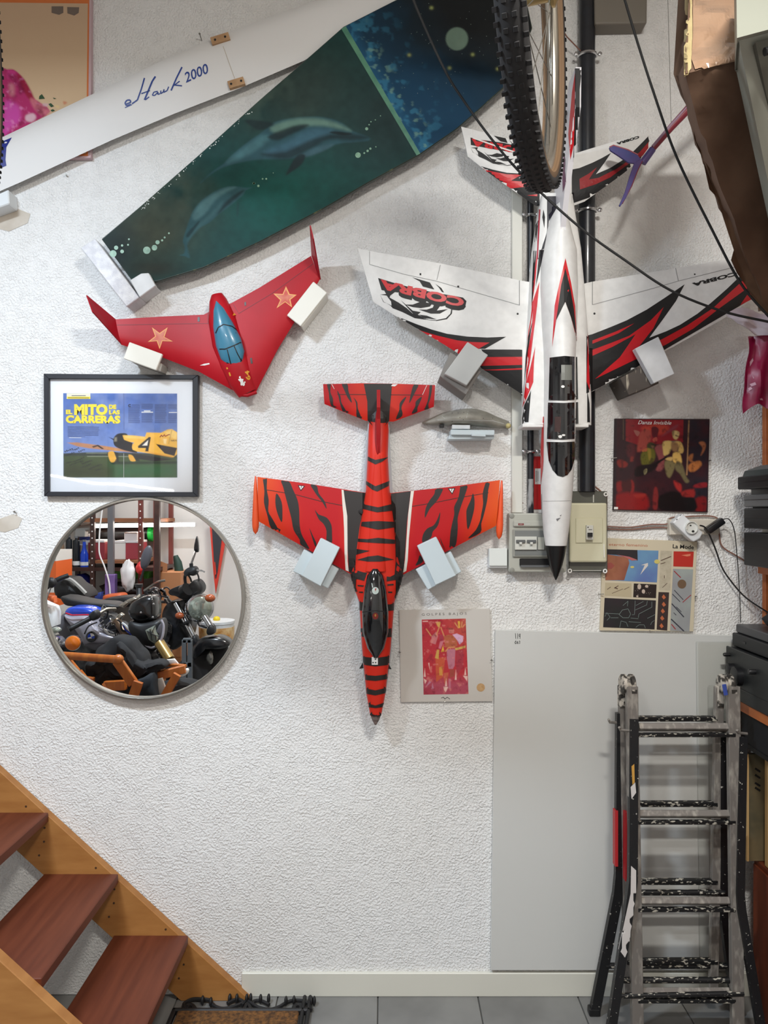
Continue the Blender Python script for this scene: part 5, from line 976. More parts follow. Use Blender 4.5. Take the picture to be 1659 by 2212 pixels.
def paint_cover(X, Y, bl):
    bl((50, 28, 34)); n1 = vnoise(X, Y, 30, 13); n2 = vnoise(X, Y, 8, 6, 3); bl((36, 34, 42), np.clip((X - 1475) / 20, 0, 1) * .9); bl((66, 28, 32), np.clip((n1 - .5) * 4, 0, 1) * .6)
    def P(c, *p, al=1.0, soft=2.0, cu=True): q_ = h(*p); bl(c, mask(X, Y, curve(q_, 3) if cu else q_, soft) * al)
    P((130, 30, 38), (300, 105), (1200, 110), (1190, 470), (1100, 480), (830, 500), (480, 510), (300, 450), cu=False, soft=3); P((178, 62, 48), (540, 260), (640, 205), (900, 200), (970, 260), (900, 340), (800, 350), (700, 340), al=.9, soft=10); P((150, 66, 58), (520, 330), (600, 270), (690, 300), (690, 430), (620, 560), (480, 620), (500, 430), soft=6); P((150, 92, 84), (425, 285), (520, 310), (480, 380)); P((84, 26, 34), (700, 250), (760, 225), (815, 270), (800, 350), (780, 420), (715, 380), soft=4); P((160, 70, 60), (720, 420), (780, 390), (790, 450), (730, 460)); P((120, 60, 70), (860, 380), (1000, 250), (1120, 190), (1080, 260), (940, 340), al=.7, soft=6)
    P((126, 66, 66), (750, 560), (870, 510), (900, 700), (880, 900), (770, 905), (820, 760), soft=5); P((110, 92, 78), (880, 470), (1010, 450), (1150, 460), (1195, 560), (1190, 630), (1150, 640)); P((200, 168, 100), (880, 470), (1000, 452), (1020, 520), (980, 640), (900, 680), (880, 600), soft=4); P((196, 160, 92), (1060, 470), (1150, 465), (1198, 560), (1190, 630), (1130, 640), (1110, 560), soft=4); P((140, 104, 70), (1010, 480), (1100, 480), (1130, 560), (1080, 620), (1020, 590), soft=5); P((206, 166, 92), (1040, 640), (1140, 640), (1175, 780), (1130, 810), (1100, 760), (1080, 825), (1035, 760), soft=4); P((190, 156, 96), (920, 720), (1030, 700), (1010, 765), (930, 745), soft=4); P((196, 166, 110), (1030, 310), (1080, 290), (1135, 320), (1120, 390), (1085, 430), (1040, 400), soft=4); P((60, 40, 36), (1070, 355), (1125, 375), (1110, 385), (1075, 375), al=.8); P((110, 90, 60), (1015, 310), (1060, 290), (1040, 380), al=.8)
    P((112, 100, 68), (910, 765), (1060, 790), (1050, 900), (985, 1025), (930, 960), soft=5); P((104, 94, 66), (1070, 800), (1165, 790), (1240, 1000), (1290, 1080), (1230, 1100), (1150, 970), (1080, 900), soft=5); P((92, 88, 34), (540, 660), (640, 560), (740, 580), (760, 700), (700, 800), (560, 830), soft=6); P((140, 118, 50), (640, 560), (690, 590), (690, 720), (660, 740), al=.8, soft=5); P((60, 56, 36), (630, 510), (690, 470), (755, 500), (740, 560), (650, 560), soft=4); P((110, 80, 60), (690, 520), (740, 530), (720, 570), al=.8); P((170, 90, 60), (560, 590), (630, 560), (630, 610), (560, 620), al=.8)
    P((26, 20, 22), (470, 850), (760, 810), (780, 860), (640, 960), (450, 1010), soft=5); P((150, 140, 100), (580, 910), (630, 880), (630, 940), (590, 980), al=.6); P((24, 18, 20), (700, 820), (930, 690), (945, 710), (740, 850), cu=False); P((90, 34, 40), (320, 520), (440, 500), (440, 700), (330, 690), al=.7, soft=8)
    P((128, 32, 34), (140, 1120), (230, 1080), (260, 1200), (180, 1250), soft=8); P((136, 36, 34), (380, 1060), (430, 1120), (420, 1240), (370, 1250), soft=6); P((70, 28, 30), (240, 1090), (380, 1070), (380, 1230), (260, 1230), soft=6); P((132, 26, 28), (140, 1300), (330, 1250), (560, 1270), (640, 1330), (620, 1520), (140, 1515), soft=10); P((150, 46, 40), (430, 1290), (600, 1270), (600, 1310), (480, 1340), al=.8, soft=6); P((120, 40, 40), (740, 1200), (790, 1190), (810, 1400), (780, 1520), (720, 1480), soft=5); P((156, 44, 42), (1050, 1070), (1160, 1130), (1160, 1250), (1080, 1180), soft=6); P((140, 40, 38), (1180, 1240), (1360, 1200), (1360, 1330), (1180, 1310), soft=6); P((116, 26, 28), (1390, 1350), (1550, 1330), (1540, 1550), (1380, 1540), soft=8); P((130, 34, 40), (1350, 1150), (1440, 1110), (1560, 1100), (1560, 1170), (1380, 1180), soft=5); P((122, 40, 36), (160, 770), (230, 740), (330, 800), (300, 860), (200, 860), soft=5); P((120, 44, 40), (380, 700), (420, 700), (420, 760), (370, 770), soft=5)
    P((20, 17, 19), (810, 1340), (900, 1270), (1040, 1230), (1150, 1270), (1200, 1330), (1360, 1340), (1380, 1540), (860, 1540), soft=6); P((168, 102, 56), (1270, 850), (1330, 790), (1450, 760), (1480, 830), (1380, 920), (1300, 930), soft=5); P((150, 92, 56), (1270, 700), (1350, 650), (1340, 760), (1390, 790), (1300, 770), soft=5); P((166, 100, 66), (1440, 480), (1500, 460), (1545, 500), (1530, 590), (1470, 675), (1500, 560), soft=5); P((150, 112, 78), (1275, 130), (1295, 130), (1262, 985), (1240, 985), cu=False); P((110, 90, 70), (258, 110), (268, 110), (266, 430), (256, 430), cu=False, al=.8); P((40, 34, 40), (118, 110), (165, 110), (150, 1500), (115, 1500), cu=False, al=.8)
    bl((30, 20, 24), np.clip((.4 - n2) * 5, 0, 1) * .5)
painting('cover_print', [h((130, 108))[0], h((1600, 128))[0]], [h((118, 1518))[0], h((1560, 1550))[0]], 180, 180, O_, t, paint_cover, .0004, .3, .3)
text('title', 'Danza Invisible', h((490, 190))[0], h((1010, 198))[0], 8, flat(O_), m_whiteprint, t, .0012, shear=.35); decal('price_sticker', [h((118, 1478), (180, 1480), (178, 1515), (115, 1515))], flat(O_), m_whiteprint, t, .0009)
hook(1322, 990, .012, t); hook(1533, 995, -.006, t)
t = thing('record_sleeve', 'cream record sleeve with a grid of small pictures below the socket', 'record sleeve', W(1398, 1364, 0.0), 'record sleeves pinned to the wall')
prism_px('card', [(1303, 1162), (1506, 1170), (1498, 1364), (1296, 1362)], .001, .010, mat('sleeve_cream', (206, 194, 168), .6), t, .0006)
i5 = lambda *p: cv(1290, 1150, 7.213, list(p)); O_ = .010
text('title', 'La Mode', i5((1175, 245))[0], i5((1505, 262))[0], 8.5, flat(O_), m_ink, t, .0005, bold=.02); text('subtitle', 'el eterno femenino', i5((95, 205))[0], i5((785, 225))[0], 6, flat(O_), mat('subtitle_orange', (186, 110, 80), .6), t, .0005)
def pan(nm, c, *p, c2=None, sc=20, lift=.0005): decal(nm, [i5(*p)], flat(O_), mat('cover_' + nm, c, .5, c2=c2, scale=sc), t, lift)
pan('blue_picture', (94, 116, 170), (130, 262), (955, 285), (930, 780), (125, 745), c2=(110, 158, 186), sc=8)
pan('face_tone', (168, 108, 78), (130, 340), (480, 390), (500, 480), (420, 745), (125, 745), c2=(136, 78, 60), sc=10, lift=.0008); pan('hat_dark', (40, 36, 40), (130, 262), (625, 275), (630, 440), (300, 350), (130, 340), lift=.0010); pan('hat_brim', (180, 100, 100), (300, 345), (500, 380), (630, 430), (540, 440), (430, 385), lift=.0012)
pan('lips', (160, 80, 72), (140, 480), (220, 470), (270, 520), (220, 570), (140, 560), lift=.0012)
pan('arrow_white', (216, 208, 200), (680, 510), (790, 475), (790, 520), (670, 660), (740, 510), lift=.0010); decal('yellow_ovals', [disc(*i5((545, 540))[0], 4.2, 2.4), disc(*i5((930, 455))[0], 6, 4.6)], flat(O_), mat('oval_yellow', (206, 192, 110), .5), t, .0012)
pan('specimen_strip', (194, 184, 162), (985, 285), (1165, 290), (1140, 905), (965, 900), c2=(180, 170, 148), sc=60); pan('red_square', (184, 46, 34), (1190, 295), (1505, 300), (1490, 540), (1185, 530)); pan('red_arrow', (220, 130, 100), (1310, 355), (1455, 335), (1450, 365), (1400, 375), lift=.0008)
pan('note_panel', (186, 172, 142), (125, 782), (535, 795), (535, 1010), (115, 985)); pan('star_panel', (40, 28, 26), (570, 795), (925, 812), (915, 1025), (560, 1010)); pan('night_panel', (30, 34, 32), (115, 1020), (915, 1060), (893, 1512), (92, 1478), c2=(46, 34, 40), sc=10)
pan('diamond_strip', (58, 44, 42), (955, 928), (1120, 935), (1090, 1530), (925, 1515)); pan('silver_panel', (160, 168, 162), (1180, 568), (1495, 575), (1435, 1545), (1135, 1530), c2=(146, 144, 148), sc=8)
decal('note_marks', strip(i5((155, 890), (210, 850)), 1.2) + strip(i5((270, 860), (320, 880)), 2) + strip(i5((265, 870), (330, 830)), 1.4) + strip(i5((230, 950), (400, 880)), .8) + strip(i5((990, 440), (1150, 375)), 1.6) + strip(i5((985, 490), (1060, 470)), 1.4) + strip(i5((1045, 670), (1045, 715)), 1.4) + strip(i5((1015, 860), (1090, 790)), 1) + strip(i5((420, 890), (500, 850)), 1), flat(O_), mat('note_ink', (84, 58, 46), .5), t, .0008)
decal('star_marks', [disc(*i5((655, 845))[0], 4, 6), disc(*i5((720, 920))[0], 3.6, 4.6), disc(*i5((770, 840))[0], 3.6, 3), disc(*i5((625, 995))[0], 2.4, 2)] + [disc(*i5((random.uniform(580, 900), random.uniform(820, 1010)))[0], .6, None, 6) for _ in range(14)], flat(O_), mat('cover_shell', (198, 180, 166), .5), t, .0008)
circ = strip(i5((590, 1065), (580, 1280), (540, 1285)), .8) + strip(i5((590, 1210), (770, 1130), (780, 1070)), .8) + strip(i5((600, 1140), (720, 1075)), .8) + strip(i5((640, 1330), (650, 1270), (850, 1165), (850, 1080)), .8) + strip(i5((120, 1260), (340, 1270)), .8) + strip(i5((520, 1335), (640, 1345)), .8) + strip(i5((210, 1330), (330, 1330)), .8) + strip(i5((780, 1340), (900, 1280)), .8) + strip(i5((490, 1390), (680, 1405)), .8) + strip(i5((830, 1440), (850, 1400), (890, 1370)), .8) + strip(i5((340, 1280), (390, 1210), (480, 1190), (520, 1270), (490, 1330), (400, 1330), (340, 1280)), .9) + strip(i5((350, 1480), (370, 1380), (450, 1400), (480, 1470)), .8) + strip(i5((120, 1310), (150, 1250), (200, 1320), (150, 1370)), .8) + strip(i5((600, 1480), (650, 1440), (730, 1440), (750, 1490)), .8) + strip(i5((400, 1140), (480, 1070), (470, 1150)), .8)
decal('circuit_lines', circ, flat(O_), mat('circuit_grey', (122, 136, 132), .5), t, .0008)
decal('orange_diamonds', [i5((x, y - 40), (x + 35, y + 10), (x, y + 40), (x - 30, y)) for x, y in ((1035, 1005), (1035, 1120), (1020, 1225), (1010, 1335), (1000, 1455))], flat(O_), mat('diamond_orange', (190, 104, 66), .5), t, .0008)
decal('silver_bars', strip(i5((1200, 900), (1340, 1050)), 1.6) + strip(i5((1170, 960), (1290, 1080)), 1.6) + strip(i5((1160, 1110), (1350, 1320)), 2.4) + strip(i5((1150, 1350), (1350, 1540)), 2.6) + strip(i5((1230, 1160), (1310, 1240)), 1.6) + strip(i5((1190, 1250), (1230, 1290)), 1.4), flat(O_), mat('bar_dark', (60, 60, 70), .5), t, .0008)
decal('silver_red_bars', strip(i5((1195, 600), (1300, 705)), 2) + strip(i5((1330, 1090), (1460, 975)), 1.6) + strip(i5((1155, 1430), (1220, 1510)), 2), flat(O_), mat('bar_red', (160, 52, 56), .5), t, .0009); decal('bronze_seal', [disc(*i5((1318, 805))[0], 9.5, 9.8)], flat(O_), mat('seal_bronze', (112, 88, 66), .5), t, .0010)
hook(1294, 1283, .012, t); hook(1502, 1288, -.006, t); hook(1402, 1362, 0, t)
# ================================================================ folding ladder
def bar(name, p, q, wx, wy, m, par, bevel=.001):
    """rectangular beam from p to q, wx across in the wall plane, wy in depth"""
    p, q = Vector(p), Vector(q); z = (q - p).normalized(); y = Vector((0, 1, 0)); x = y.cross(z).normalized(); y = z.cross(x)
    return obox(name, (p + q) / 2, (wx, wy, (q - p).length), Matrix((x, y, z)).transposed(), m, par, bevel, 1)
def fanbar(name, pts, wx, wy, m, par):
    """bent rail: rectangular section swept through points in depth planes"""
    rings = []
    for i, p in enumerate(pts):
        a = pts[max(i - 1, 0)]; b = pts[min(i + 1, len(pts) - 1)]; d = (b - a).normalized(); x = Vector((0, 1, 0)).cross(d).normalized()
        rings.append([p + x * wx / 2 + Vector((0, wy / 2, 0)), p + x * wx / 2 - Vector((0, wy / 2, 0)), p - x * wx / 2 - Vector((0, wy / 2, 0)), p - x * wx / 2 + Vector((0, wy / 2, 0))])
    return loft(name, rings, m, par, 20)
m_lalu = mat('spattered_aluminium', (128, 122, 116), .5, metal=.35, c2=(176, 170, 160), scale=60, lo=.5, hi=.75, stretch=(1, 1, .35))
m_lblk = mat('spattered_black_steel', (22, 22, 24), .45, c2=(190, 186, 176), scale=110, lo=.68, hi=.71)
m_lblk2 = mat('spattered_black_rung', (20, 20, 21), .45, c2=(176, 170, 156), scale=130, lo=.58, hi=.62, stretch=(.5, 1, 1))
t = thing('step_ladder', 'folded paint spattered ladder with black outer rails and grey rungs', 'ladder', (W(1465, 2200, .17).x, -.17, 0))
def fo(px, o): p = W(px, CY + CZ * F / (D - o), o); p.z = 0.0; return p
bar('inner_rail', W(1364, 1482, .19), fo(1377, .24), .034, .022, m_lalu, t); bar('inner_rail', W(1583, 1482, .19), fo(1593, .24), .036, .022, m_lalu, t)
bar('inner_rail', W(1344, 1482, .15), W(1356, 2150, .105), .024, .02, m_lalu, t); bar('inner_rail', W(1553, 1484, .15), W(1540, 2150, .105), .026, .02, m_lalu, t)
fanbar('outer_rail', [W(1368, 1552, .20), W(1366, 1900, .228), W(1358, 1962, .233), fo(1314, .25)], .026, .022, m_lblk, t)
fanbar('outer_rail', [W(1603, 1590, .20), W(1597, 1930, .228), W(1600, 1962, .233), fo(1650, .25)], .024, .022, m_lblk, t)
fanbar('outer_rail', [W(1341, 1540, .145), W(1338, 1890, .118), W(1334, 1930, .115), fo(1283, .10)], .03, .022, m_lblk, t)
fanbar('outer_rail', [W(1562, 1560, .145), W(1562, 1960, .118), W(1566, 2000, .115), fo(1590, .10)], .024, .022, m_lblk, t)
for y in (1574, 1762, 1950, 2146):
    o = .19 + (y - 1482) / 770 * .05; a, b = W(1380, y, o), W(1576, y, o)
    obox('rung', (a + b) / 2 + Vector((0, .008, .002)), ((b - a).length, .03, .02), (math.radians(-32), 0, 0), m_lalu, t, .003)
    obox('rung_edge', (a + b) / 2 + Vector((.004, -.006, -.017)), ((b - a).length + .02, .014, .012), (0, 0, 0), m_lblk2, t, .002)
for y in (1552, 1736, 1904, 2076):
    o = .15 - (y - 1482) / 700 * .045; a, b = W(1352, y, o), W(1549, y, o)
    obox('rung', (a + b) / 2, ((b - a).length, .02, .016), (0, 0, 0), m_lblk2, t, .003)
for y, x0, x1, o in ((1928, 1376, 1566, .13), (2086, 1308, 1585, .11), (2117, 1345, 1580, .22)): tube('cross_tube', [W(x0, y, o), W(x1, y, o)], .009, m_lblk2, t, 10)
tube('cross_tube', [W(1336, 2151, .24), W(1606, 2146, .24)], .008, m_lblk2, t, 10)
for x, sx in ((1355, 0), (1568, 1)):
    c_ = W(x, 1477, .17); a = c_ + Vector((-.02, 0, 0))
    lathe('hinge', [(.026, 0), (.03, .003), (.03, .014), (.022, .015), (.022, .026), (.03, .027), (.03, .037), (.026, .04)], a, (1, 0, 0), mat('hinge_spatter', (60, 56, 52), .5, metal=.3, c2=(196, 188, 176), scale=50, lo=.46, hi=.56), t, 20)
    for dx, oo in ((-.012, .152), (.012, .19)): ubox('hinge_cheek', (c_.x + dx - .01, -oo - .012, c_.z - .075), (c_.x + dx + .01, -oo + .012, c_.z - .01), mat('hinge_spatter', (60, 56, 52)), t, .002)
p = W(1566, 1490, .205); obox('blue_paint_dab', p, (.012, .004, .034), (0, math.radians(-10), 0), mat('dab_blue', (56, 76, 150), .5), t, .001)
for x0, x1, y, o in ((1315, 1342, 1560, .15), (1338, 1372, 1577, .205), (1592, 1614, 1583, .205)): tube('locking_pin', [W(x0, y - 6, o + .005), W(x0 + 2, y, o), W(x1, y + 2, o)], .0045, m_lalu, t, 8)
m_sred = mat('sticker_red', (176, 40, 44), .45)
for x, y0, y1, o in ((1332, 1752, 1872, .15), (1354, 1756, 1904, .17)): prism_px('red_sticker', rect(x - 3.2, y0, x + 3.2, y1), o - .03, o - .005, m_sred, t)
decalp = [[(1363, 1870), (1374, 1880), (1374, 1960), (1362, 2010), (1360, 2045), (1350, 2068), (1336, 2050), (1350, 1985), (1362, 1930)], [(1362, 1700), (1372, 1690), (1374, 1712), (1364, 1726)]]
rails = [o_ for o_ in t.children if o_.name.startswith('outer_rail')]
on = onto(rails[0]); decal('white_paint_spill', decalp, on, mat('spill_white', (206, 200, 196), .5), t, .0008, 8); decal('ochre_paint_spill', [[(1364, 1655), (1370, 1650), (1371, 1690), (1366, 1695)]], on, mat('spill_ochre', (196, 146, 66), .5), t, .0008)
for px_, o in ((1314, .25), (1650, .25), (1283, .10), (1590, .10)): p = fo(px_, o); obox('rubber_foot', p + Vector((0, 0, .012)), (.036, .03, .024), (0, 0, 0), m_black, t, .004)
# ================================================================ shelf unit at the right wall
m_shelf = mat('orange_pine', (190, 108, 54), .5, c2=(172, 92, 44), scale=4, stretch=(2, 2, 10), lo=.3, hi=.7)
t = thing('shelf_unit', 'orange pine shelf unit along the right wall with boards on several levels', 'shelf', (1.4, -.65, 0))
ubox('side_panel', (1.248, -.012, 0), (1.655, -.036, 2.10), m_shelf, t, .001); ubox('side_panel', (1.248, -1.28, 0), (1.655, -1.304, 2.10), m_shelf, t, .001)
for z, x in ((.972, 1.125), (1.40, 1.22), (2.10, 1.37)): ubox('shelf_board', (x, -.04, z), (1.655, -1.276, z + .03), m_shelf, t, .001)
m_dev = mat('device_black', (22, 23, 25), .5); m_dev2 = mat('device_grey', (96, 96, 96), .4); m_devg = mat('device_green_black', (44, 54, 54), .35)
a = thing('amplifier', 'wide black amplifier with round knobs on the orange shelf', 'amplifier', (1.25, -.3, 1.002))
ubox('case', (1.123, -.045, 1.008), (1.42, -.52, 1.162), m_dev, a, .003); ubox('fascia', (1.115, -.043, 1.006), (1.123, -.522, 1.164), mat('fascia_black', (30, 32, 32), .45), a, .002)
for y, z, r in ((.095, 1.10, .017), (.14, 1.085, .03), (.24, 1.12, .008), (.07, 1.14, .006)): lathe('knob', [(r, 0), (r, .018), (r * .85, .02)], (1.115, -y, z), (-1, 0, 0), m_black, a, 20)
ubox('trim_line', (1.1135, -.045, 1.045), (1.115, -.52, 1.048), m_black, a)
for y in (.08, .48): ubox('foot', (1.14, -y + .015, 1.002), (1.17, -y - .015, 1.008), m_black, a)
a = thing('tape_deck', 'thin black deck stacked on the amplifier with a stepped top', 'hi-fi deck', (1.25, -.3, 1.164))
ubox('case', (1.134, -.045, 1.166), (1.40, -.50, 1.208), m_dev, a, .003); ubox('upper_case', (1.146, -.045, 1.209), (1.40, -.49, 1.236), mat('deck_grey', (58, 58, 60), .4), a, .003); ubox('button', (1.1325, -.12, 1.185), (1.134, -.14, 1.192), m_black, a)
for y in (.12, .46): ubox('foot', (1.15, -y + .012, 1.164), (1.17, -y - .012, 1.167), m_black, a)
def lump(name, c, r, m, amp=.12, fr=6.0, par=None, seg=24, rings=16):
    bm = bmesh.new(); bmesh.ops.create_uvsphere(bm, u_segments=seg, v_segments=rings, radius=1.0); c = Vector(c)
    for v in bm.verts:
        k_ = 1 + amp * noise.noise(v.co * fr * .35 + c * 3) + amp * .5 * noise.noise(v.co * fr); v.co = Vector((v.co.x * r[0], v.co.y * r[1], v.co.z * r[2])) * k_ + c
    return mkbm(name, bm, m, par, 180)
tag(lump('pouch', (1.235, -.24, 1.272), (.085, .10, .03), mat('black_cloth', (18, 18, 20), .9), .1), 'soft black pouch lying on the tape deck', 'pouch')
yy = .16
for nm, lab, x, z0, z1, m_, cat in (('speaker_base', 'large black unit at the bottom of the stack beside the socket', 1.155, 1.430, 1.535, m_dev, 'hi-fi unit'), ('cassette_box', 'flat black box in the middle of the stack', 1.155, 1.548, 1.612, m_dev, 'hi-fi unit'),
                                ('silver_deck', 'slim silver deck in the stack of black units', 1.155, 1.616, 1.655, m_dev2, 'hi-fi deck'), ('black_case', 'wide black case with a greenish domed lid on top of the stack', 1.135, 1.672, 1.712, m_dev, 'case')):
    a = thing(nm, lab, cat, (1.3, -.22, z0))
    ubox('case', (x, -.08, z0), (1.50, -.42, z1), m_, a, .004, 2)
    ubox('seam', (x - .0012, -.085, z0 + (z1 - z0) * .55), (x, -.415, z0 + (z1 - z0) * .55 + .002), m_black, a)
    ubox('seam', (x + .002, -.0795, z0 + (z1 - z0) * .55), (1.49, -.0788, z0 + (z1 - z0) * .55 + .002), m_black, a)
    if nm == 'black_case':
        loft('lid', [[Vector(p) for p in ((x + .012, -.09, z1), (x + .012, -.41, z1), (1.49, -.41, z1), (1.49, -.09, z1))], [Vector(p) for p in ((x + .016, -.095, z1 + .018), (x + .016, -.405, z1 + .018), (1.48, -.405, z1 + .018), (1.48, -.095, z1 + .018))], [Vector(p) for p in ((x + .055, -.12, z1 + .035), (x + .055, -.38, z1 + .035), (1.45, -.38, z1 + .035), (1.45, -.12, z1 + .035))]], m_devg, a, 20)
        ubox('foot', (x + .035, -.10, 1.655), (1.48, -.40, z0), m_black, a)
    if nm == 'cassette_box': ubox('foot', (x + .05, -.10, 1.535), (1.48, -.40, z0), m_steel, a)
    if nm == 'silver_deck': ubox('foot', (x + .02, -.10, 1.612), (1.48, -.40, z0), m_dev, a)
a = thing('drawer_box', 'black box under the orange shelf above the stacked canvases', 'box', (1.3, -.3, .856)); ubox('case', (1.145, -.085, .858), (1.60, -.55, .971), mat('matt_black', (24, 23, 25), .7), a, .003); ubox('lip', (1.14, -.083, .858), (1.146, -.552, .872), m_black, a)
a = thing('cabinet', 'low red-brown wooden cabinet at the foot of the shelves', 'cabinet', (1.4, -.4, 0)); m_cab = mat('red_brown_wood', (110, 50, 26), .5, c2=(92, 38, 18), scale=4, stretch=(1, 6, 1)); ubox('carcass', (1.185, -.085, 0), (1.64, -.80, .495), m_cab, a, .003); ubox('door', (1.178, -.095, .02), (1.185, -.43, .48), m_cab, a, .002); ubox('door', (1.178, -.44, .02), (1.185, -.79, .48), m_cab, a, .002); lathe('knob', [(.006, 0), (.012, .012), (.008, .02)], (1.178, -.40, .30), (-1, 0, 0), m_steel, a, 12)
for i, (x0, o, z1, c_, c2_, lab) in enumerate(((1.152, .105, .835, (120, 104, 74), (76, 72, 54), 'ochre painted canvas with dark strokes standing on the cabinet'), (1.195, .15, .83, (186, 150, 96), (170, 132, 82), 'bare wooden panel in front of the ochre canvas'), (1.205, .19, .80, (186, 184, 172), (150, 150, 140), 'pale framed canvas at the front of the stacked canvases'))):
    a = thing('canvas', lab, 'canvas', (1.35, -o, .497), 'canvases on the cabinet')
    ubox('panel', (x0, -o, .497), (1.56, -o - .016, z1), mat('canvas_%d' % i, c_, .7, c2=c2_, scale=9), a, .001)
    ubox('stretcher_edge', (x0 - .006, -o + .001, .497), (x0, -o - .018, z1), mat('stretcher_pine', (196, 160, 108), .6), a)
    if i == 0: multi('brush_strokes', [tube_geo([Vector((x0 + .02, -o - .0165, z)), Vector((x0 + .035, -o - .017, z - .01))], .003, 6) for z in (.79, .77, .745, .73)], m_ink, a)
a = thing('plastic_bag', 'white plastic bag hanging from the cabinet knob', 'bag', (1.12, -.40, .28)); lump('bag', (1.135, -.40, .245), (.04, .06, .07), mat('bag_white', (204, 204, 206), .4), .15, 5, a); tube('bag_handle', [(1.16, -.40, .30), (1.155, -.40, .315), (1.135, -.40, .30)], .003, m_whiteprint, a, 6)
# cloths on the top shelf
def sheet(name, grid, m, par=None, th=.004):
    nx_, ny_ = len(grid[0]), len(grid); vs = [p for r_ in grid for p in r_]; n0 = len(vs); vs = vs + [p + Vector((0, th, 0)) for p in vs]; fs = []
    for j in range(ny_ - 1):
        for i in range(nx_ - 1):
            a_ = j * nx_ + i; fs.append((a_, a_ + nx_, a_ + nx_ + 1, a_ + 1)); fs.append((n0 + a_, n0 + a_ + 1, n0 + a_ + nx_ + 1, n0 + a_ + nx_))
    per = [i for i in range(nx_)] + [j * nx_ + nx_ - 1 for j in range(1, ny_)] + [(ny_ - 1) * nx_ + i for i in range(nx_ - 2, -1, -1)] + [j * nx_ for j in range(ny_ - 2, 0, -1)]
    for i in range(len(per)): a_, b_ = per[i], per[(i + 1) % len(per)]; fs.append((a_, b_, n0 + b_, n0 + a_))
    return mk(name, vs, fs, m, par, 60)
def drape(name, x0, x1, y0, y1, o, m, par, amp=.02, n=14, edge=5, seed=0):
    g_ = []
    for j in range(n):
        r_ = []
        for i in range(n):
            u, v = i / (n - 1), j / (n - 1); px = x0(v) + (x1 - x0(v)) * u; py = y0(u) + (y1(u) - y0(u)) * v
            q_ = noise.noise(Vector((u * 3 + seed, v * 3, seed))); p = W(px + edge * q_ * (1 - u), py + edge * q_, o); p.y -= amp * (noise.noise(Vector((u * 4 + seed * 2, v * 2.5, 1))) + .6 * math.sin(u * 14 + v * 3 + seed)); r_.append(p)
        g_.append(r_)
    return sheet(name, g_, m, par)
a = thing('pink_bag', 'crumpled magenta bag with white flecks hanging off the top shelf', 'bag', W(1640, 890, .15))
pb = drape('bag_cloth', lambda v: 1614 - 4 * v, 1715, lambda u: 728 - 6 * u, lambda u: 892 - 20 * math.sin(u * 5), .13, mat('magenta_plastic', (164, 22, 78), .35, c2=(120, 12, 52), scale=12), a, .018, 16, 6, 2)
on = onto(pb); decal('flecks', [cv(1540, 640, 7.9, p) for p in ([(625, 1120), (680, 1055), (690, 1100), (630, 1200)], [(670, 1330), (710, 1400), (695, 1405)], [(630, 1500), (725, 1465), (745, 1510), (660, 1540)], [(605, 1570), (650, 1545), (680, 1580), (615, 1620)], [(790, 1750), (830, 1735), (855, 1780), (800, 1770)])], on, mat('fleck_pink', (226, 178, 196), .5), a, .0015)
a = thing('white_cloth', 'crumpled white cloth on the top shelf above the magenta bag', 'cloth', W(1620, 735, .16))
drape('cloth', lambda v: 1572 + 36 * v, 1725, lambda u: 676 - 6 * math.sin(u * 6), lambda u: 712 + 40 * u, .17, mat('cloth_white', (216, 208, 212), .8, c2=(176, 158, 168), scale=9), a, .02, 16, 8, 5)
# ================================================================ carton and bin on the top shelf
def q3(x, y, o): return W(x, y, o)
def hexa(name, secs, m, par, back): return loft(name, [[l, r_, r_ + back, l + back] for l, r_ in secs], m, par, 20)
m_card = mat('brown_cardboard', (112, 86, 68), .75, c2=(92, 68, 52), scale=9, bump=.3, bscale=12)
a = thing('cardboard_box', 'tilted brown cardboard box wrapped in shiny packing tape on the top shelf', 'box', W(1660, 680, .45))
secs = [((1490, -60, .80), (1640, -60, .80)), ((1484, 60, .88), (1640, 50, .88)), ((1480, 158, .95), (1640, 118, .95)), ((1515, 285, .84), (1680, 240, .84)), ((1560, 410, .72), (1720, 360, .72)), ((1608, 540, .60), (1770, 500, .60)), ((1656, 668, .48), (1830, 640, .48))]
crings = []
for si in range(37):
    u = si / 36 * (len(secs) - 1); k0 = min(int(u), len(secs) - 2); f_ = u - k0; l0, r0 = [q3(*p) for p in secs[k0]]; l1, r1 = [q3(*p) for p in secs[k0 + 1]]; l_, r_ = l0.lerp(l1, f_), r0.lerp(r1, f_); back = Vector((.03, .10, .02)); ring = []
    for v in range(13): p = l_.lerp(r_, v / 12); ring.append(p + Vector((0, -.012 * noise.noise(p * 14) - .007 * noise.noise(p * 34), .006 * noise.noise(p * 20 + Vector((5, 0, 0))))))
    for v in range(4): p = (r_ + back).lerp(l_ + back, v / 3); ring.append(p + Vector((.012 * noise.noise(p * 22), 0, 0)) * (1 if v == 3 else 0))
    crings.append(ring)
ct = loft('carton', crings, m_card, a, 70)
flap = [q3(*p) for p in ((1490, -60, .70), (1468, -60, .66), (1462, 60, .70), (1455, 160, .78), (1470, 205, .78), (1484, 230, .80), (1490, 160, .86), (1486, 40, .78))]
mk('side_flap', flap + [p + Vector((.004, .006, 0)) for p in flap], [tuple(range(8)), tuple(range(15, 7, -1))] + [(i, i + 8, (i + 1) % 8 + 8, (i + 1) % 8) for i in range(8)], mat('flap_brown', (84, 62, 46), .8), a)
rag = [(1484, 200, .84), (1496, 262, .80), (1500, 300, .77), (1518, 345, .72), (1532, 408, .68), (1548, 425, .66), (1562, 470, .62), (1585, 540, .56), (1579, 562, .55), (1592, 590, .53), (1610, 615, .50), (1640, 668, .47), (1668, 690, .46), (1640, 600, .5), (1560, 400, .68), (1510, 240, .82)]
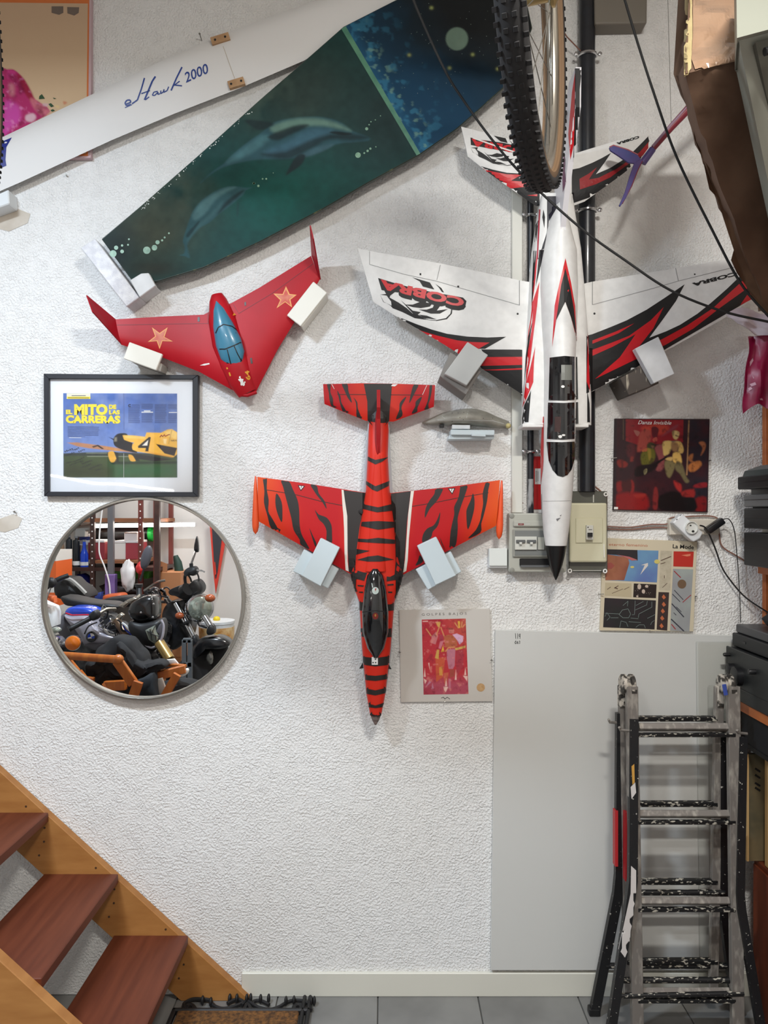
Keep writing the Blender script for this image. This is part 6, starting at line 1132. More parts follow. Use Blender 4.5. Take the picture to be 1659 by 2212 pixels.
rg = [q3(*p) for p in rag]; k_ = len(rg)
mk('torn_edge', rg + [p + Vector((.004, .006, 0)) for p in rg], [tuple(range(k_)), tuple(range(2 * k_ - 1, k_ - 1, -1))] + [(i, i + k_, (i + 1) % k_ + k_, (i + 1) % k_) for i in range(k_)], mat('torn_brown', (104, 78, 56), .8, c2=(84, 60, 42), scale=14), a)
on = onto(ct)
m_tape = mat('brown_packing_tape', (186, 154, 128), .14, c2=(164, 130, 104), scale=6, bump=1.0, bscale=22, coat=1.0)
decal('packing_tape', [[(1496, -55), (1600, -55), (1600, 128), (1560, 138), (1500, 152), (1493, 130), (1496, 60)]], on, m_tape, a, .003, 5)
decal('paper_edge', [[(1483, -55), (1493, -55), (1495, 60), (1492, 150), (1481, 165), (1480, 130)]], on, mat('paper_cream', (190, 172, 126), .7), a, .003, 5)
a = thing('plastic_bin', 'pale grey plastic bin tilted beside the cardboard box', 'bin', W(1690, 320, .6))
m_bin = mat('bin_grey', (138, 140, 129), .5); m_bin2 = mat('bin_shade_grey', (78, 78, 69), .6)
hexa('bin_body', [(q3(1590, -80, 1.06), q3(1860, -80, 1.06)), (q3(1592, 82, 1.12), q3(1860, 10, 1.12)), (q3(1596, 88, 1.10), q3(1860, 18, 1.10)), (q3(1700, 590, .70), q3(1990, 540, .70))], m_bin, a, Vector((.06, .14, .02)))
ed = [(q3(1603, 100, 1.105), q3(1632, 91, 1.105)), (q3(1672, 420, .855), q3(1700, 415, .855))]
rimv = [ed[0][0], ed[0][1], ed[1][1], ed[1][0]]
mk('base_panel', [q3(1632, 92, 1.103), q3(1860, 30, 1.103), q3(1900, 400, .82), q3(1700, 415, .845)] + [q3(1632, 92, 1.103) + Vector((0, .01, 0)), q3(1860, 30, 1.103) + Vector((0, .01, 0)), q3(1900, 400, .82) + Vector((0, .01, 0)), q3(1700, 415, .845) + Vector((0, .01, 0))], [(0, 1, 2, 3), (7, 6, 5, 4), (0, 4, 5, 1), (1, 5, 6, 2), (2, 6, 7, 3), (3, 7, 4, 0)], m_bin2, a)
tube('latch', [q3(1652, 112, 1.10), q3(1672, 106, 1.10)], .008, m_black, a, 8)
# ================================================================ bicycles hung from the ceiling
m_tyre = mat('tyre_rubber', (32, 31, 32), .8); m_tan = mat('tan_sidewall', (104, 80, 56), .8); m_alloy = mat('rim_alloy', (190, 184, 172), .25, metal=.9); m_gold = mat('gold_anodised', (168, 148, 104), .35, metal=.8); m_spoke = mat('spoke_steel', (120, 116, 108), .3, metal=.8)
def bicycle(c, a_, label, hubm, fork=True):
    c = Vector(c); e1 = Vector((math.sin(a_), math.cos(a_), 0)); e2 = Vector((0, 0, 1)); n = Vector((math.cos(a_), -math.sin(a_), 0))
    t = thing('bicycle', label, 'bicycle', c - Vector((0, 0, .34)), 'bicycles hung from the ceiling')
    pt = lambda r_, th, off=0.0: c + (e1 * math.cos(th) + e2 * math.sin(th)) * r_ + n * off
    N = 72
    def ringloft(name, prof, m):
        vs, fs = [], []
        for i in range(N):
            th = 2 * math.pi * i / N
            for r_, off in prof: vs.append(pt(r_, th, off))
        k_ = len(prof)
        for i in range(N):
            for j in range(k_): fs.append((i * k_ + j, i * k_ + (j + 1) % k_, ((i + 1) % N) * k_ + (j + 1) % k_, ((i + 1) % N) * k_ + j))
        return mk(name, vs, fs, m, t, 60)
    wheel = ringloft('tyre', [(.318 + .019 * math.cos(q_), .025 * math.sin(q_)) for q_ in [2 * math.pi * k_ / 12 for k_ in range(12)]], m_tyre)
    ringloft('sidewall', [(.302, -.0225), (.312, -.0232), (.316, -.021), (.30, -.018), (.30, .018), (.316, .021), (.312, .0232), (.302, .0225), (.298, .01), (.298, -.01)], m_tan)
    ringloft('rim', [(.288, -.012), (.302, -.014), (.302, .014), (.288, .012), (.280, .006), (.280, -.006)], m_alloy)
    geos = []
    for i in range(104):
        for off, tw in ((-.021, .006), (-.007, -.004), (.007, .004), (.021, -.006)):
            th = 2 * math.pi * (i + (.5 if abs(off) < .01 else 0)) / 104; rr = .3345 if abs(off) < .01 else .330
            u = (e1 * -math.sin(th) + e2 * math.cos(th)) * .0042; w_ = n * .0042; b_ = pt(rr, th, off); o_ = pt(rr + .0035, th, off * 1.1); r_ = o_ - b_
            vs = [b_ - u - w_, b_ + u - w_, b_ + u + w_, b_ - u + w_, o_ - u * .8 - w_ * .8, o_ + u * .8 - w_ * .8, o_ + u * .8 + w_ * .8, o_ - u * .8 + w_ * .8]
            geos.append((vs, [(4, 5, 6, 7), (0, 1, 5, 4), (1, 2, 6, 5), (2, 3, 7, 6), (3, 0, 4, 7)]))
    tag(multi('tread_knobs', geos, m_tyre, t, None), kind='stuff')
    for i in range(28):
        th = 2 * math.pi * i / 28; s_ = 1 if i % 2 else -1; th2 = th + (.9 if (i // 2) % 2 else -.9)
        tube('spoke', [pt(.022, th2, s_ * .03), pt(.284, th, 0)], .0010, m_spoke, t, 5)
    lathe('hub', [(.009, -.055), (.009, -.045), (.024, -.036), (.024, -.030), (.014, -.024), (.014, .024), (.024, .030), (.024, .036), (.009, .045), (.009, .055)], c, n, hubm, t, 18)
    up = (e2 * .97 + e1 * .2).normalized()
    for s_ in ((-1, 1) if fork else ()): tube('fork_leg', [c + n * s_ * .052, c + n * s_ * .052 + up * .36, c + n * s_ * .03 + up * .43], [.011, .014, .014], hubm if s_ < 0 else m_black, t, 10)
    tube('steerer', [c + up * .42, c + up * .62], .017, m_black, t, 10); tube('frame_tube', [c + up * .55, c + up * .50 + e1 * .35], .016, m_black, t, 10)
    tube('hanging_cord', [c + up * .5, Vector((c.x + up.x * .5, c.y, ZC))], .003, m_black, t, 6)
    return t
bicycle((.278, -1.13, 2.552), math.radians(19), 'mountain bike wheel and fork hung in front of the white jet tail', m_gold)
bicycle((-.866, -.95, 2.60), math.radians(-19), 'second bicycle wheel with tan sidewalls hung in front of the dress picture', m_alloy, False)
m_cord = mat('black_cord', (22, 22, 22), .7)
for px_, o, lab in (([(870, -60), (905, 30), (960, 150), (1000, 215), (1060, 298), (1130, 379), (1250, 489), (1350, 562), (1450, 628), (1560, 672), (1659, 695), (1740, 712)], .52, 'black cord sagging from the dolphin board across to the carton'), ([(1338, -40), (1372, 75), (1412, 200), (1462, 340), (1540, 500), (1600, 612), (1659, 682), (1730, 760)], .50, 'black cord slanting down past the purple glider tail')):
    tag(tube('black_rope', smoothpts([W(x, y, o) for x, y in px_], 6), .0034, m_cord, None, 8), lab, 'cord', 'black cords under the ceiling')
tag(tube('brown_twine', [W(1205, 50, .1), W(1225, 80, .06), W(1262, 118, .035)], .002, m_brown), 'short brown cord tied to the thick black pipe', 'cord')
# ================================================================ small purple glider
a = thing('model_glider', 'small red and purple model glider with its tail towards the white jet', 'model plane', W(1390, 345, .17))
m_pur = mat('purple_paint', (70, 74, 138), .45, c2=(92, 70, 128), scale=14); m_crim = mat('crimson_trim', (130, 34, 52), .45)
bm_ = [W(x, y, o) for x, y, o in ((1388, 352, .17), (1410, 322, .18), (1450, 275, .20), (1490, 232, .22), (1560, 160, .25))]
tube('boom', bm_[1:], [.009, .011, .013, .016], m_crim, a, 10); tube('boom_stripe', [p + Vector((-.003, -.007, .004)) for p in bm_[1:4]], .005, mat('pale_stripe', (150, 120, 140), .5), a, 8); tube('tail_boom', bm_[:2], [.012, .011], m_pur, a, 10)
prism_px('tail_fin', r8([(680, 545), (700, 520), (745, 510), (850, 522), (1000, 590), (1170, 672), (1220, 740), (1110, 812), (1010, 800), (850, 690), (700, 592)]), .176, .183, m_pur, a, .001); tube('fin_edge', [W(*r8([p])[0], .181) for p in ((690, 540), (750, 508), (1000, 585), (1170, 670))], .003, mat('rose_edge', (168, 92, 104), .5), a, 6)
prism_px('tail_fin', r8([(1110, 800), (1230, 735), (1245, 770), (1170, 920), (1060, 1200), (970, 1400), (872, 1545), (848, 1532), (950, 1300), (1030, 1030)]), .176, .183, m_pur, a, .001); tube('fin_edge', [W(*r8([p])[0], .181) for p in ((1240, 775), (1170, 920), (1060, 1200), (900, 1500))], .0022, m_crim, a, 6)
tag(tube('hanging_thread', [bm_[2], bm_[2] + Vector((0, .05, ZC - bm_[2].z))], .0008, m_steel), 'thin thread holding the purple glider', 'thread')
# grey wall box, top
a = thing('wall_box', 'dark grey metal box high on the wall beside the thick pipe', 'box', W(1340, 68, 0)); prism_px('case', [(1283, -80), (1400, -80), (1398, 50), (1285, 52)], 0, .06, mat('box_taupe', (118, 112, 102), .5), a, .006, 2)
# ================================================================ what the mirror shows: the far side of the garage
def mtube(name, pts, r, m, par, seg=8, n=0): P = [MR(*p) for p in pts]; return tube(name, smoothpts(P, n) if n else P, r, m, par, seg)
m_br = mat('brown_angle_iron', (70, 44, 36), .5, c2=(56, 34, 28), scale=20); m_sh2 = mat('chipboard', (150, 96, 62), .6, c2=(132, 82, 52), scale=10)
K = 3.75
rk = thing('storage_rack', 'brown slotted angle storage rack with chipboard shelves', 'rack', (-2.3, -3.9, 0))
def zz(py, k): return MR(0, py, k).z
def xx(px, k): return MR(px, 0, k).x
for px in (120, 199, 303, 336):
    x = xx(px, K)
    for k in (K, YB - .06): po_ = ubox('post', (x - .018, -k, 0), (x + .018, -k - .03, zz(1060, K)), m_br if px < 300 else mat('red_slotted_post', (110, 50, 42), .5), rk)
    multi('slots', [lathe_geo([(.006, 0), (.006, .0008)], (x, -K + .0001, z), (0, 1, 0), 8) for z in [zz(1075, K) - .055 * i for i in range(24)]], m_whiteprint, rk)
xa, xb = xx(95, K), xx(343, K)
for py in (1120, 1226, 1300): ubox('shelf', (xa, -K - .005, zz(py, K) - .03), (xb, -YB + .02, zz(py, K)), m_sh2 if py != 1226 else m_br, rk)
ubox('shelf', (xx(205, K), -K - .005, zz(1210.5, K) - .025), (xx(303, K), -YB + .02, zz(1210.5, K)), m_sh2, rk)
# lit tube under the top shelf + LED strip
L_ = thing('shelf_lamp', 'white strip lamp under the top shelf of the rack', 'lamp', MR(290, 1131, 3.95))
p, q_ = MR(200, 1136, 3.98), MR(420, 1133, 3.98); tube('tube', [p, q_], .016, mat('lamp_tube', (255, 250, 244), .4, emit=22.0), L_, 12); bar('batten', p + Vector((0, -.04, 0)), q_ + Vector((0, -.04, 0)), .03, .04, m_lampbody, L_)
ls_ = MR(95, 1024, 3.6), MR(240, 1046, 3.6), MR(300, 1051, 3.6), MR(372, 1061, 3.6)
tag(tube('led_strip', smoothpts([MR(95, 1024, 3.6), MR(150, 1034, 3.6), MR(205, 1044, 3.6), MR(260, 1046, 3.6), MR(310, 1053, 3.6), MR(375, 1060, 3.6)], 5), .009, mat('led_white', (255, 252, 248), .4, emit=14.0), None, 8), 'sagging white LED strip strung along the front of the storage rack', 'lamp')
def mbox(name, label, cat, x0, y0, x1, y1, k, dep, c, c2_=None, group=None, rough=.5, zb=None):
    a = MR(x0, y1, k); b = MR(x1, y0, k); a.z = zb if zb is not None else a.z; t_ = thing(name, label, cat, ((a.x + b.x) / 2, -k - dep / 2, a.z), group)
    ubox('body', (a.x, -k, a.z), (b.x, -k - dep, b.z), mat('m_' + label[:28].replace(' ', '_'), c, rough, c2=c2_), t_, .004); return t_, a, b
g_ = 'boxes on the storage rack'
for lab, x0, y0, x1, y1, c in (('red storage box with a white lid by the blue bottle', 190, 1172, 226, 1210, (150, 56, 64)), ('white storage box between the red ones', 246, 1173, 271, 1210, (226, 222, 214)), ('red storage box at the end of the shelf', 271, 1173, 298, 1210, (168, 66, 74))):
    t_, a, b = mbox('storage_box', lab, 'box', x0, y0, x1, y1, 3.85, .25, c, group=g_, zb=zz(1210.5, K) + .0005); ubox('lid', (a.x + .001, -3.846, b.z), (b.x - .001, -4.104, b.z + .02), m_whiteprint, t_, .003)
mbox('white_carton', 'white carton on top of the red storage box', 'box', 268, 1150, 296, 1168, 3.88, .2, (214, 206, 202), group=g_)
def bottle(lab, px, y0, y1, r, c, neck=.3, cat='bottle', name='bottle'):
    a, b = MR(px, y1, 3.82), MR(px, y0, 3.82); a.z = zz(1226, K) + .0005; H = b.z - a.z; t_ = thing(name, lab, cat, a, 'bottles and tubes on the rack')
    lathe('body', [(r, 0), (r, H * (1 - neck)), (r * .9, H * (1 - neck) + .01), (r * .45, H * (1 - neck * .5)), (r * .4, H)], a, (0, 0, 1), mat('b_' + lab[:24].replace(' ', '_'), c, .25), t_, 16)
    lathe('cap', [(r * .5, H), (r * .5, H + .015)], a, (0, 0, 1), mat('cap_grey', (120, 122, 126), .4), t_, 14); lathe('label_band', [(r * 1.02, H * .06), (r * 1.02, H * .2)], a, (0, 0, 1), m_whiteprint, t_, 16)
bottle('tall black spray can at the end of the rack shelf', 149, 1160, 1224, .026, (36, 40, 44), .12); bottle('second tall black spray can beside the blue bottle', 165, 1162, 1224, .027, (26, 30, 34), .12); bottle('bright blue oil bottle on the rack shelf', 182, 1170, 1225, .032, (26, 70, 190), .5)
for i, px in enumerate((133, 138)): tag(mtube('wooden_stick', [(px - 4, 1165, 3.84 + .04 * i), (px + 3, 1222, 3.84 + .04 * i)], .010, mat('raw_stick', (176, 142, 112), .6), None, 6), ('raw wooden stick leaning beside the spray cans', 'raw wooden stick behind the first one at the end of the rack')[i], 'stick', 'sticks on the rack')
t_, a, b = mbox('carton', 'white and blue carton above the blue bottle', 'box', 172, 1154, 194, 1178, 3.9, .12, (226, 224, 226), group=g_); ubox('blue_band', (a.x - .001, -3.898, b.z - .05), (b.x + .001, -3.9, b.z - .02), m_blue, t_)
t_ = thing('power_tool', 'grey cordless tool on the upper rack shelf', 'tool', MR(182, 1150, 3.85)); mtube('barrel', [(166, 1144, 3.85), (198, 1139, 3.85)], [.025, .033], mat('tool_grey', (150, 146, 140), .4), t_, 12); a = MR(176, 1152, 3.85); obox('battery', a, (.09, .06, .06), (0, 0, .1), mat('tool_grey', (150, 146, 140), .4), t_, .008)
t_ = thing('roll_tube', 'black cardboard tube with a bright green end cap on the rack', 'tube', MR(250, 1155, 3.9)); a, b = MR(200, 1154, 4.175), MR(323, 1153, 4.175); tube('tube', [a, b], .065, mat('tube_black', (30, 27, 28), .35), t_, 16); lathe('end_cap', [(.068, 0), (.068, .03), (.055, .045), (.02, .048)], b, b - a, mat('cap_green', (20, 190, 70), .4), t_, 18)
t_, a, b = mbox('crate', 'low green plastic crate under the rack shelf', 'crate', 247, 1234, 320, 1250, 3.85, .22, (70, 150, 40)); ubox('rim', (a.x - .01, -3.84, b.z - .015), (b.x + .01, -4.08, b.z), mat('green_rim', (90, 176, 50), .4), t_, .003)
tag(lump('plastic_carrier', MR(277, 1243, 3.655), (.055, .05, .12), mat('carrier_white', (226, 222, 220), .5), .3, 5), 'white plastic carrier hanging from the rack shelf', 'bag'); tag(lump('red_pouch', MR(303, 1228, 3.66), (.03, .04, .05), mat('pouch_red', (204, 40, 40), .5), .3, 5), 'small red pouch beside the white carrier', 'bag')
tag(lump('blue_cloth', MR(178, 1259, 3.92), (.085, .07, .085), mat('cloth_blue', (44, 56, 170), .6, c2=(30, 40, 130), scale=12), .25, 5), 'crumpled blue printed bag on the lower rack shelf', 'bag'); tag(lump('dark_sack', MR(262, 1274, 3.98), (.17, .09, .07), mat('sack_brown', (70, 54, 52), .5), .3, 5), 'dark crumpled sack on the lower rack shelf', 'bag')
t_ = thing('steel_post', 'grey square steel post in front of the storage rack', 'post', (xx(240, 3.68), -3.68, 0)); x = xx(240, 3.68); ubox('post', (x - .022, -3.66, 0), (x + .022, -3.70, ZC), mat('post_grey', (104, 102, 104), .5), t_); ubox('purple_wrap', (x - .04, -3.645, zz(1290, 3.68)), (x + .04, -3.715, zz(1240, 3.68)), mat('wrap_purple', (140, 110, 170), .6, c2=(120, 92, 150), scale=8), t_, .006); ubox('base_plate', (x - .06, -3.63, 0), (x + .06, -3.73, .01), m_steel, t_)
tag(mtube('white_cable', [(222, 1090, 3.6), (216, 1140, 3.6), (214, 1180, 3.6), (216, 1200, 3.6), (226, 1225, 3.6), (236, 1260, 3.6), (238, 1300, 3.6)], .006, m_whiteprint, None, 7, 6), 'white cable hanging in front of the storage rack', 'cable')
t_ = thing('orange_cabinet', 'orange and white striped cabinet at the end of the rack', 'cabinet', (xx(108, 3.3), -3.4, 0)); xa_, xb_ = xx(80, 3.3), xx(121, 3.3)
for i, py in enumerate((1190, 1212, 1252, 1280, 1310)): ubox('stripe_panel', (xa_, -3.3, zz(1350 if i == 4 else (1212, 1252, 1280, 1310)[i], 3.3)), (xb_, -3.6, zz(py, 3.3)), mat('stripe_%d' % (i % 2), (226, 222, 214) if i % 2 == 0 else (232, 104, 44), .5), t_)
ubox('lower_body', (xa_, -3.3, 0), (xb_, -3.6, zz(1350, 3.3)), m_whiteprint, t_)
# far-wall pieces
t_ = thing('wall_model', 'long pointed black wing with red edges hung on the far wall', 'model wing', MR(486, 1280, 4.2))
def mpoly(name, pts, k, th, m, par):
    P = [MR(x, y, k) for x, y in pts]; n_ = len(P); return mk(name, P + [p + Vector((0, -th, 0)) for p in P], [tuple(range(n_)), tuple(range(2 * n_ - 1, n_ - 1, -1))] + [(i, i + n_, (i + 1) % n_ + n_, (i + 1) % n_) for i in range(n_)], m, par)
wm = lambda pts: cv(300, 1070, 7.213, pts)
mpoly('red_edge', wm([(1090, 300), (1420, 300), (1260, 1200), (1195, 1530), (1160, 1200)]), 4.17, .02, mat('edge_red', (206, 60, 44), .5), t_); mpoly('black_panel', wm([(1125, 300), (1340, 300), (1225, 1200), (1195, 1320), (1175, 1100)]), 4.165, .004, mat('panel_charcoal', (52, 52, 58), .5), t_); mpoly('red_tip', wm([(1170, 1300), (1235, 1300), (1195, 1500)]), 4.162, .003, mat('edge_red', (206, 60, 44), .5), t_)
mpoly('script', wm([(1175, 1040), (1190, 1040), (1205, 1230), (1185, 1240)]), 4.16, .002, mat('edge_red', (206, 60, 44)), t_)
t_, a, b = mbox('cardboard_carton', 'open cardboard carton standing against the far wall', 'box', 345, 1236, 391, 1420, 3.85, .3, (186, 126, 84)); mpoly('open_flap', [(346, 1236), (346, 1212), (361, 1218), (361, 1236)], 3.86, .006, mat('flap_tan', (176, 116, 76), .7), t_); P_ = MR(0, 1420, 3.85).z
ubox('lower_body', (a.x, -3.85, 0), (b.x, -4.15, a.z), mat('flap_tan', (176, 116, 76), .7), t_)
t_ = thing('umbrella', 'folded dark green umbrella standing in the cardboard carton', 'umbrella', MR(384, 1240, 4.0)); mtube('canopy', [(379, 1200, 4.0), (384, 1215, 4.0), (388, 1240, 4.0)], [.02, .035, .04], mat('umbrella_green', (32, 58, 48), .6), t_, 10); mtube('handle', [(379, 1240, 4.0), (378, 1200, 4.0)], .008, m_black, t_, 6)
ubx = xx(340, 3.7); t_ = thing('dark_post', 'dark upright post at the end of the storage rack', 'post', (ubx, -3.7, 0)); ubox('post', (ubx - .02, -3.68, 0), (ubx + .02, -3.72, 2.3), m_br, t_); ubox('cap', (ubx - .03, -3.67, 2.3), (ubx + .03, -3.73, 2.33), m_steel, t_)
t_ = thing('paint_bucket', 'white bucket with a printed label and yellow lid knob', 'bucket', (MR(468, 0, 3.9).x, -3.9, 0)); a = MR(468, 1340, 3.9); H = a.z
lathe('bucket', [(.13, 0), (.145, H - .02), (.15, H - .02), (.15, H)], (a.x, -3.9, 0), (0, 0, 1), m_white, t_, 24); lathe('label', [(.1445, H - .16), (.1465, H - .05)], (a.x, -3.9, 0), (0, 0, 1), mat('bucket_label', (190, 130, 60), .5, c2=(220, 190, 140), scale=20), t_, 24); ellip('knob', (a.x, -3.9, H + .01), (.03, .03, .025), mat('knob_yellow', (230, 200, 30), .5), t_, seg=10, rings=6)
# ---------------------------------------------------------------- motorcycles
m_bk = mat('bike_black', (20, 20, 22), .25, coat=.5); m_bk2 = mat('bike_satin_black', (30, 30, 32), .5); m_sil = mat('bike_silver', (176, 172, 182), .25, metal=.3, coat=.5); m_bl = mat('bike_blue', (30, 70, 190), .25, coat=.5); m_fg = mat('fork_gold', (176, 146, 90), .3, metal=.7); m_or = mat('indicator_amber', (226, 120, 30), .2, coat=.5); m_lens = mat('headlamp_lens', (170, 178, 166), .08, metal=.6); m_eng = mat('engine_grey', (84, 84, 86), .4, metal=.7, c2=(50, 50, 52), scale=30)
def mwheel(c, n, par, R_=.30, w_=.06):
    c, n = Vector(c), Vector(n).normalized(); lathe('tyre', [(R_ - .09, -w_), (R_ - .03, -w_), (R_, -w_ * .5), (R_ + .005, 0), (R_, w_ * .5), (R_ - .03, w_), (R_ - .09, w_)], c, n, m_tyre, par, 32); lathe('wheel_rim', [(R_ - .085, -w_ * .7), (R_ - .085, w_ * .7)], c, n, m_steel, par, 32)
    for i in range(5):
        u = n.orthogonal().normalized(); w2 = n.cross(u); th = 2 * math.pi * i / 5; d = u * math.cos(th) + w2 * math.sin(th); tube('wheel_spoke', [c, c + d * (R_ - .1)], .018, m_bk, par, 6)
    lathe('brake_disc', [(.14, w_ * .8), (.14, w_ * .8 + .005)], c, n, m_steel, par, 28)
def mlump(name, px, py, k, r, m, par, amp=.1, rot=None, fr=3): return lump(name, MR(px, py, k), r, m, amp, fr, par)
def mloft(name, secs, m, par):
    """sections: (px, py, k, half width along depth, half height)"""
    P = [MR(a, b, c) for a, b, c, _, _ in secs]; T_, N_2 = frames(P); rings = []
    for (a, b, c, w_, h_), p, tn in zip(secs, P, T_):
        dv = Vector((0, 1, 0)); dv = (dv - tn * dv.dot(tn)).normalized(); uv = tn.cross(dv); rings.append([p + dv * w_ * math.cos(th) + uv * h_ * math.sin(th) for th in [2 * math.pi * i / 16 for i in range(16)]])
    return loft(name, rings, m, par, 60)
def mslab(name, pts, k, dep, m, par, front=.04, rough=0.0, smooth=45, cur=3):
    """body panel: px outline at depth k, rounded towards the mirror, dep metres thick"""
    P = [MR(x, y, k) for x, y in (curve(pts, cur) if cur else pts)]; n_ = len(P); c0 = sum(P, Vector()) / n_; rings = []
    for sc, dy in ((.9, -dep), (1.0, -dep * .8), (1.0, 0), (.985, front * .45), (.92, front * .75), (.7, front), (.2, front * 1.08)):
        rings.append([c0 + (p - c0) * sc + Vector((0, dy + (rough * noise.noise(p * 9 + Vector((0, sc * 3, 0))) if rough else 0), (rough * .7 * noise.noise(p * 12 + Vector((3, sc * 5, 0))) if rough else 0))) for p in P])
    return loft(name, rings, m, par, smooth)
bA = lambda pts: cv(90, 1290, 4.327, pts); bB = lambda pts: cv(290, 1290, 4.139, pts)
bC = lambda pts: cv(90, 1070, 7.541, pts)
def wire(par, pts, k, r=.006, m=None):
    if not isinstance(k, (list, tuple)): k = [k] * len(pts)
    return tube('cable', smoothpts([MR(x, y, kk_) for (x, y), kk_ in zip(pts, k)], 4), r, m or m_bk2, par, 6)
# ---- roadster
b1 = thing('motorcycle', 'silver and blue roadster motorcycle with a round blue and white tank badge', 'motorcycle', (-1.65, -2.4, 0))
m_gp = mat('bike_panel_grey', (96, 94, 100), .4)
mslab('rear_panel', bA([(130, 270), (210, 150), (240, 200), (300, 260), (400, 360), (330, 410), (220, 410), (170, 330)]), 2.42, .12, m_gp, b1)
mslab('tank', bA([(225, 160), (290, 172), (440, 168), (520, 260), (620, 330), (770, 388), (640, 425), (520, 430), (420, 440), (395, 400), (330, 300), (270, 235)]), 2.36, .16, m_sil, b1, .06)
mslab('tank_top', bA([(230, 145), (258, 98), (330, 86), (450, 95), (525, 128), (505, 152), (440, 162), (290, 164)]), 2.40, .20, m_bl, b1, .05)
mtube('pinstripe', [(*bA([p])[0], 2.295) for p in ((225, 148), (285, 168), (440, 165))], .0045, mat('pin_red', (200, 30, 50), .4), b1, 6)
mslab('side_cover', bA([(400, 440), (470, 405), (600, 425), (560, 470), (500, 495)]), 2.34, .06, m_gp, b1, .03)
mslab('seat', bA([(195, -10), (330, 15), (480, 45), (680, 60), (720, 100), (600, 125), (480, 112), (380, 80), (250, 75), (205, 40)]), 2.55, .16, m_bk2, b1, .05)
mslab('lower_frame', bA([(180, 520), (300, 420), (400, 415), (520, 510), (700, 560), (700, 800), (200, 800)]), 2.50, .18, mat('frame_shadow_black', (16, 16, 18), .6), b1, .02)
bd = MR(*bA([(467, 370)])[0], 2.285); lathe('badge_ring', [(.034, 0), (.034, .006), (.032, .007)], bd, (0, 1, .1), m_bk, b1, 28); bd = bd + Vector((0, .008, .001))
for i in range(4):
    th0 = math.pi / 2 * i + .3; vs = [bd] + [bd + Vector((.022 * math.cos(th0 + math.pi / 2 * j / 6), 0, .022 * math.sin(th0 + math.pi / 2 * j / 6))) for j in range(7)]
    mk('badge_quarter', vs, [tuple(range(8))], (m_whiteprint, m_bl)[i % 2], b1)
A_ = lambda x, y, k_: (*bA([(x, y)])[0], k_)
mtube('grip', [A_(258, 300, 2.14), A_(460, 195, 2.22)], .016, m_bk2, b1, 10); mtube('grip_end', [A_(252, 303, 2.137), A_(275, 290, 2.145)], .019, m_black, b1, 10); mtube('handlebar', [A_(460, 195, 2.22), A_(540, 150, 2.26), A_(600, 115, 2.30), A_(690, 112, 2.36)], .011, m_alloy, b1, 8, 4)
mslab('switch_pod', bA([(450, 160), (500, 120), (530, 150), (520, 200), (480, 220), (455, 195)]), 2.22, .05, m_bk2, b1, .02); mtube('lever', [A_(520, 235, 2.2), (*bA([(440, 270)])[0], 2.18), A_(400, 345, 2.16)], .0045, m_bk, b1, 6, 3)
for p in (((720, 80), (790, 30), (830, 40), (770, 100)), ((790, 30), (860, 0), (900, 10), (830, 60)), ((690, 180), (740, 145), (770, 165), (740, 215), (700, 230)), ((640, 190), (660, 200), (675, 260), (655, 265))): mslab('clamp', bA(list(p)), 2.38, .03, m_alloy, b1, .015, cur=0)
mtube('fork_leg', [A_(700, 215, 2.38), A_(800, 370, 2.33)], .027, mat('fork_bronze', (120, 96, 76), .35, metal=.6), b1, 12); mtube('frame_trim', [A_(750, 240, 2.3), A_(790, 270, 2.3), A_(850, 345, 2.3)], .007, m_whiteprint, b1, 6, 4); mtube('frame_trim', [A_(760, 250, 2.31), A_(780, 300, 2.31), A_(840, 350, 2.31)], .006, m_bl, b1, 6, 4)
mslab('inner_cowl', bA([(520, 230), (640, 150), (720, 220), (760, 380), (620, 330), (560, 280)]), 2.44, .08, m_bk2, b1, .02)
B_ = lambda x, y, k_: (*bB([(x, y)])[0], k_)
mslab('screen', bB([(-20, 60), (30, 20), (110, -15), (190, -10), (208, 60), (203, 180), (150, 205), (80, 218), (0, 195), (-40, 130)]), 2.30, .10, m_bk, b1, .07)
for p in ((60, 138), (172, 62), (165, 180)): ellip('screen_bolt', MR(*bB([p])[0], 2.225), (.008, .006, .008), m_chrome, b1, seg=8, rings=6)
mslab('headlamp_cowl', bB([(-30, 210), (80, 225), (200, 205), (245, 205), (262, 260), (255, 340), (232, 400), (190, 440), (130, 448), (60, 400), (0, 345), (-40, 280)]), 2.27, .12, m_bk2, b1, .06)
mtube('cowl_edge', [B_(243, 205, 2.225), B_(262, 255, 2.215), B_(255, 340, 2.205), B_(230, 400, 2.205), B_(190, 440, 2.21), B_(140, 448, 2.22), B_(70, 405, 2.23), B_(0, 350, 2.24)], .008, m_sil, b1, 6, 4)
mslab('cowl_wing', bB([(200, 300), (225, 245), (250, 225), (258, 320), (230, 390), (205, 420), (235, 345)]), 2.215, .02, m_gp, b1, .012, cur=0)
mslab('headlamp_lens', bB([(100, 292), (190, 248), (200, 300), (235, 352), (192, 422), (132, 382)]), 2.215, .02, m_lens, b1, .016, cur=0)
for p in (((110, 300), (190, 345), (200, 410)), ((140, 285), (160, 390)), ((185, 260), (150, 330), (225, 352))): mtube('lens_rib', [B_(x, y, 2.196) for x, y in p], .0025, m_bk2, b1, 5)
mtube('fork_leg', [B_(225, 410, 2.22), B_(320, 560, 2.16)], .033, m_fg, b1, 12)
mlump('engine', *bB([(100, 490)])[0], 2.42, (.16, .10, .09), m_eng, b1, .3, fr=9); mlump('engine_cover', *bB([(150, 520)])[0], 2.36, (.06, .05, .06), m_eng, b1, .3, fr=9); mlump('engine', *bA([(650, 520)])[0], 2.55, (.25, .14, .22), m_eng, b1, .2, fr=6)
random.seed(21)
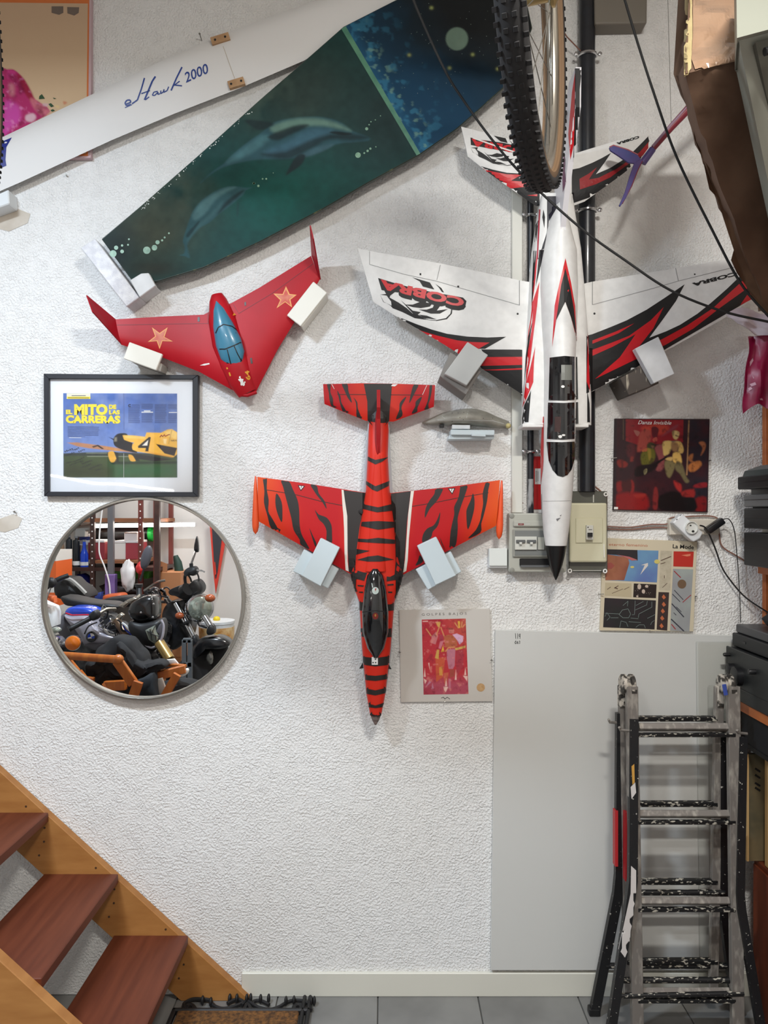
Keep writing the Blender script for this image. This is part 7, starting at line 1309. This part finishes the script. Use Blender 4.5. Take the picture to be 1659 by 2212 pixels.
for i in range(14):
    x, y = random.uniform(520, 900), random.uniform(60, 330); wire(b1, bA([(x, y), (x + random.uniform(-60, 60), y + random.uniform(20, 60)), (x + random.uniform(-80, 120), y + random.uniform(60, 130)), (x + random.uniform(-40, 160), y + random.uniform(90, 180))]), 2.30 + random.uniform(0, .08), random.choice((.004, .006, .008)), random.choice((m_bk2, m_bk2, m_chrome)))
for i in range(8): x, y = random.uniform(-20, 230), random.uniform(420, 560); wire(b1, bB([(x, y), (x + 40, y + random.uniform(-30, 40)), (x + 90, y + random.uniform(-10, 60))]), 2.34, .006, random.choice((m_bk2, m_chrome, m_eng)))
mtube('handlebar', [A_(860, 20, 2.42), (299, 1288, 2.5), (303, 1280, 2.55)], .012, m_alloy, b1, 8, 3); mtube('grip', [(300, 1268, 2.55), (301, 1300, 2.5)], .018, m_bk2, b1, 10); lathe('grip_cap', [(.026, 0), (.026, .02)], MR(300, 1268, 2.55), (0, 0, 1), m_black, b1, 14)
mtube('mirror_stem', [(303, 1255, 2.56), (311, 1228, 2.56)], .007, m_bk2, b1, 6); ellip('mirror_shell', MR(316, 1204, 2.56), (.034, .02, .082), mat('mirror_grey', (84, 82, 88), .4), b1, Matrix.Rotation(math.radians(16), 3, 'Y'))
wc = Vector((MR(388, 0, 2.1).x, -2.1, .30)); mwheel(wc, (.35, 1, 0), b1, .30, .055); tube('axle_leg', [MR(*bB([(320, 560)])[0], 2.16), wc + Vector((-.02, .07, 0))], .03, m_bk2, b1, 10)
mwheel((wc.x - 1.35, -2.65, .30), (.35, 1, 0), b1, .30, .08); tube('swingarm', [Vector((wc.x - .7, -2.5, .38)), Vector((wc.x - 1.35, -2.6, .30))], .03, m_bk2, b1, 8)
# ---- cruiser
b2 = thing('motorcycle', 'black cruiser motorcycle with a round chrome headlamp and a stalk mirror', 'motorcycle', (-1.45, -3.2, 0)); kc = 3.15
hc = MR(*bB([(588, 98)])[0], kc); nd = Vector((-.55, -1, .05)).normalized()
lathe('headlamp_shell', [(.093, -.006), (.105, 0), (.107, .02), (.095, .06), (.05, .11)], hc, nd, m_chrome, b2, 28); lathe('headlamp_lens', [(.001, -.03), (.05, -.024), (.08, -.012), (.095, 0)], hc, nd, m_lens, b2, 28)
wq = lambda pts: cv(300, 1070, 7.213, pts)
mslab('instrument_pod', wq([(480, 1480), (560, 1440), (680, 1400), (760, 1400), (860, 1320), (940, 1340), (1000, 1440), (980, 1510), (900, 1570), (840, 1640), (700, 1620), (600, 1580), (500, 1540)]), 3.25, .12, m_bk2, b2, .05, .02)
mtube('instrument_dial', [(*wq([(700, 1500)])[0], 3.19), (*wq([(760, 1460)])[0], 3.17)], .05, m_black, b2, 14)
mslab('tank_and_frame', bB([(250, 150), (300, 70), (380, 20), (500, -10), (530, 60), (522, 200), (500, 340), (440, 430), (350, 470), (300, 390), (270, 260)]), 3.35, .20, mat('cruiser_dark', (18, 18, 20), .35, c2=(46, 46, 50), scale=12), b2, .05, .03)
mslab('engine_fins', bB([(255, 200), (330, 240), (340, 300), (300, 400), (255, 330)]), 3.28, .05, m_eng, b2, .03, .02)
for i in range(6): wire(b2, bB([(262, 232 + i * 14), (300, 228 + i * 16), (335, 262 + i * 12)]), 3.23, .005, m_chrome)
mtube('fork_leg', [B_(372, 55, 3.22), B_(535, 360, 3.12)], .021, m_chrome, b2, 12); mtube('fork_leg', [B_(630, 175, 3.06), B_(690, 270, 3.02)], .023, m_chrome, b2, 12)
mslab('fork_gaiter', bB([(515, 365), (550, 340), (580, 400), (560, 450), (525, 480)]), 3.11, .05, m_bk2, b2, .03); mslab('fork_gaiter', bB([(650, 290), (685, 240), (720, 270), (715, 325), (660, 335)]), 3.02, .05, m_bk2, b2, .03)
mtube('fork_clamp', [B_(450, 235, 3.13), B_(495, 220, 3.12)], .014, m_bk2, b2, 8); wire(b2, bB([(570, 205), (575, 245), (610, 260), (650, 275)]), 3.04, .007)
mslab('mudguard', bB([(520, 480), (548, 410), (610, 362), (700, 345), (790, 352), (858, 395), (850, 435), (790, 460), (700, 455), (620, 462), (565, 500), (540, 560)]), 3.06, .10, m_bk, b2, .06)
wc2 = Vector((MR(*bB([(660, 0)])[0], 3.08).x, -3.14, .30)); n2_ = Vector((.55, 1, 0)); mwheel(wc2, n2_, b2, .30, .055); mslab('tyre_wall', bB([(545, 500), (600, 455), (720, 450), (830, 450), (790, 550), (710, 650), (600, 716), (558, 640)]), 3.12, .06, m_tyre, b2, .03)
mlump('hub_glint', *bB([(675, 545)])[0], 3.04, (.03, .02, .045), m_steel, b2, .3)  # added steel lump standing in for the glint on the wheel disc
for px_, k_, r in (((405, 165), 3.12, .034), ((678, 8), 3.1, .040)): p = MR(*bB([px_])[0], k_); ellip('indicator', p, (r, r * .8, r * .75), mat('indicator_dark_amber', (170, 84, 46), .25, coat=.4), b2, seg=12, rings=8)
mtube('indicator_stem', [B_(430, 160, 3.13), B_(470, 130, 3.16)], .008, m_chrome, b2, 6)
Wq = lambda x, y, k_: (*wq([(x, y)])[0], k_)
mtube('handlebar', [Wq(730, 1400, 3.22), Wq(720, 1260, 3.2), Wq(790, 1170, 3.15), Wq(880, 1200, 3.1)], .012, m_bk2, b2, 8, 4); mslab('switch_pod', wq([(705, 1190), (760, 1130), (850, 1110), (900, 1140), (905, 1200), (860, 1250), (790, 1240), (730, 1250)]), 3.12, .06, m_bk2, b2, .03, .015); mtube('lever', [Wq(905, 1165, 3.08), Wq(980, 1175, 3.06), Wq(1025, 1195, 3.05)], .006, m_chrome, b2, 6, 3); wire(b2, wq([(900, 1200), (930, 1270), (935, 1340)]), 3.1, .006); wire(b2, wq([(760, 1230), (800, 1290), (820, 1350)]), 3.15, .007)
mtube('mirror_stem', [Wq(815, 1070, 3.12), Wq(885, 870, 3.12)], .008, m_chrome, b2, 6); mslab('mirror_shell', wq([(905, 635), (928, 740), (930, 880), (870, 870), (862, 800), (880, 700)]), 3.12, .02, m_bk, b2, .015)
mtube('mirror_mount', [Wq(818, 1120, 3.12), Wq(815, 1060, 3.12)], .014, m_bk2, b2, 8); mtube('lever', [Wq(410, 1325, 3.45), Wq(330, 1340, 3.45), Wq(240, 1380, 3.5), Wq(80, 1490, 3.5)], .010, m_steel, b2, 6, 3)
random.seed(8)
for i in range(22):
    x, y = random.uniform(60, 460), random.uniform(1380, 1640); wire(b2, wq([(x, y), (x + random.uniform(-60, 80), y + random.uniform(-40, 60)), (x + random.uniform(0, 160), y + random.uniform(-20, 120))]), 3.32 + random.uniform(0, .1), random.choice((.006, .008, .012)), random.choice((m_bk2, m_chrome, m_chrome, m_eng)))
mslab('seat', bC([(1000, 1700), (1250, 1650), (1500, 1640), (1659, 1700), (1659, 1800), (1100, 1800)]), 3.22, .12, m_bk2, b2, .05)
mwheel((wc2.x - .85, -3.4, .30), n2_, b2, .30, .07); tube('swingarm', [Vector((wc2.x - .5, -3.3, .35)), Vector((wc2.x - .85, -3.4, .30))], .03, m_bk2, b2, 8)
st_ = thing('paddock_stand', 'grey steel paddock stand beside the cruiser wheel', 'stand', Vector((MR(410, 0, 2.9).x, -2.9, 0)))
for x in (448, 500): p = MR(*bB([(x, 380)])[0], 2.9); bar('upright', Vector((p.x, p.y, 0)), p, .03, .03, mat('stand_grey', (120, 124, 128), .4, metal=.4), st_)
p, q_ = MR(*bB([(430, 605)])[0], 2.9), MR(*bB([(515, 600)])[0], 2.9); bar('cross_bar', p, q_, .03, .03, mat('stand_grey', (120, 124, 128)), st_); p, q_ = MR(*bB([(440, 385)])[0], 2.9), MR(*bB([(510, 385)])[0], 2.9); bar('cross_bar', p, q_, .03, .03, mat('stand_grey', (120, 124, 128)), st_)
# ---- scooter front
b3 = thing('scooter', 'white scooter front with a chrome rimmed amber indicator behind the wooden chair', 'scooter', (MR(110, 0, 2.1).x, -2.1, 0))
c_ = MR(*bA([(292, 428)])[0], 1.98); lathe('indicator', [(.042, 0), (.041, -.014), (.028, -.024), (.001, -.028)], c_, (-.1, -1, 0), m_or, b3, 24); lathe('indicator_rim', [(.046, 0), (.047, .02), (.028, .05)], c_, (-.1, -1, 0), m_chrome, b3, 24); mtube('indicator_stem', [A_(250, 425, 2.02), A_(140, 440, 2.1)], .01, m_chrome, b3, 6)
mslab('front_shield', bA([(-40, 20), (40, 60), (110, 90), (128, 140), (122, 270), (80, 280), (40, 500), (-60, 900), (-120, 500)]), 2.15, .10, m_white, b3, .04, cur=0); mslab('orange_flash', bA([(60, -20), (125, -10), (130, 50), (90, 40)]), 2.12, .03, mat('scooter_orange', (226, 110, 60), .4), b3, .02, cur=0)
mslab('headlamp', bA([(100, 370), (150, 380), (185, 430), (190, 500), (150, 520), (100, 470)]), 2.05, .08, m_chrome, b3, .04); mslab('lamp_glass', bA([(105, 285), (150, 290), (165, 320), (120, 335)]), 2.05, .04, m_lens, b3, .02)
mtube('mirror_stem', [(97, 1305, 2.1), (112, 1263, 2.1)], .005, m_chrome, b3, 6); mtube('handlebar', [(100, 1270, 2.1), (122, 1253, 2.12), (148, 1243, 2.15)], .014, m_bk2, b3, 8, 3); mlump('switch_pod', 111, 1258, 2.1, (.03, .03, .03), m_bk2, b3, .2)
a = MR(112, 0, 2.1); mwheel((a.x, -2.24, .22), (.3, 1, 0), b3, .22, .05); tube('fork_leg', [Vector((a.x, -2.24, .22)), Vector((a.x - .02, -2.2, .75))], .03, m_bk2, b3, 8)
tag(mslab('dark_bag', bC([(240, 1380), (330, 1340), (480, 1370), (620, 1480), (750, 1600), (760, 1670), (500, 1680), (260, 1660)]), 3.0, .2, mat('bag_black', (28, 27, 28), .6), None, .06, .02), 'black padded case with a pale edge behind the roadster seat', 'bag'); tag(mtube('bag_strap', [(*bC([p])[0], 2.92) for p in ((340, 1340), (480, 1380), (600, 1480), (720, 1600))], .014, mat('strap_grey', (160, 156, 150), .5), None, 6, 4), 'pale curved strip lying over the black padded case', 'strip')
tag(mslab('orange_tank', bC([(1010, 1640), (1150, 1610), (1290, 1600), (1340, 1660), (1320, 1760), (1060, 1780)]), 3.42, .12, mat('tank_orange_red', (206, 96, 50), .4), None, .04), 'orange fuel can lying behind the roadster handlebar', 'can')
tag(mslab('blue_board', bC([(880, 1600), (980, 1570), (960, 1700), (860, 1680)]), 3.55, .05, mat('board_blue', (44, 66, 140), .5), None, .01, cur=0), 'small blue box beside the orange fuel can', 'box')
# ---------------------------------------------------------------- wooden armchair with a jacket
ch = thing('armchair', 'varnished wooden slatted armchair with folding arms', 'chair', (MR(260, 0, 1.75).x, -1.8, 0)); m_ch = mat('honey_wood', (190, 108, 44), .35, c2=(172, 90, 34), scale=4, stretch=(8, 2, 2))
def mbar(name, p, q_, w_, d_): bar(name, MR(*p), MR(*q_), w_, d_, m_ch, ch, .004)
tube('arm_rest', [MR(*A_(200, 545, 1.80)), MR(*A_(715, 582, 1.70))], .022, m_ch, ch, 12); ellip('arm_end', MR(*A_(715, 578, 1.70)), (.03, .03, .026), m_ch, ch, seg=10, rings=8)
mbar('arm_support', A_(705, 590, 1.72), A_(860, 810, 1.74), .055, .03); mbar('back_post', A_(250, 590, 1.82), A_(340, 700, 1.82), .03, .03); mbar('seat_rail', A_(390, 780, 1.85), A_(490, 790, 1.85), .05, .03); mbar('seat_rail', A_(590, 830, 1.82), A_(790, 820, 1.80), .055, .03)
mbar('arm_rest', B_(175, 712, 1.95), B_(458, 640, 1.98), .048, .045); mbar('arm_brace', B_(290, 602, 2.1), B_(455, 618, 2.0), .02, .03)
def leg(p, q_, k_, w_): a_ = MR(*p); b_ = MR(*q_); d_ = (b_ - a_); s_ = a_.z / max(1e-3, -d_.z); bar('leg', a_, a_ + d_ * s_, w_, .03, m_ch, ch)
leg(A_(905, 790, 1.72), A_(860, 920, 1.72), 1.72, .05); leg(B_(385, 690, 1.88), B_(275, 880, 1.88), 1.88, .045); leg(A_(340, 700, 1.82), A_(420, 800, 1.82), 1.82, .04); leg(A_(600, 850, 2.0), A_(560, 900, 2.0), 2.0, .04)
for i in range(5): a = MR(*A_(500 + i * 90, 840 - i * 6, 1.80)); b = MR(*A_(520 + i * 85, 830 - i * 6, 2.1)); bar('seat_slat', a, b, .04, .015, m_ch, ch)
jk = thing('jacket', 'dark grey jacket thrown over the wooden armchair', 'jacket', MR(275, 1470, 2.0))
J = mat('jacket_charcoal', (36, 36, 38), .9, c2=(26, 26, 28), scale=14, bump=.8, bscale=16)
mslab('jacket_body', bA([(430, 640), (440, 600), (500, 560), (520, 500), (620, 420), (740, 395), (830, 420), (900, 500), (960, 560), (980, 700), (960, 780), (860, 790), (760, 780), (640, 790), (540, 835), (490, 820), (500, 740), (440, 740)]), 1.95, .12, J, jk, .07, .05)
mslab('sleeve', bB([(-20, 560), (60, 560), (160, 570), (280, 590), (280, 625), (220, 650), (180, 690), (60, 720), (-20, 720)]), 1.92, .08, J, jk, .05, .04); mslab('collar_fold', bA([(700, 430), (780, 440), (860, 560), (900, 680), (840, 690), (760, 560)]), 1.88, .04, J, jk, .03, .03)
tag(mslab('dark_trousers', bB([(0, 760), (60, 720), (170, 690), (190, 800), (205, 900), (210, 960), (20, 960), (30, 850)]), 1.83, .06, mat('trouser_blue_black', (34, 40, 46), .9, c2=(26, 30, 34), scale=12), None, .04, .02), 'blue-black trousers hanging over the seat of the armchair', 'trousers')
tag(mslab('white_tray', bB([(235, 565), (360, 550), (400, 600), (330, 600)]), 2.06, .01, m_whiteprint, None, .005, cur=0), 'white tray behind the wooden armchair', 'tray'); tag(mslab('frisbee', bB([(400, 690), (460, 640), (485, 650), (470, 690), (420, 712)]), 2.04, .02, m_whiteprint, None, .01), 'round white disc beside the arm of the wooden chair', 'disc'); tag(mslab('cream_panel', bB([(180, 740), (250, 720), (280, 800), (270, 900), (200, 880)]), 1.90, .01, mat('panel_cream', (214, 210, 202), .6), None, .005, cur=0), 'cream panel leaning under the wooden armchair', 'panel')
